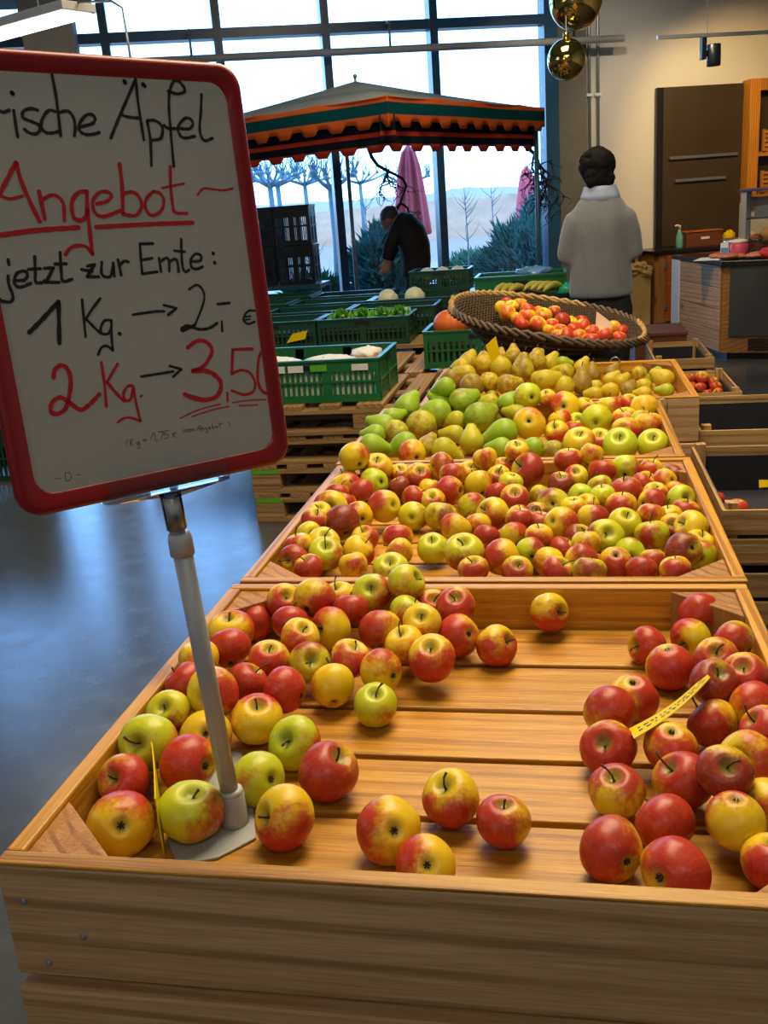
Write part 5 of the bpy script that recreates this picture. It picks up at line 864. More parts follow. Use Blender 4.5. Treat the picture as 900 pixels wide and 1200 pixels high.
def stand(x0, y0, w, d, z, label):
    t = thing('crate_stand', label, 'stand', (x0, y0, 0))
    for i, (a, b) in enumerate(((z - .14, z), (z - .30, z - .16))):
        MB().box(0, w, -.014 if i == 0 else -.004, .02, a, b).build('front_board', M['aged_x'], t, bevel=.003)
        MB().box(0, w, d - .02, d, a, b).build('back_board', M['pine_x'], t, bevel=.003)
        for xx in (0, w - .022): MB().box(xx, xx + .022, .021, d - .021, a, b).build('side_board', M['pine_y'], t, bevel=.003)
    for xx in (.023, w - .083):
        for yy in (.0215, d - .0815): MB().box(xx, xx + .06, yy, yy + .06, 0, z - .005).build('leg', M['pine_z'], t, bevel=.003)
    return t
ZT = .795
f1 = [.024, .105, .221, .359, .496, .646, .796]
display_crate(0, 0, ZT, .92, .82, 'big pine display crate half empty with bare slats, holding the sign stand', f1, screws=True)
stand(0.006, 0.0, .908, .815, ZT - .158, 'pine board stand under the half empty sign crate')
def even(d, n): return [.024 + (d - .048) * i / n for i in range(n + 1)]
display_crate(.008, .832, ZT, .917, .845, 'pine display crate packed with small red and yellow apples, second in line', even(.845, 6), screws=False)
stand(.012, .84, .905, .82, ZT - .155, 'pine stand hidden under the second crate of small apples')
display_crate(0.0, 1.69, ZT, .915, .735, 'pine display crate shared by green pears and big yellow apples', even(.735, 5))
stand(.004, 1.695, .905, .72, ZT - .155, 'pine stand under the crate of green pears and big apples')
display_crate(.12, 2.435, ZT + .002, .92, .765, 'pine display crate of russet pears in front of the wicker basket', even(.765, 5))
stand(.125, 2.44, .905, .75, ZT - .153, 'pine stand under the russet pear crate')
for (a, b, lb) in (((.905, 2.32, .80), (.93, 2.30, .79), 'bent wire hook on the side rail of the pear and apple crate'), ((.80, 3.19, .80), (.83, 3.23, .83), 'thin wire hook on the back rail of the russet pear crate')):
    t = thing('wire_hook', lb, 'hook', a)
    MB().tube([(-.012, -.004, -.004), (-.005, 0, .012), (.012, 0, .016), (.024, 0, .004), (.022, 0, -.03)], .0018, 6).build('wire', M['metal'], t, True)

# ---------------------------------------------------------------- fruit
def apple_mesh(k):
    rnd = random.Random(k); mb = MB(); n, m = 28, 20; vs = []; fs = []
    lob = rnd.uniform(.01, .03); ph = rnd.uniform(0, 6); lean = rnd.uniform(-.06, .06); hgt = rnd.uniform(.84, .95); sh = rnd.uniform(.05, .11)
    for j in range(m + 1):
        a = -pi / 2 + pi * j / m; r0 = max(0., math.cos(a)) ** .92; s = math.sin(a)
        r = r0 * (1 + sh * s) / (1 + sh * .3)
        z = hgt * s - (.36 * math.exp(-(r / .27) ** 2) if s > 0 else 0) + (.20 * math.exp(-(r / .22) ** 2) if s < 0 else 0)
        for i in range(n):
            p = 2 * pi * i / n; q = 1 + lob * math.cos(5 * p + ph) * (1 if s < 0 else .45) * r0 + .025 * math.cos(2 * p + ph * 2)
            vs.append((r * q * math.cos(p) + lean * z, r * q * math.sin(p), z + .03 * r * math.cos(p + ph)))
    for j in range(m):
        for i in range(n):
            i2 = (i + 1) % n; fs.append((j * n + i, j * n + i2, (j + 1) * n + i2, (j + 1) * n + i))
    mb.add(vs, fs); return mb.mesh('apple_body', M['apple'], True, True)
APM = [apple_mesh(k) for k in range(5)]
def stem_mesh(ln, bend, lean=0.): return MB().tube([(lean * .2, 0, .46), (lean * .5, bend * .15, .46 + ln * .4), (lean, bend * .5, .46 + ln * .75), (lean * 1.4, bend, .46 + ln)], [.045, .035, .035, .055], 6).mesh('apple_stem', M['stem'], True)
STM = [stem_mesh(.50, .1), stem_mesh(.66, -.22, .1), stem_mesh(.85, .3, -.1), stem_mesh(.42, .05, .12)]
_c = MB()
for i in range(6):
    a = 2 * pi * i / 6; _c.tube([(.04 * math.cos(a), .04 * math.sin(a), -.68), (.10 * math.cos(a), .10 * math.sin(a), -.74), (.06 * math.cos(a + .3), .06 * math.sin(a + .3), -.82)], [.035, .028, .008], 5)
_c.blob((0, 0, -.67), .09, .09, .04, 8, 5)
CAL = _c.mesh('apple_calyx', M['calyx'], True)
def pear_mesh(k):
    rnd = random.Random(40 + k); mb = MB(); n = 26; vs = []; fs = []
    nk = rnd.uniform(.34, .46); ln = rnd.uniform(1.75, 2.0); bow = rnd.uniform(-.18, .18); prof = []
    for j in range(25):
        u = j / 24
        if u < .5:
            a = -pi / 2 + pi * .5 * (u / .5) * 1.12; r = math.cos(a); z = .93 * math.sin(a) + .12 * math.exp(-(r / .2) ** 2) * (1 if a < -1 else 0)
        else:
            w = (u - .5) / .5; r1 = math.cos(pi * .5 * .12); z1 = .93 * math.sin(pi * .06); ww = w
            z = z1 + (ln - z1) * ww
            base = r1 + (nk - r1) * (ww * ww * (3 - 2 * ww)) ; cap = math.sqrt(max(0, 1 - max(0, (ww - .86) / .14) ** 2)); r = base * cap
        prof.append((max(r, .0005), z))
    for r, z in prof:
        for i in range(n):
            p = 2 * pi * i / n; q = 1 + .03 * math.cos(3 * p + k) * math.sin(z * 2 + k)
            vs.append((r * q * math.cos(p) + bow * max(0, z) ** 2 * .3, r * q * math.sin(p), z))
    for j in range(24):
        for i in range(n):
            i2 = (i + 1) % n; fs.append((j * n + i, j * n + i2, (j + 1) * n + i2, (j + 1) * n + i))
    mb.add(vs, fs); top = bow * ln * ln * .3
    st = MB().tube([(top, 0, ln - .06), (top + .03, .05, ln + .2), (top + .1, .1, ln + .42)], [.07, .05, .07], 6).mesh('pear_stem', M['stem'], True)
    return mb.mesh('pear_body', M['pear'], True, True), st
PRM = [pear_mesh(k) for k in range(4)]
def put_fruit():
    rnd = random.Random(3)
    for kind, grp, (x, y, z, r), ax, (b, g, tn, sd), lab in FRUIT:
        a = Vector(ax[:3]).normalized(); s = Vector(ax[3:]); s = s - a * s.dot(a)
        if s.length < .05: s = a.orthogonal()
        s.normalize(); c = a.cross(s)
        m = Matrix((s, c, a)).transposed()
        if kind == 'A': o = bpy.data.objects.new('apple', APM[rnd.randrange(5)]); sc = r * 1.02
        else: bm_, st_ = PRM[rnd.randrange(4)]; o = bpy.data.objects.new('pear', bm_); sc = r
        C.objects.link(o); o.matrix_world = Matrix.Translation((x, y, z)) @ m.to_4x4() @ Matrix.Diagonal((sc, sc, sc, 1))
        o.color = (b, g, tn, sd)
        prop(o, lab, 'apple' if kind == 'A' else 'pear', grp)
        far = y > 3.3 or z < .65
        if kind == 'A' and not far:
            s_ = bpy.data.objects.new('stem', STM[rnd.randrange(4)]); C.objects.link(s_); s_.parent = o
            k_ = bpy.data.objects.new('calyx', CAL); C.objects.link(k_); k_.parent = o
        elif kind == 'P':
            s_ = bpy.data.objects.new('stem', st_); C.objects.link(s_); s_.parent = o
put_fruit()

# ---------------------------------------------------------------- sign and its stand
def sign():
    A, B, G = .871, -.102, .028
    m = Matrix.Rotation(A, 4, 'Z') @ Matrix.Rotation(B, 4, 'X') @ Matrix.Rotation(G, 4, 'Y')
    t = thing('price_sign', 'red framed white board handwritten with the apple offer, clipped on the grey stand', 'sign')
    t.matrix_world = Matrix.Translation((.1783, .1787, 1.3948)) @ m
    def rr(w, h, r, n=8):
        out = []
        for cx, cz, a0 in ((w / 2 - r, h / 2 - r, 0), (-w / 2 + r, h / 2 - r, 90), (-w / 2 + r, -h / 2 + r, 180), (w / 2 - r, -h / 2 + r, 270)):
            for i in range(n + 1):
                a = R_(a0 + 90 * i / n); out.append((cx + r * math.cos(a), cz + r * math.sin(a)))
        return out
    W_, H_ = .325, .445; rings = []
    for ins, y, rad in ((.002, .010, .024), (.0, .004, .026), (.0, -.004, .026), (.003, -.0075, .024), (.008, -.009, .022), (.012, -.0065, .02), (.019, -.0065, .02), (.0215, -.002, .02), (.0215, .004, .02)):
        rings.append([(x, y, z) for x, z in rr(W_ - 2 * ins, H_ - 2 * ins, rad)])
    mb = MB(); n = len(rings[0]); mb.v = [p for rg in rings for p in rg]
    for j in range(len(rings) - 1):
        for k in range(n): k2 = (k + 1) % n; mb.f.append((j * n + k, j * n + k2, (j + 1) * n + k2, (j + 1) * n + k))
    mb.build('frame', M['red_frame'], t, True)
    bd = MB().prism(rr(W_ - .038, H_ - .038, .02), -.001, .004, Matrix.Rotation(pi / 2, 4, 'X')).build('board', M['board'], t)
    def ribbon(mb, pts, w, y):
        P = [Vector(p) for p in pts]; out = []
        if len(P) == 2: out = [P[0].lerp(P[1], i / 6) for i in range(7)]
        else:
            for i in range(len(P) - 1):
                p0, p1, p2, p3 = P[max(i - 1, 0)], P[i], P[i + 1], P[min(i + 2, len(P) - 1)]
                for q in range(7):
                    s = q / 7; out.append(.5 * ((2 * p1) + (p2 - p0) * s + (2 * p0 - 5 * p1 + 4 * p2 - p3) * s * s + (3 * p1 - p0 - 3 * p2 + p3) * s ** 3))
            out.append(P[-1])
        h = w / 2; nn = len(out); vs = []; fs = []
        for i, p in enumerate(out):
            d = (out[min(i + 1, nn - 1)] - out[max(i - 1, 0)]); d = d.normalized() if d.length > 1e-9 else Vector((1, 0)); nr = Vector((-d.y, d.x))
            k = h * (1 + .10 * math.sin(i * .9 + p.x * 300))
            vs += [(p.x + nr.x * k, y, p.y + nr.y * k), (p.x - nr.x * k, y, p.y - nr.y * k)]
        for i in range(nn - 1): fs.append((2 * i, 2 * i + 1, 2 * i + 3, 2 * i + 2))
        mb.add(vs, fs)
        for e in (0, nn - 1):
            p = out[e]; mb.add([(p.x + h * math.cos(a), y - .00003, p.y + h * math.sin(a)) for a in [2 * pi * q / 12 for q in range(12)]], [tuple(range(12))])
    for key, nm, y in (('k', 'black_lettering', -.0048), ('r', 'red_lettering', -.0046), ('g', 'small_pencil_lettering', -.0045)):
        mb = MB()
        for c, w, pts in STROKES:
            if c == key: ribbon(mb, [(a * 1e-4, b * 1e-4) for a, b in pts], w * 1e-3, y)
        mb.build(nm, M['ink_' + key], bd)
sign()
def sign_stand():
    t = thing('sign_stand', 'grey pole with flat foot and clear clamp carrying the price sign', 'stand', (.205, .19, .7205))
    foot = [(-0.074, -0.042), (-0.042, -0.088), (0.002, -0.07), (0.037, -0.029), (0.007, 0.055), (-0.042, 0.164), (-0.119, 0.163)]
    MB().prism(foot, 0, .004).build('foot_plate', M['grey_plastic'], t, bevel=.0015)
    MB().lathe([(.019, .004), (.0175, .012), (.0165, .045), (.015, .047)], 20).build('socket', M['grey_plastic'], t, True)
    MB().lathe([(.0155, .044), (.0155, .051), (.0125, .053)], 20).build('ring', M['pale_plastic'], t, True)
    tip = Vector((-.008, -.026, .385))
    MB().tube([(0, 0, .03), tip], .0112, 18).build('pole', M['grey_pole'], t, True)
    MB().tube([tip + Vector((0, .001, -.012)), tip + Vector((0, 0, .006)), tip + Vector((0, 0, .014))], [.0138, .0138, .012], 18).build('collar', M['pale_plastic'], t, True)
    up = tip + Vector((-.001, -.002, .012))
    MB().tube([up, up + Vector((-.001, -.003, .045))], .0088, 16).build('inner_tube', M['pale_plastic'], t, True)
    MB().tube([up + Vector((0, 0, .008)), up + Vector((-.001, -.003, .050))], .0115, 16).build('clear_sleeve', M['acrylic'], t, True)
    k = MB(); m = Matrix.Translation(Vector((.1783, .1787, 1.3948)) - Vector((.205, .19, .7205))) @ Matrix.Rotation(.871, 4, 'Z') @ Matrix.Rotation(-.102, 4, 'X') @ Matrix.Rotation(.028, 4, 'Y')
    for y0, y1 in ((-.0135, -.011), (.0115, .014)): k.box(-.072, .072, y0, y1, -.226, -.200, m)
    k.box(-.072, .072, -.011, .0115, -.2265, -.2235, m)
    b0 = up + Vector((-.001, -.003, .046))
    k.add([tuple(m @ Vector((-.072, -.011, -.2265))), tuple(m @ Vector((.072, -.011, -.2265))), tuple(m @ Vector((.072, .0115, -.2265))), tuple(m @ Vector((-.072, .0115, -.2265))),
           tuple(b0 + Vector((-.011, -.006, 0))), tuple(b0 + Vector((.006, -.011, 0))), tuple(b0 + Vector((.011, .006, 0))), tuple(b0 + Vector((-.006, .011, 0)))],
          [(0, 1, 5, 4), (1, 2, 6, 5), (2, 3, 7, 6), (3, 0, 4, 7)])
    k.build('clear_clamp', M['acrylic'], t)
sign_stand()
def card(name, label, pts, mat, writing=None, th=.0012, curve=0.):
    """a bent price card: pts = lower start, lower end, upper end, upper start"""
    P = [Vector(p) for p in pts]; o = P[0]; t = thing(name, label, 'price card', o); mb = MB(); n = 8; vs = []; fs = []
    nr = (P[1] - P[0]).cross(P[3] - P[0]).normalized()
    for i in range(n + 1):
        u = i / n; bow = nr * curve * math.sin(pi * u)
        a = P[0].lerp(P[1], u) + bow - o; b = P[3].lerp(P[2], u) + bow - o
        vs += [a, b, b + nr * th, a + nr * th]
    for i in range(n):
        for k in range(4): k2 = (k + 1) % 4; fs.append((4 * i + k, 4 * i + k2, 4 * i + 4 + k2, 4 * i + 4 + k))
    fs += [(0, 1, 2, 3), (4 * n + 3, 4 * n + 2, 4 * n + 1, 4 * n)]
    sh = mb.add(vs, fs).build('sheet', mat, t)
    if writing:
        w = MB(); sgn = nr * (th + .0004 if writing > 0 else -.0004)
        rnd = random.Random(5)
        for row in (.35, .62):
            u = .08
            while u < .9:
                du = rnd.uniform(.02, .06)
                q = []
                for uu, vv in ((u, row - .06), (u + du, row - .06 + rnd.uniform(-.03, .03)), (u + du, row + .05), (u, row + .05)):
                    q.append(P[0].lerp(P[1], uu).lerp(P[3].lerp(P[2], uu), vv) + nr * curve * math.sin(pi * uu) + sgn - o)
                w.add(q, [(0, 1, 2, 3)]); u += du + rnd.uniform(.015, .05)
        w.build('lettering', M['ink_k'], sh)
    return t
card('price_card', 'thin yellow card standing upright between apples, seen edge on, beside the sign stand', [(.137, .122, .7215), (.045, .312, .7215), (.045, .312, .80), (.137, .122, .80)], M['yellow_card'], None, .0015, .003)
vd = Vector((.056, .860, -.507)); e2 = (vd * .97 + Vector((-.08, .08, .16))).normalized() * .07
a_, b_ = Vector((.702, .307, .79)), Vector((.807, .41, .825))
card('price_card', 'yellow price card lying slanted on the red apples', [a_, b_, b_ + e2 * .5, a_ + e2], M['yellow_card'], 1, .001, -.006)
card('price_card', 'small upright yellow tag stuck in the russet pears', [(.334, 2.95, .845), (.368, 2.95, .885), (.354, 2.95, .953), (.314, 2.95, .919)], M['yellow_card'], -1, .001)
card('price_card', 'cream coloured card leaning in the wicker basket of apples', [(.742, 3.70, .83), (.821, 3.72, .828), (.813, 3.74, .887), (.75, 3.73, .939)], M['white_card'], None, .001)
# ---------------------------------------------------------------- slatted lug crates beside the display
def lug(x0, y0, z0, w, d, h, label, nb=3, liner=False, rz=0., base=True):
    t = thing('fruit_lug', label, 'crate', (x0, y0, z0), rz); T = .009; bh = (h - .012 * nb) / nb
    for i in range(nb):
        z = .008 + i * (bh + .012)
        MB().box(0, w, 0, T, z, z + bh).build('front_board', M['raw_x'], t, bevel=.001)
        MB().box(0, w, d - T, d, z, z + bh).build('back_board', M['raw_x'], t, bevel=.001)
        for xx in (0, w - T): MB().box(xx, xx + T, T + .0005, d - T - .0005, z, z + bh).build('side_board', M['raw_y'], t, bevel=.001)
    for xx in (T + .0005, w - T - .0305):
        for yy in (T + .0005, d - T - .0305): MB().box(xx, xx + .03, yy, yy + .03, 0, h + .012).build('corner_post', M['raw_z'], t, bevel=.001)
    MB().box(T + .031, w - T - .031, T + .001, d - T - .001, 0, .008).build('bottom_board', M['raw_x'], t)
    if liner:
        g = .012
        m = MB().box(T + g, w - T - g, T + g, T + g + .003, .012, h - .03).box(T + g, w - T - g, d - T - g - .003, d - T - g, .012, h - .03)
        m.box(T + g, T + g + .003, T + g, d - T - g, .012, h - .03).box(w - T - g - .003, w - T - g, T + g, d - T - g, .012, h - .03).box(T + g, w - T - g, T + g, d - T - g, .010, .013)
        m.build('paper_liner', M['navy'], t)
    return t
def trestle(x0, y0, w, d, z, label):
    t = thing('wooden_bench', label, 'bench', (x0, y0, 0))
    for i in range(4): MB().box(0, w, d * i / 4 + .005, d * (i + 1) / 4 - .005, z - .02, z).build('top_board', M['raw_x'], t)
    for xx in (.02, w - .06):
        for yy in (.02, d - .06): MB().box(xx, xx + .04, yy, yy + .04, 0, z - .0205).build('leg', M['raw_z'], t)
    return t
lug(1.0, 1.63, .515, .40, .66, .155, 'slatted lug crate with dark paper liner and two red apples, beside the second crate', 2, True)
lug(1.0, 1.63, .345, .40, .66, .155, 'empty slatted lug crate stacked under the dark lined crate with two red apples', 2, True)
trestle(.98, 1.62, .46, .68, .343, 'low wooden bench under the two dark lined lug crates')
lug(1.045, 3.42, .43, .29, .52, .185, 'slatted lug crate of small red apples beside the russet pear crate', 3, True)
trestle(1.04, 3.40, .31, .56, .428, 'low wooden bench under the lug crate of small red apples')
lug(1.06, 4.42, .47, .30, .62, .13, 'empty dark lined lug crate on a bench behind the small red apples', 2, True)
trestle(1.05, 4.40, .32, .66, .468, 'low wooden bench under the empty dark lined lug')
lug(1.05, 2.50, .50, .38, .58, .17, 'light slatted lug crate standing just behind the one with two red apples', 2, True)
trestle(1.045, 2.48, .38, .62, .498, 'low wooden bench between the two lined lug crates')
card('price_card', 'tiny yellow leaf shaped tag on the dark lining of the crate beside the display', [(1.15, 1.98, .62), (1.19, 1.99, .62), (1.19, 2.0, .637), (1.15, 1.99, .64)], M['yellow_card'], None, .001)

# ---------------------------------------------------------------- pallets
def pallet(x, y, z, label, green=False):
    t = thing('wooden_pallet', label, 'pallet', (x, y, z)); w, d = 1.2, .8
    for i in range(7):
        a = i * (w - .1) / 6; MB().box(a, a + .1 + .03 * (i % 3 == 0), 0, d, .122, .144).build('deck_board', M['pallet_y'], t, bevel=.002)
    for yy in (0, .35, .70): MB().box(0, w, yy, yy + .1, .100, .1215).build('stringer_board', M['pallet_x'], t, bevel=.002)
    for yy in (0, .35, .70):
        MB().box(0, w, yy, yy + .1, 0, .022).build('bottom_board', M['pallet_x'], t, bevel=.002)
        for xx in (0, .5275, 1.055): MB().box(xx, xx + .145, yy, yy + .1, .0225, .0995).build('block', M['pallet_x'], t, bevel=.003)
    if green: MB().box(.005, .14, -.0025, -.0005, .101, .121).build('green_label', M['lime'], t)
    return t
p0 = pallet(-.91, 3.62, 0, 'weathered pallet at the bottom of the stack beside the blue lit floor', True)
dup(p0, (-.915, 3.625, .1445), label='weathered pallet second from the floor in the stack by the fruit crates')
dup(p0, (-.905, 3.63, .289), label='weathered pallet third from the floor in the stack by the fruit crates')
dup(p0, (-.91, 3.62, .4335), label='topmost pallet of the stack, under the green crate of bagged produce')
for k in range(4): dup(p0, (-1.0, 4.47, .1445 * k), label='pallet in the stack behind, hidden under the pumpkin crate', group='pallets under the pumpkin crate')

# ---------------------------------------------------------------- plastic crates
def pcrate(x, y, z, w, d, h, label, mat='green', rz=0., windows=True, group=None, name='plastic_crate', tilt=0.):
    t = thing(name, label, 'crate', (x, y, z), rz, group); T = .012; m = M[mat]
    if tilt: t.rotation_euler = (tilt, 0, rz)
    MB().box(T, w - T, T, d - T, 0, .01).build('bottom', m, t)
    def side(L, mm, nm):
        mb = MB(); nb = max(2, round(L / .3))
        mb.box(0, L, 0, T, 0, .035, mm); mb.box(0, L, 0, T, h * .70, h * .97, mm)
        for i in range(nb + 1):
            c = L * i / nb; wd = .022
            mb.box(max(0, c - wd), min(L, c + wd), -.003, T, 0, h * .97, mm)
        for i in range(nb):
            a, b = L * i / nb + .022, L * (i + 1) / nb - .022; n = 8
            for k in range(n): mb.box(a + (b - a) * (k + .25) / n, a + (b - a) * (k + .75) / n, .002, T - .002, .03, h * .72, mm)
        mb.box(-.004, L + .004, -.008, T + .002, h * .95, h, mm); mb.box(0, L, -.005, T, h * .45, h * .49, mm)
        wo_ = mb.build(nm, m, t)
        hb = MB(); hb.box(L / 2 - .05, L / 2 + .05, -.004, -.001, h * .76, h * .88, mm); hb.build('handle_slot', M['black_pl'], wo_)
    I = Matrix.Identity(4)
    side(w, I, 'front_wall'); side(w, Matrix.Translation((w, d, 0)) @ Matrix.Rotation(pi, 4, 'Z'), 'back_wall')
    side(d - .026, Matrix.Translation((w, .013, 0)) @ Matrix.Rotation(pi / 2, 4, 'Z'), 'side_wall'); side(d - .026, Matrix.Translation((0, d - .013, 0)) @ Matrix.Rotation(-pi / 2, 4, 'Z'), 'side_wall')
    return t
PT = .579
ca = pcrate(-1.02, 3.68, PT, .77, .50, .205, 'large green slotted crate of bagged produce on the pallet stack, nearest the price sign')
lb = MB()
for k in range(2): lb.box(.24 + k * .09, .315 + k * .09, -.0105, -.0085, .150, .182)
lb.build('white_label', M['paper'], ca)
MB().box(.64, .72, -.0105, -.0085, .150, .180).build('white_label', M['paper'], ca)
MB().box(.44, .52, -.0105, -.0085, .152, .182).build('green_label', M['lime'], ca)
# white grid liner visible through the slots
MB().box(.03, .74, .016, .018, .03, .15).build('paper_liner', M['paper'], ca)
def bag(x, y, z, rz, label, L=.26):
    t = thing('produce_bag', label, 'bag', (x, y, z), rz)
    MB().blob((0, 0, .05), L / 2, .10, .055, 20, 12, .25, 5., seed=x).build('net', M['nuts'], t, True)
    MB().blob((0, .02, .085), L / 2 * .98, .085, .026, 20, 10, .35, 4., seed=y).build('paper_band', M['paper'], t, True)
M['nuts'] = plain('brown_netted_produce', (.42, .17, .04), .6, var=.6, vs=40.)
for i, (x, lb_) in enumerate(((-.80, 'white banded bag of brown produce at the sign end of the green crate'), (-.52, 'white banded bag of brown produce in the middle of the green crate'))): bag(x, 3.84, PT + .088, .1 * i, lb_)
MB_ = MB
t = thing('produce_bag', 'white banded bag with a green print in the corner of the green crate', 'bag', (-.37, 4.0, PT + .095), .3)
MB().blob((0, 0, .05), .09, .09, .055, 20, 12, .25, 5.).build('net', M['nuts'], t, True); MB().blob((0, .0, .085), .08, .07, .035, 20, 10, .3, 4.).build('paper_band', M['paper'], t, True)
pc = pcrate(-.16, 4.55, PT, .60, .40, .205, 'green slotted crate holding the orange pumpkin beside the wicker basket')
MB().box(.03, .57, .03, .37, .011, .12).build('filling', M['shaded_fill'], pc)
def pumpkin():
    t = thing('pumpkin', 'round orange pumpkin in a green crate beside the wicker basket', 'pumpkin', (-.02, 4.72, PT + .135)); mb = MB(); n, m = 48, 16; vs = []; fs = []
    for j in range(m + 1):
        a = -pi / 2 + pi * j / m
        for i in range(n):
            p = 2 * pi * i / n; r = math.cos(a) * (1 + .05 * abs(math.cos(5 * p)) ** .7); s = math.sin(a); z = .84 * s - (.18 if s > 0 else .1) * math.copysign(1, s) * math.exp(-(r / .25) ** 2)
            vs.append((.10 * r * math.cos(p), .10 * r * math.sin(p), .10 * z + .085))
    for j in range(m):
        for i in range(n): i2 = (i + 1) % n; fs.append((j * n + i, j * n + i2, (j + 1) * n + i2, (j + 1) * n + i))
    mb.add(vs, fs).build('flesh', M['pumpkin'], t, True, weld=True)
    MB().tube([(0, 0, .14), (.005, .004, .17), (.02, .01, .185)], [.014, .010, .013], 8).build('stem', M['stem'], t, True)
M['pumpkin'] = plain('pumpkin_skin', (.72, .14, .015), .45, var=.25, vs=9.)
pumpkin()
# produce table with rows of green crates under the awning
def market_table(x0, y0, w, d, z, label):
    t = thing('market_table', label, 'table', (x0, y0, 0)); n = 6
    for i in range(n): MB().box(0, w, d * i / n + .003, d * (i + 1) / n - .003, z - .025, z).build('top_board', M['pallet_x'], t)
    for xx in (.05, w / 2, w - .11):
        for yy in (.05, d - .11): MB().box(xx, xx + .06, yy, yy + .06, 0, z - .0255).build('leg', M['pallet_z'], t)
market_table(-2.35, 5.42, 2.33, 2.35, .60, 'long low market table carrying the rows of green vegetable crates')
ROW = 'front second third fourth'.split()
g0 = None
spec = [(-.985, 5.45, 'green crate of lettuce in the first row on the market table'), (-1.60, 5.45, 'green crate in the first row, beside the lettuce crate, half behind the price sign'),
        (-.87, 5.90, 'green crate in the second row behind the lettuce'), (-1.49, 5.90, 'green crate in the second row, half behind the price sign'),
        (-.80, 6.35, 'green crate with two white cabbages in the third row'), (-1.42, 6.35, 'green crate in the third row beside the cabbage crate'), (-2.04, 6.35, 'green crate in the third row, next to the black crates'),
        (-1.36, 6.80, 'green crate at the back of the market table'), (-1.98, 6.80, 'green crate at the back of the market table by the black crates')]
for i, (x, y, lb_) in enumerate(spec):
    if g0 is None: g0 = pcrate(x, y, .601, .60, .40, .18, lb_, 'dgreen', group='green crates on the market table')
    else: dup(g0, (x, y, .601 + .012 * (i // 2)), label=lb_)
fl_ = MB().box(.03, .57, .03, .37, .011, .10).build('filling', M['shaded_fill'], g0)
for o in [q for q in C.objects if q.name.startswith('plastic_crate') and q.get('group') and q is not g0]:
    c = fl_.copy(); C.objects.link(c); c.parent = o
def lettuce(x, y, z, r, seed, label):
    rnd = random.Random(seed); t = thing('lettuce', label, 'lettuce', (x, y, z), group=None); mb = MB()
    for ring in range(4):
        for k in range(9):
            a = 2 * pi * (k + ring * .5) / 9 + rnd.uniform(-.2, .2); el = .15 + ring * .35; L = r * (1.1 - ring * .15); w = r * .55; vs = []
            for u in range(5):
                for v in range(5):
                    uu = u / 4; vv = v / 4 - .5
                    rad = L * uu * math.cos(el + uu * .3); zz = L * uu * math.sin(el) + .018 * math.sin(v * 2.2 + u + k) * uu + .02
                    lat = vv * w * math.sin(pi * min(1, uu * .75 + .15))
                    vs.append((rad * math.cos(a) - lat * math.sin(a), rad * math.sin(a) + lat * math.cos(a), zz))
            mb.add(vs, [(u * 5 + v, u * 5 + v + 1, (u + 1) * 5 + v + 1, (u + 1) * 5 + v) for u in range(4) for v in range(4)])
    mb.build('leaves', M['leaf'], t, True)
    MB().blob((0, 0, .03), r * .35, r * .35, r * .4, 12, 8, .2).build('heart', M['pale_leaf'], t, True)
M['leaf'] = plain('lettuce_leaf', (.10, .36, .03), .5, var=.45, vs=14.)
M['pale_leaf'] = plain('pale_cabbage_leaf', (.72, .76, .52), .5, var=.15, vs=6.)
for i, (x, y, lb_) in enumerate(((-.86, 5.64, 'leafy green lettuce at the sign end of the lettuce crate'), (-.72, 5.66, 'leafy green lettuce second in the lettuce crate'), (-.585, 5.64, 'leafy green lettuce third in the lettuce crate'), (-.475, 5.68, 'leafy green lettuce below the white card in the lettuce crate'))): lettuce(x, y, .735, .10, i, lb_)
card('price_card', 'white card standing behind the lettuces in the green crate', [(-.52, 5.78, .74), (-.42, 5.79, .74), (-.42, 5.80, .80), (-.52, 5.79, .80)], M['paper'], None, .001)
def cabbage(x, y, z, label, mat='pale_leaf', r=.085):
    t = thing('white_cabbage', label, 'cabbage', (x, y, z))
    MB().blob((0, 0, r * .9), r, r * .95, r * .9, 20, 14, .06, 2., seed=x).build('head', M[mat], t, True)
    mb = MB()
    for k in range(5):
        a = 2 * pi * k / 5
        mb.blob((.012 * math.cos(a), .012 * math.sin(a), r * .8), r * 1.0, r * .9, r * .75, 12, 8, .1, 2., Matrix.Rotation(a, 3, 'Z'), seed=k)
    mb.build('outer_leaves', M[mat], t, True)
cabbage(-.70, 6.52, .745, 'white cabbage, first of two lying in the third row of green crates', r=.068)
cabbage(-.50, 6.54, .745, 'white cabbage beside its twin, nearer the pumpkin side', r=.07)
card('price_card', 'yellow slip on the edge of the green crates behind the pumpkin', [(-.20, 6.1, .78), (-.07, 6.12, .78), (-.05, 6.2, .82), (-.18, 6.18, .825)], M['yellow_card'], -1, .001)
card('price_card', 'yellow striped tag on the front of the green crate half behind the price sign', [(-1.20, 5.434, .645), (-1.07, 5.434, .665), (-1.05, 5.434, .72), (-1.15, 5.434, .705)], M['yellow_card'], -1, .001)
# raised dark crate with cabbages near the man
pcrate(-.58, 6.85, .80, .46, .36, .16, 'dark green crate of white heads raised on a box in front of the stooping man', 'dgreen')
t = thing('crate_box', 'dark box carrying the raised crate of white heads', 'box', (-.55, 6.86, .601)); MB().box(0, .40, 0, .32, 0, .185).build('body', M['dgreen'], t, bevel=.005); MB().box(-.005, .405, -.005, .325, .185, .198).build('lid', M['black_pl'], t, bevel=.003)
for i, x in enumerate((-.46, -.34, -.22)): cabbage(x, 7.0, .865, ('pale head at the man\'s end of the raised dark crate', 'pale head in the middle of the raised dark crate', 'pale head at the window frame end of the raised dark crate')[i], 'pale_leaf', .062)
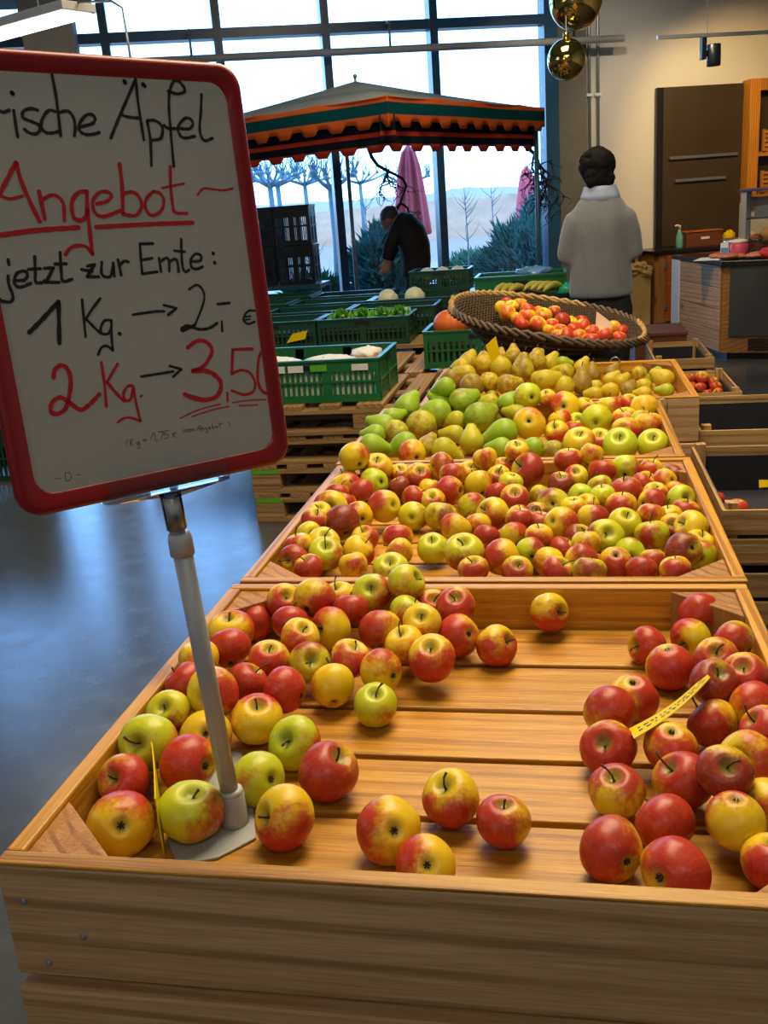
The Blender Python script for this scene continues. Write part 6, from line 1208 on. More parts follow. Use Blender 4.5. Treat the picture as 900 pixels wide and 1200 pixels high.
# black folding crates on edge
bc = pcrate(-2.30, 7.95, .84, .33, .24, .34, 'black slotted crate standing on edge, lower one beside the window mullion', 'black_pl', group='black crates by the window')
dup(bc, (-1.94, 7.95, .84), label='black slotted crate standing on edge, lower row, beside the green crates')
dup(bc, (-2.30, 8.0, 1.185), label='black slotted crate standing on edge, upper row, half behind the price sign')
dup(bc, (-1.96, 8.0, 1.185), label='black slotted crate standing on edge, upper row, open to the window')
t = thing('crate_rack', 'dark low rack under the black crates', 'rack', (-2.36, 7.92, 0)); MB().box(0, .80, 0, .40, .80, .838).build('shelf', M['frame'], t)
for xx in (0, .76):
    for yy in (0, .36): MB().box(xx, xx + .04, yy, yy + .04, 0, .799).build('leg', M['frame'], t)
# crates behind the basket, near the woman
rc = pcrate(.03, 5.72, .701, .58, .38, .27, 'green crate with plastic wrapped produce between basket and window frame')
MB().box(.03, .55, .03, .35, .011, .15).build('filling', M['shaded_fill'], rc)
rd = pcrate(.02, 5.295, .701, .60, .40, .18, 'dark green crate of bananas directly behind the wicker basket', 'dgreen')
MB().box(.03, .57, .03, .37, .011, .165).build('filling', M['shaded_fill'], rd)
market_table(.01, 5.29, .62, .84, .70, 'market table behind the wicker basket carrying the banana crate')
t = thing('plastic_wrap', 'crumpled blue white plastic sheet on the green crate by the window frame', 'plastic', (.40, 5.88, .955)); MB().blob((0, 0, .02), .12, .08, .035, 20, 10, .5, 4.).build('sheet', M['bluewrap'] if 'bluewrap' in M else M['paper'], t, True)
def bananas(x, y, z, rz, n, label):
    t = thing('banana_bunch', label, 'bananas', (x, y, z), rz)
    for k in range(n):
        o = (k - (n - 1) / 2) * .042; pts = [(-.10 + .2 * i / 8, o + .012 * k, .055 * math.sin(pi * (.15 + .7 * i / 8)) - .02) for i in range(9)]
        MB().tube(pts, [.006, .014, .020, .023, .024, .023, .020, .013, .005], 10).build('banana', M['banana'], t, True)
    MB().tube([(-.10, -.06, .0), (-.115, 0, .01), (-.10, .06, .012)], .010, 8).build('crown', M['stem'], t, True)
M['banana'] = plain('banana_peel', (.40, .36, .035), .45, var=.25, vs=12.)
bananas(.28, 5.42, .89, 1.0, 3, 'olive yellow banana bunch behind the basket, beside the dark leaves')
bananas(.49, 5.44, .89, .9, 4, 'larger olive yellow banana bunch behind the basket, closest to the woman')
t = thing('plastic_bag', 'turquoise plastic bag beside the woman behind the bananas', 'bag', (.63, 5.42, .80)); MB().blob((0, 0, .06), .075, .06, .07, 18, 12, .4, 4.).build('bag_body', M['turq'] if 'turq' in M else M['green'], t, True)

# ---------------------------------------------------------------- wicker basket
def weave_mat(name, a, b, fz):
    t = NT(name); tc = t.n('ShaderNodeTexCoord'); uv = tc.outputs['UV']
    n = t.noise(tc.outputs['Object'], 30., 4., .6)
    w1 = t.n('ShaderNodeTexWave', wave_type='BANDS', bands_direction='X', i_Scale=26., i_Distortion=1.); t.l(tc.outputs['Object'], w1.inputs['Vector'])
    w2 = t.n('ShaderNodeTexWave', wave_type='BANDS', bands_direction='Z', i_Scale=fz, i_Distortion=1.5); t.l(tc.outputs['Object'], w2.inputs['Vector'])
    f = t.math('MULTIPLY', t.math('ADD', w1.outputs['Fac'], w2.outputs['Fac']), .5); f = t.math('MULTIPLY', f, t.math('ADD', n, .4))
    t.bsdf(t.mix(f, c4(b), c4(a)), .65, 0., .35, bump=f, bstr=.9, bdist=.012); return t.m
M['wicker'] = weave_mat('dark_wicker', (.075, .046, .020), (.014, .009, .005), 30.)
M['wicker_rim'] = plain('pale_wicker_strand', (.36, .22, .075), .55, var=.35, vs=30.)
M['rim_dark'] = plain('brown_wicker_strand', (.085, .055, .028), .6, var=.35, vs=30.)
def basket():
    t = thing('wicker_basket', 'large oval wicker basket tilted on its stand, full of red and yellow apples', 'basket', (.535, 3.72, .76))
    ax, az = Vector((.43, 0, -.085)), Vector((0, .345, .045)); cen = Vector((.0, 0, .165)); ctr = Vector((-.01, -.03, 0))
    def ring(s, k, off=0.):
        out = []
        for i in range(64):
            a = 2 * pi * i / 64; ca, sa = math.cos(a), math.sin(a); e = .82
            x = math.copysign(abs(ca) ** e, ca); y = math.copysign(abs(sa) ** e, sa)
            p = cen + ax * x * s + az * y * s
            base = ctr + Vector((.27 * x, .17 * y, .0)) * min(1, s) 
            q = p.lerp(base, k); q.z += off; out.append(q)
        return out
    outer = [ring(1.0 - .02 * k, (k / 7) ** 1.15, 0) for k in range(8)]
    inner = [ring(.955 - .02 * k, (k / 7) ** 1.15 * .93, 0) for k in range(8)]
    mb = MB(); rg = list(reversed(outer)) + inner; mb.loft([[tuple(p) for p in r] for r in rg]).build('woven_body', M['wicker'], t, True)
    rim = ring(1.0, 0.); secs = {}
    for i in range(64):
        a, b = rim[i], rim[(i + 3) % 64]; m = a.lerp(b, .5); nrm = (a - cen).normalized()
        pts = [a - nrm * .014 + Vector((0, 0, -.012)), m + Vector((0, 0, .012)), b + nrm * .012 + Vector((0, 0, -.012))]
        key = ('a' if 12 <= i < 34 else 'b' if (i < 3 or i >= 58) else 'c' if i < 14 else 'd'); secs.setdefault(key, MB()).tube(pts, .0085, 7)
    for key, q in secs.items():
        if key in 'ab': q.build('pale_braided_rim', M['wicker_rim'], t, True, label='pale fresh wicker strands of the braided rim')
        else: q.build('dark_braided_rim', M['rim_dark'], t, True)
    for k in (.25, .5, .75):
        rr = ring(1.0 - .14 * k + .012, k ** 1.15); rr.append(rr[0]); MB().tube(rr, .006, 6).build('waling_band', M['rim_dark'], t, True)
basket()
trestle(.31, 3.35, .54, .76, .755, 'wooden bench hidden under the wicker basket')
# ---------------------------------------------------------------- people
M['skin'] = plain('skin', (.50, .28, .19), .5, var=.06)
M['hair'] = plain('black_hair', (.006, .005, .005), .75, spec=.2, var=.5, vs=60., bump=.6)
M['cardigan'] = plain('grey_wool_cardigan', (.185, .20, .225), .9, var=.14, vs=90., bump=.25, sheen=.4)
M['scarf'] = plain('pale_blue_collar', (.45, .55, .80), .8, var=.1, vs=20.)
M['trousers'] = plain('black_trousers', (.010, .010, .012), .8)
M['blue_trousers'] = plain('navy_trousers', (.02, .025, .06), .8)
M['coat'] = plain('dark_coat', (.012, .010, .012), .8, var=.3)
M['grey_hair'] = plain('grey_hair', (.10, .10, .10), .6, var=.3, vs=50.)
M['shoe'] = plain('dark_shoe', (.015, .013, .012), .5)
def ell(c, ax, u, v, n=20):
    """ring of radii u (sideways) and v (front to back) around c, ax = side direction"""
    ax = Vector(ax).normalized(); out = []
    return [tuple(Vector(c) + Vector(ax) * u * math.cos(2 * pi * k / n) + Vector(v) * math.sin(2 * pi * k / n)) for k in range(n)]
def hand(mb, w, d, pn, s=1.):
    """hand at wrist w pointing along d, palm normal pn, slightly curled"""
    w = Vector(w); d = Vector(d).normalized(); pn = Vector(pn); pn = (pn - d * pn.dot(d)).normalized(); sd = d.cross(pn)
    mb.loft([[tuple(w + d * t * s + sd * a * math.cos(q) * s + pn * b * math.sin(q) * s) for q in [2 * pi * k / 12 for k in range(12)]] for t, a, b in ((-.01, .024, .018), (.02, .03, .017), (.05, .039, .016), (.085, .038, .013), (.09, .02, .006))])
    for i, (o, L) in enumerate(((-.029, .066), (-.010, .076), (.010, .071), (.028, .055))):
        p = w + (d * .075 + sd * o) * s; a = .25; pts = [p]
        for k in range(3):
            dd = d * math.cos(a) + pn * math.sin(a); p = p + dd * L * (.42, .33, .25)[k] * s; pts.append(p); a += .5
        mb.tube(pts, [.0092 * s, .0088 * s, .008 * s, .0065 * s], 8)
    p = w + (d * .015 - sd * .026) * s
    mb.tube([p, p + (d * .028 - sd * .022 + pn * .008) * s, p + (d * .056 - sd * .026 + pn * .02) * s, p + (d * .074 - sd * .018 + pn * .03) * s], [.013 * s, .011 * s, .0095 * s, .007 * s], 8)
def head(mb, c, f, upv, s=1.):
    """skull, jaw, nose, lips, ears; f = facing direction"""
    f = Vector(f).normalized(); upv = (Vector(upv) - f * Vector(upv).dot(f)).normalized(); sd = f.cross(upv); m = Matrix((sd, f, upv)).transposed(); c = Vector(c)
    P = lambda x, y, z: tuple(c + m @ Vector((x * s, y * s, z * s)))
    mb.blob(P(0, -.005, .025), .074 * s, .094 * s, .088 * s, 24, 16, 0, 3, m); mb.blob(P(0, .022, -.045), .056 * s, .066 * s, .070 * s, 20, 14, 0, 3, m)
    mb.tube([P(0, .088, .012), P(0, .104, -.014), P(0, .092, -.026)], [.008 * s, .014 * s, .011 * s], 8)
    mb.blob(P(0, .080, -.054), .024 * s, .010 * s, .008 * s, 12, 8, 0, 3, m); mb.blob(P(0, .07, -.09), .022 * s, .02 * s, .018 * s, 12, 8, 0, 3, m)
    for q in (-1, 1): mb.blob(P(.077 * q, -.008, -.008), .010 * s, .019 * s, .031 * s, 12, 8, 0, 3, m); mb.blob(P(.034 * q, .074, .022), .022 * s, .012 * s, .007 * s, 10, 6, 0, 3, m)
    return P, m
def woman():
    X, Y = .805, 4.90; B = (X, Y, 0); mb = MB()
    P, m = head(mb, (-.022, .03, 1.565), (-.25, 1, -.12), (0, 0, 1))
    mb.tube([(-.015, 0, 1.36), (-.012, .005, 1.43), (-.02, .02, 1.52)], [.062, .054, .052], 14)
    mb.loft([ell((0, .0, z), (1, 0, 0), a, (0, b, 0)) for z, a, b in ((.80, .135, .075), (.92, .14, .08), (1.05, .135, .10), (1.2, .15, .11), (1.32, .17, .10), (1.39, .12, .075), (1.42, .06, .05))])
    arms = []
    for q, el, wr in ((-1, (-.178, .0, 1.12), (-.165, .22, 1.14)), (1, (.172, .0, 1.13), (.06, .20, 1.10))):
        sh = (.122 * q, 0, 1.325); arms.append((sh, el, wr)); mb.tube([sh, tuple(Vector(sh).lerp(Vector(el), .5)), el, tuple(Vector(el).lerp(Vector(wr), .5)), wr], [.05, .044, .038, .034, .024], 12)
        hand(mb, wr, Vector(wr) - Vector(el), (-.4 * q, 0, .9 if q < 0 else .9), .92)
        mb.tube([(.085 * q, 0, .86), (.09 * q, .01, .48), (.088 * q, -.01, .28), (.09 * q, .0, .07)], [.085, .055, .052, .036], 14)
        mb.loft([ell((.09 * q, y, .035), (1, 0, 0), a, (0, 0, b)) for y, a, b in ((-.06, .02, .02), (-.05, .034, .034), (.05, .038, .034), (.13, .042, .024), (.17, .02, .012))])
    body = mb.build('person', M['skin'], None, True, remesh=.0075); body.location = B
    prop(body, 'person in a long grey cardigan with pale blue collar and black curly hair, back turned', 'person')
    h = MB(); rnd = random.Random(4)
    h.blob(P(0, -.034, -.005), .086, .088, .108, 24, 16, .08, 4., m)
    for k in range(240):
        d = Vector((rnd.gauss(0, 1), rnd.gauss(-.35, 1), rnd.gauss(.25, .9))).normalized()
        if d.y > .45 and d.z < .5: continue
        h.blob(P(d.x * .088, -.026 + d.y * .094, .018 + d.z * .080 + rnd.uniform(0, .006)), .014, .014, .014, 8, 6, .4, 3.)
    for k in range(30): h.blob(P(rnd.uniform(-.06, .06), -.085 + rnd.uniform(-.012, .015), rnd.uniform(-.085, -.01)), .024, .02, .026, 8, 6, .3, 3.)
    h.build('hair', M['hair'], body, True, remesh=.0065)
    c = MB()
    def tring(z, a, b, dy=0., fold=0.): return [tuple(Vector((a * math.cos(t), dy + b * math.sin(t), z)) * 1 + Vector((0, fold * math.sin(7 * t + z * 6), 0))) for t in [2 * pi * k / 40 for k in range(40)]]
    c.loft([tring(z, a, b, d, f) for z, a, b, d, f in ((.885, .172, .135, 0, .007), (.90, .176, .138, 0, .007), (1.0, .170, .135, 0, .010), (1.12, .162, .13, -.003, .010), (1.24, .160, .125, -.008, .007), (1.31, .156, .118, -.008, .003), (1.36, .142, .105, -.006, 0), (1.40, .126, .090, -.002, 0), (1.425, .095, .078, 0, 0), (1.44, .075, .068, 0, 0))])
    for sh, el, wr in arms:
        sh, el, wr = Vector(sh), Vector(el), Vector(wr); q = 1 if sh.x > 0 else -1
        c.tube([sh + Vector((-.05 * q, 0, .005)), sh + Vector((.008 * q, 0, -.03)), sh.lerp(el, .5) + Vector((.005 * q, 0, 0)), el + Vector((0, -.01, 0)), el.lerp(wr, .5), el.lerp(wr, .88)], [.066, .074, .068, .064, .056, .046], 16)
    c.build('cardigan', M['cardigan'], body, True, remesh=.011).modifiers['Smooth'].iterations = 22
    s = MB(); s.loft([tring(z, a, b, d, .003) for z, a, b, d in ((1.40, .108, .090, .0), (1.43, .104, .090, .0), (1.462, .092, .084, .0), (1.478, .086, .080, .002), (1.47, .072, .070, .004), (1.44, .068, .066, .002))]); s.build('collar', M['scarf'], body, True)
    t = MB()
    for q in (-1, 1): t.tube([(.07 * q, 0, .93), (.085 * q, 0, .82), (.09 * q, .01, .5), (.09 * q, 0, .3), (.09 * q, 0, .06)], [.075, .092, .068, .064, .058], 16)
    t.loft([ell((0, 0, z), (1, 0, 0), a, (0, b_, 0)) for z, a, b_ in ((.76, .15, .088), (.82, .168, .098), (.93, .16, .098))])
    t.build('trousers', M['trousers'], body, True, remesh=.012)
    e = MB()
    for q in (-1, 1): e.blob(P(.034 * q, .078, .010), .012, .012, .012, 12, 8)
    e.build('eyes', M['paper'], body, True)
woman()
def man():
    B = (-.80, 8.12, 0); mb = MB()
    P, m = head(mb, (-.118, .02, 1.335), (-.75, .25, -.75), (-.6, .1, .8))
    sp = [(.08, 0, .84), (.09, 0, .98), (.085, 0, 1.10), (.05, .0, 1.22), (-.01, .01, 1.31), (-.06, .01, 1.345)]
    def rg(sc):
        out = []
        for i, p in enumerate(sp):
            t_ = (Vector(sp[min(i + 1, 5)]) - Vector(sp[max(i - 1, 0)])).normalized(); v = t_.cross(Vector((0, 1, 0)))
            u_, w_ = ((.15, .105), (.15, .11), (.16, .115), (.17, .115), (.14, .095), (.07, .06))[i]
            out.append(ell(p, (0, 1, 0), u_ * sc, v * w_ * sc))
        return out
    mb.loft(rg(.9)); mb.tube([(-.03, .01, 1.31), (-.09, .015, 1.335)], [.052, .05], 12)
    arms = []
    for q, sh, el, wr in ((-1, (-.03, -.14, 1.27), (-.115, -.16, 1.12), (-.150, -.14, .99)), (1, (-.03, .16, 1.27), (-.13, .18, 1.10), (-.20, .17, .97))):
        arms.append((sh, el, wr)); mb.tube([sh, el, tuple(Vector(el).lerp(Vector(wr), .5)), wr], [.05, .04, .036, .027], 12); hand(mb, wr, Vector(wr) - Vector(el), (-.3, -q, 0))
        mb.tube([(.08, .085 * q, .88), (.07, .09 * q, .48), (.09, .09 * q, .07)], [.08, .057, .038], 14)
        mb.loft([ell((x, .09 * q, .035), (0, 1, 0), a, (0, 0, b)) for x, a, b in ((.16, .02, .02), (.14, .036, .034), (.05, .04, .034), (-.06, .046, .024), (-.10, .02, .012))])
    body = mb.build('person', M['skin'], None, True, remesh=.0085); body.location = B
    prop(body, 'person in a dark coat stooping over the crates by the window', 'person')
    c = MB(); c.loft(rg(1.22))
    for sh, el, wr in arms: c.tube([sh, Vector(sh).lerp(Vector(el), .5), el, Vector(el).lerp(Vector(wr), .85)], [.072, .064, .056, .048], 14)
    c.build('coat', M['coat'], body, True, remesh=.012)
    h = MB(); h.blob(P(0, -.022, .036), .080, .092, .082, 20, 12, .08, 5., m); h.build('hair', M['grey_hair'], body, True)
    t = MB()
    for q in (-1, 1): t.tube([(.08, .075 * q, .93), (.07, .09 * q, .5), (.09, .09 * q, .06)], [.092, .07, .058], 14)
    t.build('trousers', M['blue_trousers'], body, True, remesh=.012)
    e = MB()
    for q in (-1, 1): e.blob(P(.034 * q, .078, .010), .012, .012, .012, 12, 8)
    e.build('eyes', M['paper'], body, True)
man()

# ---------------------------------------------------------------- striped market canopy
def cloth_mat(name, stripes, trl=.25):
    t = NT(name); tc = t.n('ShaderNodeTexCoord'); xyz = t.n('ShaderNodeSeparateXYZ'); t.l(tc.outputs['Object'], xyz.inputs[0])
    z = xyz.outputs[2]; r = t.n('ShaderNodeValToRGB'); r.color_ramp.interpolation = 'CONSTANT'
    lo, hi = stripes[0][0], stripes[-1][0] + .2
    mr = t.n('ShaderNodeMapRange'); t.l(z, mr.inputs[0]); mr.inputs[1].default_value = lo; mr.inputs[2].default_value = hi; t.l(mr.outputs[0], r.inputs[0])
    el = r.color_ramp.elements
    for i, (zz, col) in enumerate(stripes):
        pos = (zz - lo) / (hi - lo)
        if i < 1: el[0].position = 0; el[0].color = c4(col)
        elif i == 1: el[1].position = pos; el[1].color = c4(col)
        else: e = el.new(pos); e.color = c4(col)
    n = t.noise(tc.outputs['Object'], 4., 4.); col = t.mix(t.math('MULTIPLY', n, .3), r.outputs[0], (.02, .02, .02, 1))
    d = t.n('ShaderNodeBsdfDiffuse'); tr = t.n('ShaderNodeBsdfTranslucent'); t.l(col, d.inputs[0]); t.l(col, tr.inputs[0]); mx_ = t.n('ShaderNodeMixShader'); mx_.inputs[0].default_value = trl
    t.l(d.outputs[0], mx_.inputs[1]); t.l(tr.outputs[0], mx_.inputs[2]); t.l(mx_.outputs[0], t.out.inputs[0]); return t.m
OR, TE, RD, DK = (.90, .17, .035), (.006, .105, .13), (.90, .10, .05), (.02, .03, .045)
M['valance'] = cloth_mat('striped_valance', [(-.30, OR), (-.105, TE), (-.03, OR)])
M['lower_valance'] = cloth_mat('striped_shaded_lower_valance', [(-.42, RD), (-.285, DK), (-.235, RD), (-.205, DK)], .5)  # topmost dark band paints the shade under the upper valance; the rest are stripes
M['roof_cloth'] = cloth_mat('grey_green_canopy_cloth', [(-.1, OR), (.004, (.44, .50, .52)), (.10, (.34, .46, .46)), (.15, (.50, .55, .56))])
def canopy():
    N, Rr, L = Vector((-.52, 6.0, 2.14)), Vector((.446, 8.0, 2.14)), Vector((-2.42, 6.97, 2.14)); F = Rr + L - N
    t = thing('market_canopy', 'orange and green striped market stall canopy with scalloped valance before the windows', 'canopy', N)
    Z = Vector((0, 0, 0)); r, l, f = Rr - N, L - N, F - N; ap = (r + l) / 2 + Vector((0, 0, .285)); ap.x -= .03
    rf = MB()
    for a, b in ((Z, r), (r, f), (f, l), (l, Z)):
        nn = 8; vs = []
        for i in range(nn + 1):
            for j in range(nn + 1 - 0):
                u, v = i / nn, j / nn; e = a.lerp(b, u); p = e.lerp(ap, v); p = p - Vector((0, 0, .015 * math.sin(pi * v) * (1 - .4 * v))); vs.append(p)
        rf.add(vs, [(i * (nn + 1) + j, (i + 1) * (nn + 1) + j, (i + 1) * (nn + 1) + j + 1, i * (nn + 1) + j + 1) for i in range(nn) for j in range(nn)])
    rf.build('roof', M['roof_cloth'], t, True, weld=True)
    def val(a, b, z0, z1, nm, mat, ins, ph):
        d = (b - a); Ln = d.length; d.normalize(); n = int(Ln / .0125); vs = []; per = .235; mb = MB(); nrm = Vector((-d.y, d.x, 0)); nrm = nrm if nrm.dot(ap) > 0 else -nrm
        for i in range(n + 1):
            s = Ln * i / n; w = math.cos(2 * pi * s / per + ph); sc = max(-1, min(1, w * 2.6)); zb = z1 + .019 * (1 - sc)
            sag = .012 * math.sin(pi * ((s / .6) % 1)); off = nrm * (ins + .012 * math.sin(s * 5 + ph))
            for k in range(5): q = k / 4; p = a + d * s + off * (1 if k else 1); vs.append((p.x, p.y, a.z + z0 + (zb - z0) * q - sag * (1 - q)))
        mb.add(vs, [(i * 5 + k, (i + 1) * 5 + k, (i + 1) * 5 + k + 1, i * 5 + k + 1) for i in range(n) for k in range(4)])
        o = mb.build(nm, mat, t, True); s_ = o.modifiers.new('Solidify', 'SOLIDIFY'); s_.thickness = .003
    for a, b, ph in ((Z, r, .4), (Z, l, .4)):
        val(a, b, .012, -.185, 'valance', M['valance'], 0, ph); val(a, b, -.10, -.335, 'lower_valance', M['lower_valance'], .06, ph + 1.5)
    for q, e in ((r, 'far'), (l, 'side'), (f, 'back')):
        pm = M['frame'] if e == 'far' else M['galv']; k = (ap - q).normalized() * .07; MB().tube([(q.x + k.x, q.y + k.y, 0), (q.x + k.x, q.y + k.y, -2.14)], .020, 12).build('pole', pm, t, True)
    for a, b in ((Z, r), (r, f), (f, l), (l, Z)): k1, k2 = (ap - a).normalized() * .06, (ap - b).normalized() * .06; MB().tube([(a.x + k1.x, a.y + k1.y, -.03), (b.x + k2.x, b.y + k2.y, -.03)], .014, 8).build('eave_bar', M['galv'], t, True)
    MB().tube([ap - Vector((0, 0, .03)), ap + Vector((0, 0, .025))], [.012, .010], 8).blob(ap + Vector((0, 0, .035)), .018, .018, .018, 12, 8).build('finial', M['galv'], t, True)
canopy()
def hazel(loc, label, seed, h, lean):
    rnd = random.Random(seed); t = thing('twisted_branch', label, 'branch', loc); mb = MB()
    def grow(p, d, ln, r, lev):
        pts = [p]; n = 9
        for i in range(n):
            d = (d + Vector((rnd.gauss(0, .5), rnd.gauss(0, .5), rnd.gauss(-.12, .3)))).normalized(); p = p + d * ln / n; pts.append(p)
        mb.tube(pts, [r * (1 - .6 * i / n) for i in range(n + 1)], 6)
        if lev < 3:
            for k in range(5 if lev < 2 else 4): i = rnd.randrange(2, n + 1); grow(pts[i], (Vector((rnd.gauss(0, .55), rnd.gauss(0, .55), -.6 + rnd.gauss(0, .4)))).normalized(), ln * rnd.uniform(.45, .7), r * .6, lev + 1)
    grow(Vector((0, 0, 0)), Vector((lean, 0, -1)), h, .020, 0)
    mb.build('twigs', M['bark'], t, True)
M['bark'] = plain('dark_bark', (.035, .030, .022), .8, var=.4, vs=30.)
hazel((-1.16, 8.6, 1.98), 'corkscrew hazel branch hanging under the canopy beside its pole', 3, .80, .25)
hazel((.26, 8.5, 1.92), 'corkscrew hazel branch hanging at the canopy corner by the dark window frame', 8, .66, -.05)

# ---------------------------------------------------------------- hanging balls, track light, luminaire
M['gold'] = plain('gold_mirror_ball', (.70, .50, .13), .06, 1.0, var=.08, vs=4.)
def ball(loc, r, label):
    t = thing('gold_ball', label, 'decoration', loc)
    MB().blob((0, 0, 0), r, r, r * 1.04, 40, 24, .012, 2.).build('sphere', M['gold'], t, True)
    MB().lathe([(.02, r * 1.02), (.02, r * 1.02 + .03), (.012, r * 1.02 + .035)], 14).build('cap', M['gold'], t, True)
    MB().tube([(0, 0, r + .03), (0, 0, 5.4 - loc[2])], .0022, 6).build('cord', M['paper'], t)
ball((.637, 6.0, 2.253), .120, 'smaller mirror gold ball hanging below the big one by the window')
ball((.70, 6.12, 2.60), .165, 'big mirror gold ball hanging at the top of the picture')
t = thing('track_light', 'thin grey light track with one black spotlight above the dark panel', 'lamp', (1.268, 7.0, 2.455), TH)
MB().box(0, 1.5, -.012, .012, -.012, .012).build('rail', M['galv'], t)
for x in (.38, 1.3): MB().tube([(x, 0, .012), (x, 0, 2.93)], .003, 6).build('suspension_wire', M['metal'], t)
sp_ = MB().box(.335, .37, -.02, .02, -.16, -.0125).build('spot_arm', M['black_pl'], t, bevel=.003)
MB().lathe([(.046, -.205), (.049, -.20), (.049, -.065), (.042, -.06)], 20, Matrix.Translation((.435, 0, 0))).box(.37, .395, -.01, .01, -.14, -.10).build('spot_can', M['black_pl'], t, True)
t = NT('lit_diffuser'); t.bsdf((.9, .9, .9, 1), .5, emis=(1, .96, .88, 1), estr=3.2); M['lit'] = t.m
t = thing('pendant_strip_light', 'long white lit strip luminaire hanging near the concrete beam', 'lamp', (-1.63, 4.0, 2.42), R_(155))
MB().box(0, 1.5, -.10, .10, .02, .06).build('housing', M['white_pipe'], t, bevel=.004); MB().box(.02, 1.48, -.085, .085, .005, .0195).build('diffuser', M['lit'], t)
MB().tube([(.02, 0, .061), (-.25, .02, .02), (-.32, .02, -.02), (-.33, .02, -.35)], .006, 8).build('cable', M['galv'], t, True)
for x in (.3, 1.2): MB().tube([(x, 0, .06), (x, 0, 2.96)], .004, 6).build('suspension_wire', M['metal'], t)
area('strip_light_glow', (-2.3, 4.3, 2.40), .2, 10, (1, .95, .86), (-2.3, 4.3, 0), 1.4)

# ---------------------------------------------------------------- counter corner
M['slate'] = plain('dark_slate_panel', (.050, .034, .020), .42, var=.3, vs=3., bump=.15)
M['slate2'] = plain('blue_black_counter_panel', (.035, .040, .045), .5, var=.2)
M['worktop'] = plain('dark_worktop', (.012, .012, .014), .25, spec=.6)
M['corner_white'] = plain('pale_grey_corner_profile', (.60, .66, .72), .4)
M['lightoak'] = wood('light_counter_board', (.62, .36, .14), (.34, .17, .055), 0, rough=.5)
t = thing('wall_panel', 'tall dark slate panel with two metal rails on the cream wall', 'panel', wl(1.18, .01, .815), TH)
MB().box(0, .995, -.045, 0, 0, 1.63).build('slab', M['slate'], t, bevel=.004); MB().box(-.002, .075, -.052, -.0455, 0, 1.63).build('edge_strip', M['worktop'], t)
for x0, x1, z in ((.14, .93, .905), (.21, .80, .67)):
    k = MB().box(x0, x1, -.078, -.068, z, z + .03)
    for i in range(6): k.box(x0 + (x1 - x0) * i / 5 - (.02 if i == 5 else 0), x0 + (x1 - x0) * i / 5 + (.0 if i == 5 else .02), -.083, -.046, z + .002, z + .022)
    k.build('metal_rail', M['metal'], t)
t = thing('base_cabinet', 'low wall cabinet with orange wooden door and dark top under the slate panel', 'cabinet', wl(.93, .58, 0), TH)
MB().box(0, 2.6, 0, .56, .06, .775).build('body', M['oak_z'], t); MB().box(.03, 2.57, .05, .54, 0, .0595).build('plinth', M['black_pl'], t)
MB().box(-.02, 2.62, -.03, .565, .776, .812).build('worktop', M['worktop'], t, bevel=.003)
for k, x in enumerate((.12, 1.0, 1.80)):
    d = MB().box(x, x + .80, -.02, -.0005, .08, .755).build('door', M['door'], t, bevel=.003)
    for z in (.19, .62): MB().box(x - .02, x + .02, -.026, -.0205, z, z + .05).build('hinge', M['metal'], d)
def counter():
    A, B, Cc, D = (1.62, 9.15), (1.90, 7.95), (3.05, 7.58), (3.1, 9.0)
    t = thing('shop_counter', 'wooden shop counter with slate blue front panel and black worktop', 'counter', (B[0], B[1], 0)); q = lambda p: (p[0] - B[0], p[1] - B[1])
    a, c, d = q(A), q(Cc), q(D)
    MB().prism([a, (0, 0), c, d], .06, .785).build('body', M['oak_x'], t); MB().prism([(a[0] + .06, a[1]), (.06, .06), (c[0], c[1] + .06), d], 0, .0595).build('plinth', M['black_pl'], t)
    MB().prism([(a[0] - .02, a[1]), (-.02, -.035), (c[0], c[1] - .035), d], .786, .825).build('worktop', M['worktop'], t, bevel=.004)
    ang = math.atan2(c[1], c[0]); m = Matrix.Rotation(ang, 4, 'Z')
    MB().box(.06, 1.2, -.018, -.001, .20, .78, m).build('front_panel', M['slate2'], t)
    v = MB()
    for i in range(6): v.box(.22, 1.2, -.012, -.0005, .085 + i * .017, .093 + i * .017, m)
    v.build('vent_slat', M['black_pl'], t)
    e = Vector((a[0], a[1], 0)); L = e.length; e.normalize(); m2 = Matrix.Rotation(math.atan2(e.y, e.x), 4, 'Z')
    for i in range(4): MB().box(.02, L - .22, .001, .014, .065 + i * .18, .065 + i * .18 + .174).build('side_board', M['lightoak'], t, bevel=.003).rotation_euler = (0, 0, math.atan2(e.y, e.x))
    MB().box(L - .215, L, .001, .020, .0, .785, m2).build('corner_profile', M['corner_white'], t)
    return B, m, m2, L
cB, cm, cm2, cL = counter()
def oncounter(u, v): p = cm @ Vector((u, v, 0)); return (cB[0] + p.x, cB[1] + p.y, .8255)
M['meat'] = plain('cured_meat', (.45, .14, .08), .45, var=.5, vs=25.)
M['red'] = plain('red_cloth', (.50, .02, .03), .7, var=.4)
M['pink'] = plain('pink_label', (.55, .06, .12), .4)
M['brown_box'] = plain('brown_card_box', (.16, .045, .018), .5, var=.1)
M['teal'] = plain('teal_bottle_plastic', (.13, .42, .36), .35)
M['teal_w'] = plain('cream_plastic', (.70, .62, .48), .45)
M['bread'] = plain('bread_crust', (.52, .30, .12), .6, var=.3, vs=20.)
M['tray'] = plain('steel_tray', (.5, .5, .48), .3, .9)
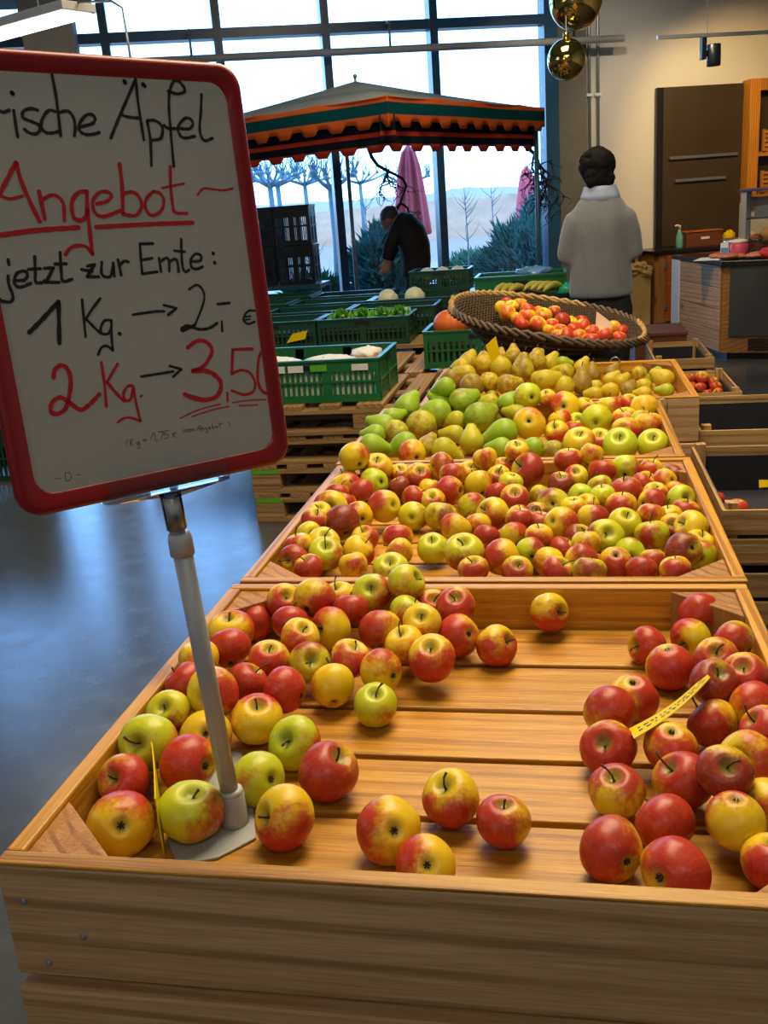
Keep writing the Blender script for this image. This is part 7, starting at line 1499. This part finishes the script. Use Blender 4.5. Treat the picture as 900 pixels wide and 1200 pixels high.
for i, (u, v, r, lb_) in enumerate(((.02, .10, .06, 'pinkish sausage piece on the corner of the counter'), (.10, .16, .05, 'pale ham piece behind the sausage on the counter corner'), (-.10, .30, .055, 'flat meat slice on the pale paper at the counter edge'), (.24, .10, .065, 'round ham piece next to the red cloth'), (.50, .09, .06, 'ham piece past the red cloth on the counter'), (.60, .14, .065, 'ham piece under the display case post'))):
    t = thing('meat_piece', lb_, 'meat', oncounter(u, v)); MB().blob((0, 0, r * .42), r * 1.3, r, r * .45, 18, 10, .3, 3., seed=i).build('flesh', M['meat'], t, True); MB().blob((.02, 0, r * .62), r * .5, r * .4, r * .25, 12, 8, .3, 4., seed=i + 3).build('fat_edge', M['teal_w'], t, True)
t = thing('paper_sheet', 'pale paper sheet on the counter corner under the meat', 'paper', oncounter(-.16, .22)); MB().box(-.10, .22, -.14, .2, 0, .004, cm).build('sheet', M['paper'], t)
t = thing('red_cloth', 'crumpled red and black cloth on the counter', 'cloth', oncounter(.37, .10)); MB().blob((0, 0, .045), .11, .07, .055, 20, 12, .55, 4.).build('cloth_body', M['red'], t, True); MB().blob((.09, -.01, .03), .06, .05, .035, 14, 8, .5, 4.).build('dark_fold', M['worktop'], t, True)
t = thing('storage_jar', 'jar with pink label on the counter behind the meat', 'jar', oncounter(.06, .40)); MB().lathe([(.075, 0), (.08, .01), (.08, .10), (.07, .115)], 24).build('glass_body', M['pink'], t, True); MB().lathe([(.072, .1155), (.072, .14), (.03, .150)], 24).build('lid', M['teal_w'], t, True)
t = thing('card_box', 'small white and blue box beside the pink labelled jar', 'box', oncounter(-.10, .42)); MB().box(0, .07, 0, .07, 0, .12, cm).build('carton', M['corner_white'], t, bevel=.002); MB().box(.005, .065, -.001, .0, .03, .08, cm).build('print', M['bluewrap'], t)
t = thing('metal_bin', 'grey metal container on the counter behind the jar', 'container', oncounter(-.12, .62)); MB().box(0, .22, 0, .2, 0, .13, cm).build('container_body', M['galv'], t, bevel=.01); MB().box(-.005, .225, -.005, .205, .13, .14, cm).build('rim_lip', M['tray'], t)
def cab(s, off, z=.8125): return wl(1.14 + s, off, z)
t = thing('spray_bottle', 'teal spray bottle standing on the low wall cabinet', 'bottle', cab(.14, .42)); MB().lathe([(.036, 0), (.038, .01), (.036, .12), (.018, .17), (.015, .19)], 20).build('bottle_body', M['teal'], t, True); MB().tube([(0, 0, .19), (0, 0, .225), (-.03, -.02, .235), (-.05, -.03, .23)], [.014, .016, .014, .009], 10).build('spray_head', M['teal_w'], t, True)
t = thing('wooden_box', 'red brown box with a white label on the low wall cabinet', 'box', cab(.21, .45), TH); MB().prism([(-.0, 0), (.40, 0), (.40, .2), (0, .2)], 0, .15).build('box_body', M['brown_box'], t, bevel=.004); MB().box(.16, .26, -.004, -.001, .075, .10).build('label', M['paper'], t); MB().box(-.008, .408, -.008, .208, .1505, .165).build('lid', M['door'], t, bevel=.003)
for i, (s, o, w, h, mt, lb_) in enumerate(((.74, .36, .07, .13, 'yellow_card', 'yellow bag beside the red brown box on the cabinet'), (.94, .44, .10, .10, 'meat', 'brown bundle between yellow bag and bread on the cabinet'), (1.18, .44, .11, .14, 'bread', 'pale bread loaf on the cabinet behind the counter'), (1.43, .46, .12, .14, 'bread', 'rounded bread loaf on the cabinet beside the case post'))):
    t = thing('food_pack', lb_, 'food', cab(s, o)); MB().blob((0, 0, h * .5), w, .08, h * .55, 18, 12, .35, 4., seed=i).build('wrapping', M[mt], t, True); MB().blob((.02, -.02, h * .85), w * .4, .05, h * .25, 12, 8, .4, 5., seed=i).build('tied_top', M['teal_w' if i else 'yellow_card'], t, True)
# glazed display case on the counter
t = thing('display_case', 'glazed steel display case standing on the counter', 'display case', (2.10, 8.45, .8255), -.25)
for x, y in ((0, 0), (.95, 0), (0, .42), (.95, .42)): MB().box(x, x + .05, y, y + .05, 0, .53).build('post', M['metal'], t, bevel=.004)
MB().box(-.02, 1.02, -.02, .49, .5305, .555).build('top_board', M['purple'], t, bevel=.003); MB().box(.05, .95, .02, .45, .30, .312).build('glass_shelf', M['case_glass'], t); MB().box(.05, .95, .012, .018, .0, .52).build('front_glass', M['case_glass'], t)
MB().box(.0505, .9495, .06, .42, .0, .02).build('bottom_tray', M['tray'], t)
t = thing('steel_tray', 'steel tray on the glass shelf inside the display case', 'tray', (2.23, 8.52, 1.1385), -.25); MB().box(0, .5, 0, .28, 0, .006).box(0, .5, 0, .006, .006, .09).box(0, .5, .274, .28, .006, .09).box(0, .006, .006, .274, .006, .09).box(.494, .5, .006, .274, .006, .09).build('pan', M['tray'], t); MB().blob((.2, .14, .05), .12, .09, .05, 16, 10, .3, 4.).build('filling', M['bread'], t, True)
for k in range(3):
    t = thing('glass_jar', ('jar in the display case closest to its steel post', 'jar in the middle of the display case floor', 'jar at the inner end of the display case')[k], 'jar', (2.26 + .13 * k, 8.50 - .033 * k, .846)); MB().lathe([(.045, 0), (.048, .01), (.048, .08), (.04, .09)], 18).build('jar_body', M['meat'], t, True); MB().lathe([(.044, .0905), (.044, .11), (.02, .112)], 18).build('lid', M['tray'], t, True)
# honey coloured shelf unit on the wall
t = thing('wall_shelf', 'honey coloured wooden wall shelf with bread baskets beside the slate panel', 'shelf', wl(2.185, .005, 1.27), TH)
MB().box(0, .12, -.17, -.001, 0, 1.20).build('side_panel', M['shelf_wood'], t, bevel=.004); MB().box(1.5, 1.62, -.17, -.001, 0, 1.20).build('side_panel', M['shelf_wood'], t, bevel=.004)
MB().box(.1205, 1.4995, -.17, -.001, 1.08, 1.20).build('top_panel', M['shelf_wood'], t, bevel=.004); MB().box(.1205, 1.4995, -.03, -.001, 0, 1.0795).build('back_panel', M['slate'], t)
for z in (.0, .42): MB().box(.1205, 1.4995, -.165, -.0305, z, z + .03).build('shelf_board', M['shelf_wood'], t)
for z, lb_ in ((.4505, 'slatted bread basket on the upper board of the wall shelf'), (.0305, 'slatted bread basket on the lower board of the wall shelf')):
    p = wl(2.185 + .16, .16, 1.27 + z); b = thing('bread_basket', lb_, 'basket', p, TH)
    for k in range(5): MB().box(0, .55, -.012 - .008 * k, -.004 - .008 * k, .02 + k * .045, .05 + k * .045).build('slat', M['shelf_wood'], b)
    MB().box(0, .55, 0, .115, 0, .02).build('bottom_board', M['shelf_wood'], b)
    for x in (.0, .53): MB().box(x, x + .02, -.04, -.0, .02, .24).build('upright', M['shelf_wood'], b)
# things behind the woman by the wall
t = thing('carton', 'crumpled brown paper wrapped carton by the wall between the woman and the low cabinet', 'carton', wl(.50, .68, 0), TH); MB().box(0, .34, 0, .34, 0, .60).build('carton_body', M['kraft'], t, bevel=.012)
k = MB()
for i in range(9): k.blob((.06 + .11 * (i % 3), .06 + .11 * (i // 3), .62 + .03 * (i % 2)), .10, .10, .06, 12, 8, .6, 4., seed=i)
k.build('crumpled_paper', M['kraft'], t, False)
t = thing('wall_bench', 'low wooden ledge along the cream wall behind the woman', 'ledge', wl(.50, .30, 0), TH); MB().box(0, .40, 0, .28, .80, .83).build('board', M['shelf_wood'], t); 
for x in (.02, .34): MB().box(x, x + .04, .02, .26, 0, .7995).build('leg', M['oak_z'], t)
t = thing('storage_box', 'dark brown low lidded box on the floor behind the lined lug crates', 'box', (1.10, 6.55, .0)); MB().box(0, .36, 0, .5, 0, .42).build('box_body', M['brown_box'], t, bevel=.006); MB().box(-.01, .37, -.01, .51, .4205, .445).build('lid', M['brown_box'], t, bevel=.004)
tw = pcrate(-3.3, 4.5, 0, .60, .40, .30, 'dark green slotted crate on the floor behind the price sign, lowest of its stack', 'dgreen', group='crates stacked behind the price sign')
dup(tw, (-3.3, 4.5, .301), label='dark green slotted crate in the middle of the stack behind the price sign'); dup(tw, (-3.29, 4.5, .602), label='dark green slotted crate on top of the stack behind the price sign')
# ---------------------------------------------------------------- outdoors behind the glass
def snow_mat():
    t = NT('snowy_ground'); tc = t.n('ShaderNodeTexCoord'); xyz = t.n('ShaderNodeSeparateXYZ'); t.l(tc.outputs['Object'], xyz.inputs[0])
    n = t.noise(tc.outputs['Object'], .35, 5., .6); n2 = t.noise(tc.outputs['Object'], 3., 4., .7)
    snow = t.mix(t.ss(n2, .55, .75), (.40, .36, .27, 1), (.12, .14, .12, 1))
    dry = t.mix(n2, (.45, .22, .11, 1), (.30, .15, .08, 1))
    far = t.ss(t.math('ADD', xyz.outputs[1], t.math('MULTIPLY', n, 12.)), 24., 36.)
    t.bsdf(t.mix(far, snow, dry), .8); return t.m
M['snow'] = snow_mat()
struct('ground', MB().box(-140, 140, 11.6, 260, -.3, -.06), M['snow'])
struct('ground_1', MB().box(-140, -7.8, 4.0, 11.59, -.3, -.06), M['snow'])
M['dry'] = plain('dry_reed', (.50, .215, .10), .9, var=.4, vs=1.2)
M['hill'] = plain('hazy_distant_hill', (.42, .27, .19), 1., var=.08, vs=.05)  # distance haze is put into the hill colour
def ridge(name, label, Y, h, mat, amp, seed, d):
    mb = MB(); vs = []; n = 120
    for j, (yy, k) in enumerate(((0, 0), (d * .5, 1.), (d, 0))):
        for i in range(n + 1):
            x = -110 + 160 * i / n; vs.append((x, yy, k * h * (1 + amp * mnoise.noise((x * .09, seed, 0)) + amp * .5 * mnoise.noise((x * .8, seed, 3))) - .06 * (1 - k)))
    mb.add(vs, [(j * (n + 1) + i, j * (n + 1) + i + 1, (j + 1) * (n + 1) + i + 1, (j + 1) * (n + 1) + i) for j in range(2) for i in range(n)])
    o = mb.build(name, mat, None, True); o.location = (0, Y, 0); o['kind'] = 'structure'; return o
ridge('ground_2', '', 44, 1.5, M['dry'], .25, 1.2, 6); ridge('ground_3', '', 150, 3.4, M['hill'], .25, 5.1, 60)
M['conifer'] = plain('blue_green_needle', (.10, .36, .33), .7, var=.5, vs=5.)
M['conifer2'] = plain('dark_green_needle', (.08, .26, .15), .7, var=.5, vs=5.)
def bush(loc, rx, ry, rz, n, label, seed, mat='conifer'):
    rnd = random.Random(seed); t = thing('conifer_bush', label, 'bush', loc, group=None); mb = MB()
    for k in range(n):
        d = Vector((rnd.gauss(0, 1), rnd.gauss(0, 1), rnd.gauss(.25, 1))).normalized(); q = rnd.uniform(.55, 1.05) * (1 + .25 * mnoise.noise(d * 2.5 + Vector((seed, 0, 0))))
        p = Vector((d.x * rx * q, d.y * ry * q, rz * (.75 + .85 * d.z * q)))
        if p.z < .0: continue
        a = Vector((rnd.gauss(0, .6), rnd.gauss(0, .6), rnd.gauss(.5, .6))) + d; a.normalize(); b = a.orthogonal().normalized() * .03
        L = rnd.uniform(.10, .22); mb.add([p - b, p + b, p + a * L], [(0, 1, 2)]); b2 = a.cross(b); mb.add([p - b2, p + b2, p + a * L], [(0, 1, 2)])
    mb.build('foliage', M[mat], t); st = MB()
    for k in range(7):
        a = 2 * pi * k / 7; st.tube([(0, 0, 0), (rx * .3 * math.cos(a), ry * .3 * math.sin(a), rz * .8), (rx * .6 * math.cos(a), ry * .6 * math.sin(a), rz * 1.3)], [.03, .02, .006], 6)
    st.build('stem', M['bark'], t, True)
bush((.05, 12.6, -.06), .52, .45, .72, 4200, 'big blue green conifer bush outside, before the window frame beside the woman', 1)
bush((-1.75, 12.2, -.06), .50, .45, .74, 3600, 'blue green conifer bush outside behind the stooping person', 2)
bush((-2.75, 12.4, -.06), .42, .4, .42, 1800, 'low dark green bush outside beside the black crates', 3, 'conifer2')
bush((-1.0, 18.5, -.06), .75, .5, .34, 1800, 'low dark shrub on the snow, outside past the middle mullion', 4, 'conifer2')
bush((.35, 14.5, -.06), .45, .4, .95, 2200, 'taller loose conifer outside, behind the big bush by the frame', 5)
M['blue_bark'] = plain('hazy_bark', (.12, .17, .19), .8, var=.3, vs=8.)
def pollard(loc, h, label, seed):
    rnd = random.Random(seed); t = thing('pollard_tree', label, 'tree', loc)
    MB().tube([(0, 0, 0), (.03, 0, h * .5), (0, .02, h)], [.075, .06, .055], 10).build('trunk', M['blue_bark'], t, True)
    mb = MB()
    for k in range(9):
        a = 2 * pi * k / 9 + rnd.uniform(-.2, .2); L = rnd.uniform(.35, .75) * loc[1] / 22; e = Vector((L * math.cos(a), L * math.sin(a), h + rnd.uniform(.05, .25)))
        mb.tube([(0, 0, h - .08), (e.x * .5, e.y * .5, h + .02), e], [.045, .03, .025], 7); mb.blob(e, .06, .06, .05, 8, 6, .2)
        for q in range(5): mb.tube([e * 1., e + Vector((rnd.uniform(-.1, .1), rnd.uniform(-.1, .1), .16)), e + Vector((rnd.uniform(-.2, .2), rnd.uniform(-.2, .2), rnd.uniform(.3, .45)))], [.014, .010, .004], 5)
    mb.build('crown', M['blue_bark'], t, True)
for i, (x, y, h, lb_) in enumerate(((-5.49, 20.0, 2.17, 'bare pollarded tree outside, closest to the price sign'), (-6.18, 23.0, 2.26, 'bare pollarded tree outside, second from the price sign with a stout stump'), (-6.41, 26.5, 2.33, 'bare pollarded tree outside above the black crates'), (-3.5, 17.0, 1.97, 'bare pollarded tree outside, just before the mullion beside the canopy pole'), (-3.98, 30.0, 2.2, 'bare pollarded tree outside behind the pink parasol'), (-6.18, 33.0, 2.41, 'bare pollarded tree outside between canopy pole and pink parasol'))): pollard((x, y, -.06), h, lb_, i)
M['pinkc'] = plain('pink_parasol_cloth', (.95, .11, .13), .8, var=.2, vs=6.)
def parasol(loc, s, label):
    t = thing('closed_parasol', label, 'parasol', loc)
    MB().tube([(0, 0, 0), (0, 0, 2.09 * s)], .025, 10).build('pole', M['metal'], t, True)
    MB().lathe([(.22, 0), (.24, .02), (.24, .06), (.04, .09)], 20).build('base', M['galv'], t, True)
    rings = []
    for z, r in ((.98, .19), (1.0, .21), (1.2, .195), (1.4, .175), (1.6, .15), (1.8, .125), (1.98, .08), (2.06, .02)):
        rings.append([(r * s * (1 + .16 * math.cos(8 * a)) * math.cos(a), r * s * (1 + .16 * math.cos(8 * a)) * math.sin(a), z * s) for a in [2 * pi * k / 48 for k in range(48)]])
    MB().loft(rings).build('furled_cloth', M['pinkc'], t, True)
parasol((-1.55, 13.6, -.06), 1.12, 'large furled pink parasol outside behind the stooping person')
parasol((-.12, 18.8, -.06), 1.0, 'smaller furled pink parasol outside near the dark window frame')
def sapling(loc, h, label, seed):
    rnd = random.Random(seed); t = thing('bare_sapling', label, 'sapling', loc)
    MB().tube([(0, 0, 0), (.02, 0, h * .5), (-.01, 0, h)], [.018, .012, .004], 6).build('stem', M['blue_bark'], t, True); mb = MB()
    for k in range(16):
        z = rnd.uniform(.35, .95) * h; a = rnd.uniform(0, 6.28); L = rnd.uniform(.12, .3); mb.tube([(0, 0, z), (L * .6 * math.cos(a), L * .6 * math.sin(a), z + L * .5), (L * math.cos(a), L * math.sin(a), z + L)], [.006, .004, .002], 5)
    mb.build('twigs', M['blue_bark'], t, True)
for i, (x, y, h, lb_) in enumerate(((-1.02, 16., 1.75, 'thin bare sapling outside, past the middle mullion'), (-.62, 16.5, 1.8, 'twiggy bare sapling outside between mullion and small parasol'), (-2.5, 15., 1.6, 'thin bare sapling outside beside the canopy pole'), (-3.55, 15.5, 1.5, 'thin bare sapling outside beside the dark mullion'))): sapling((x, y, -.06), h, lb_, i)
bpy.context.view_layer.update()
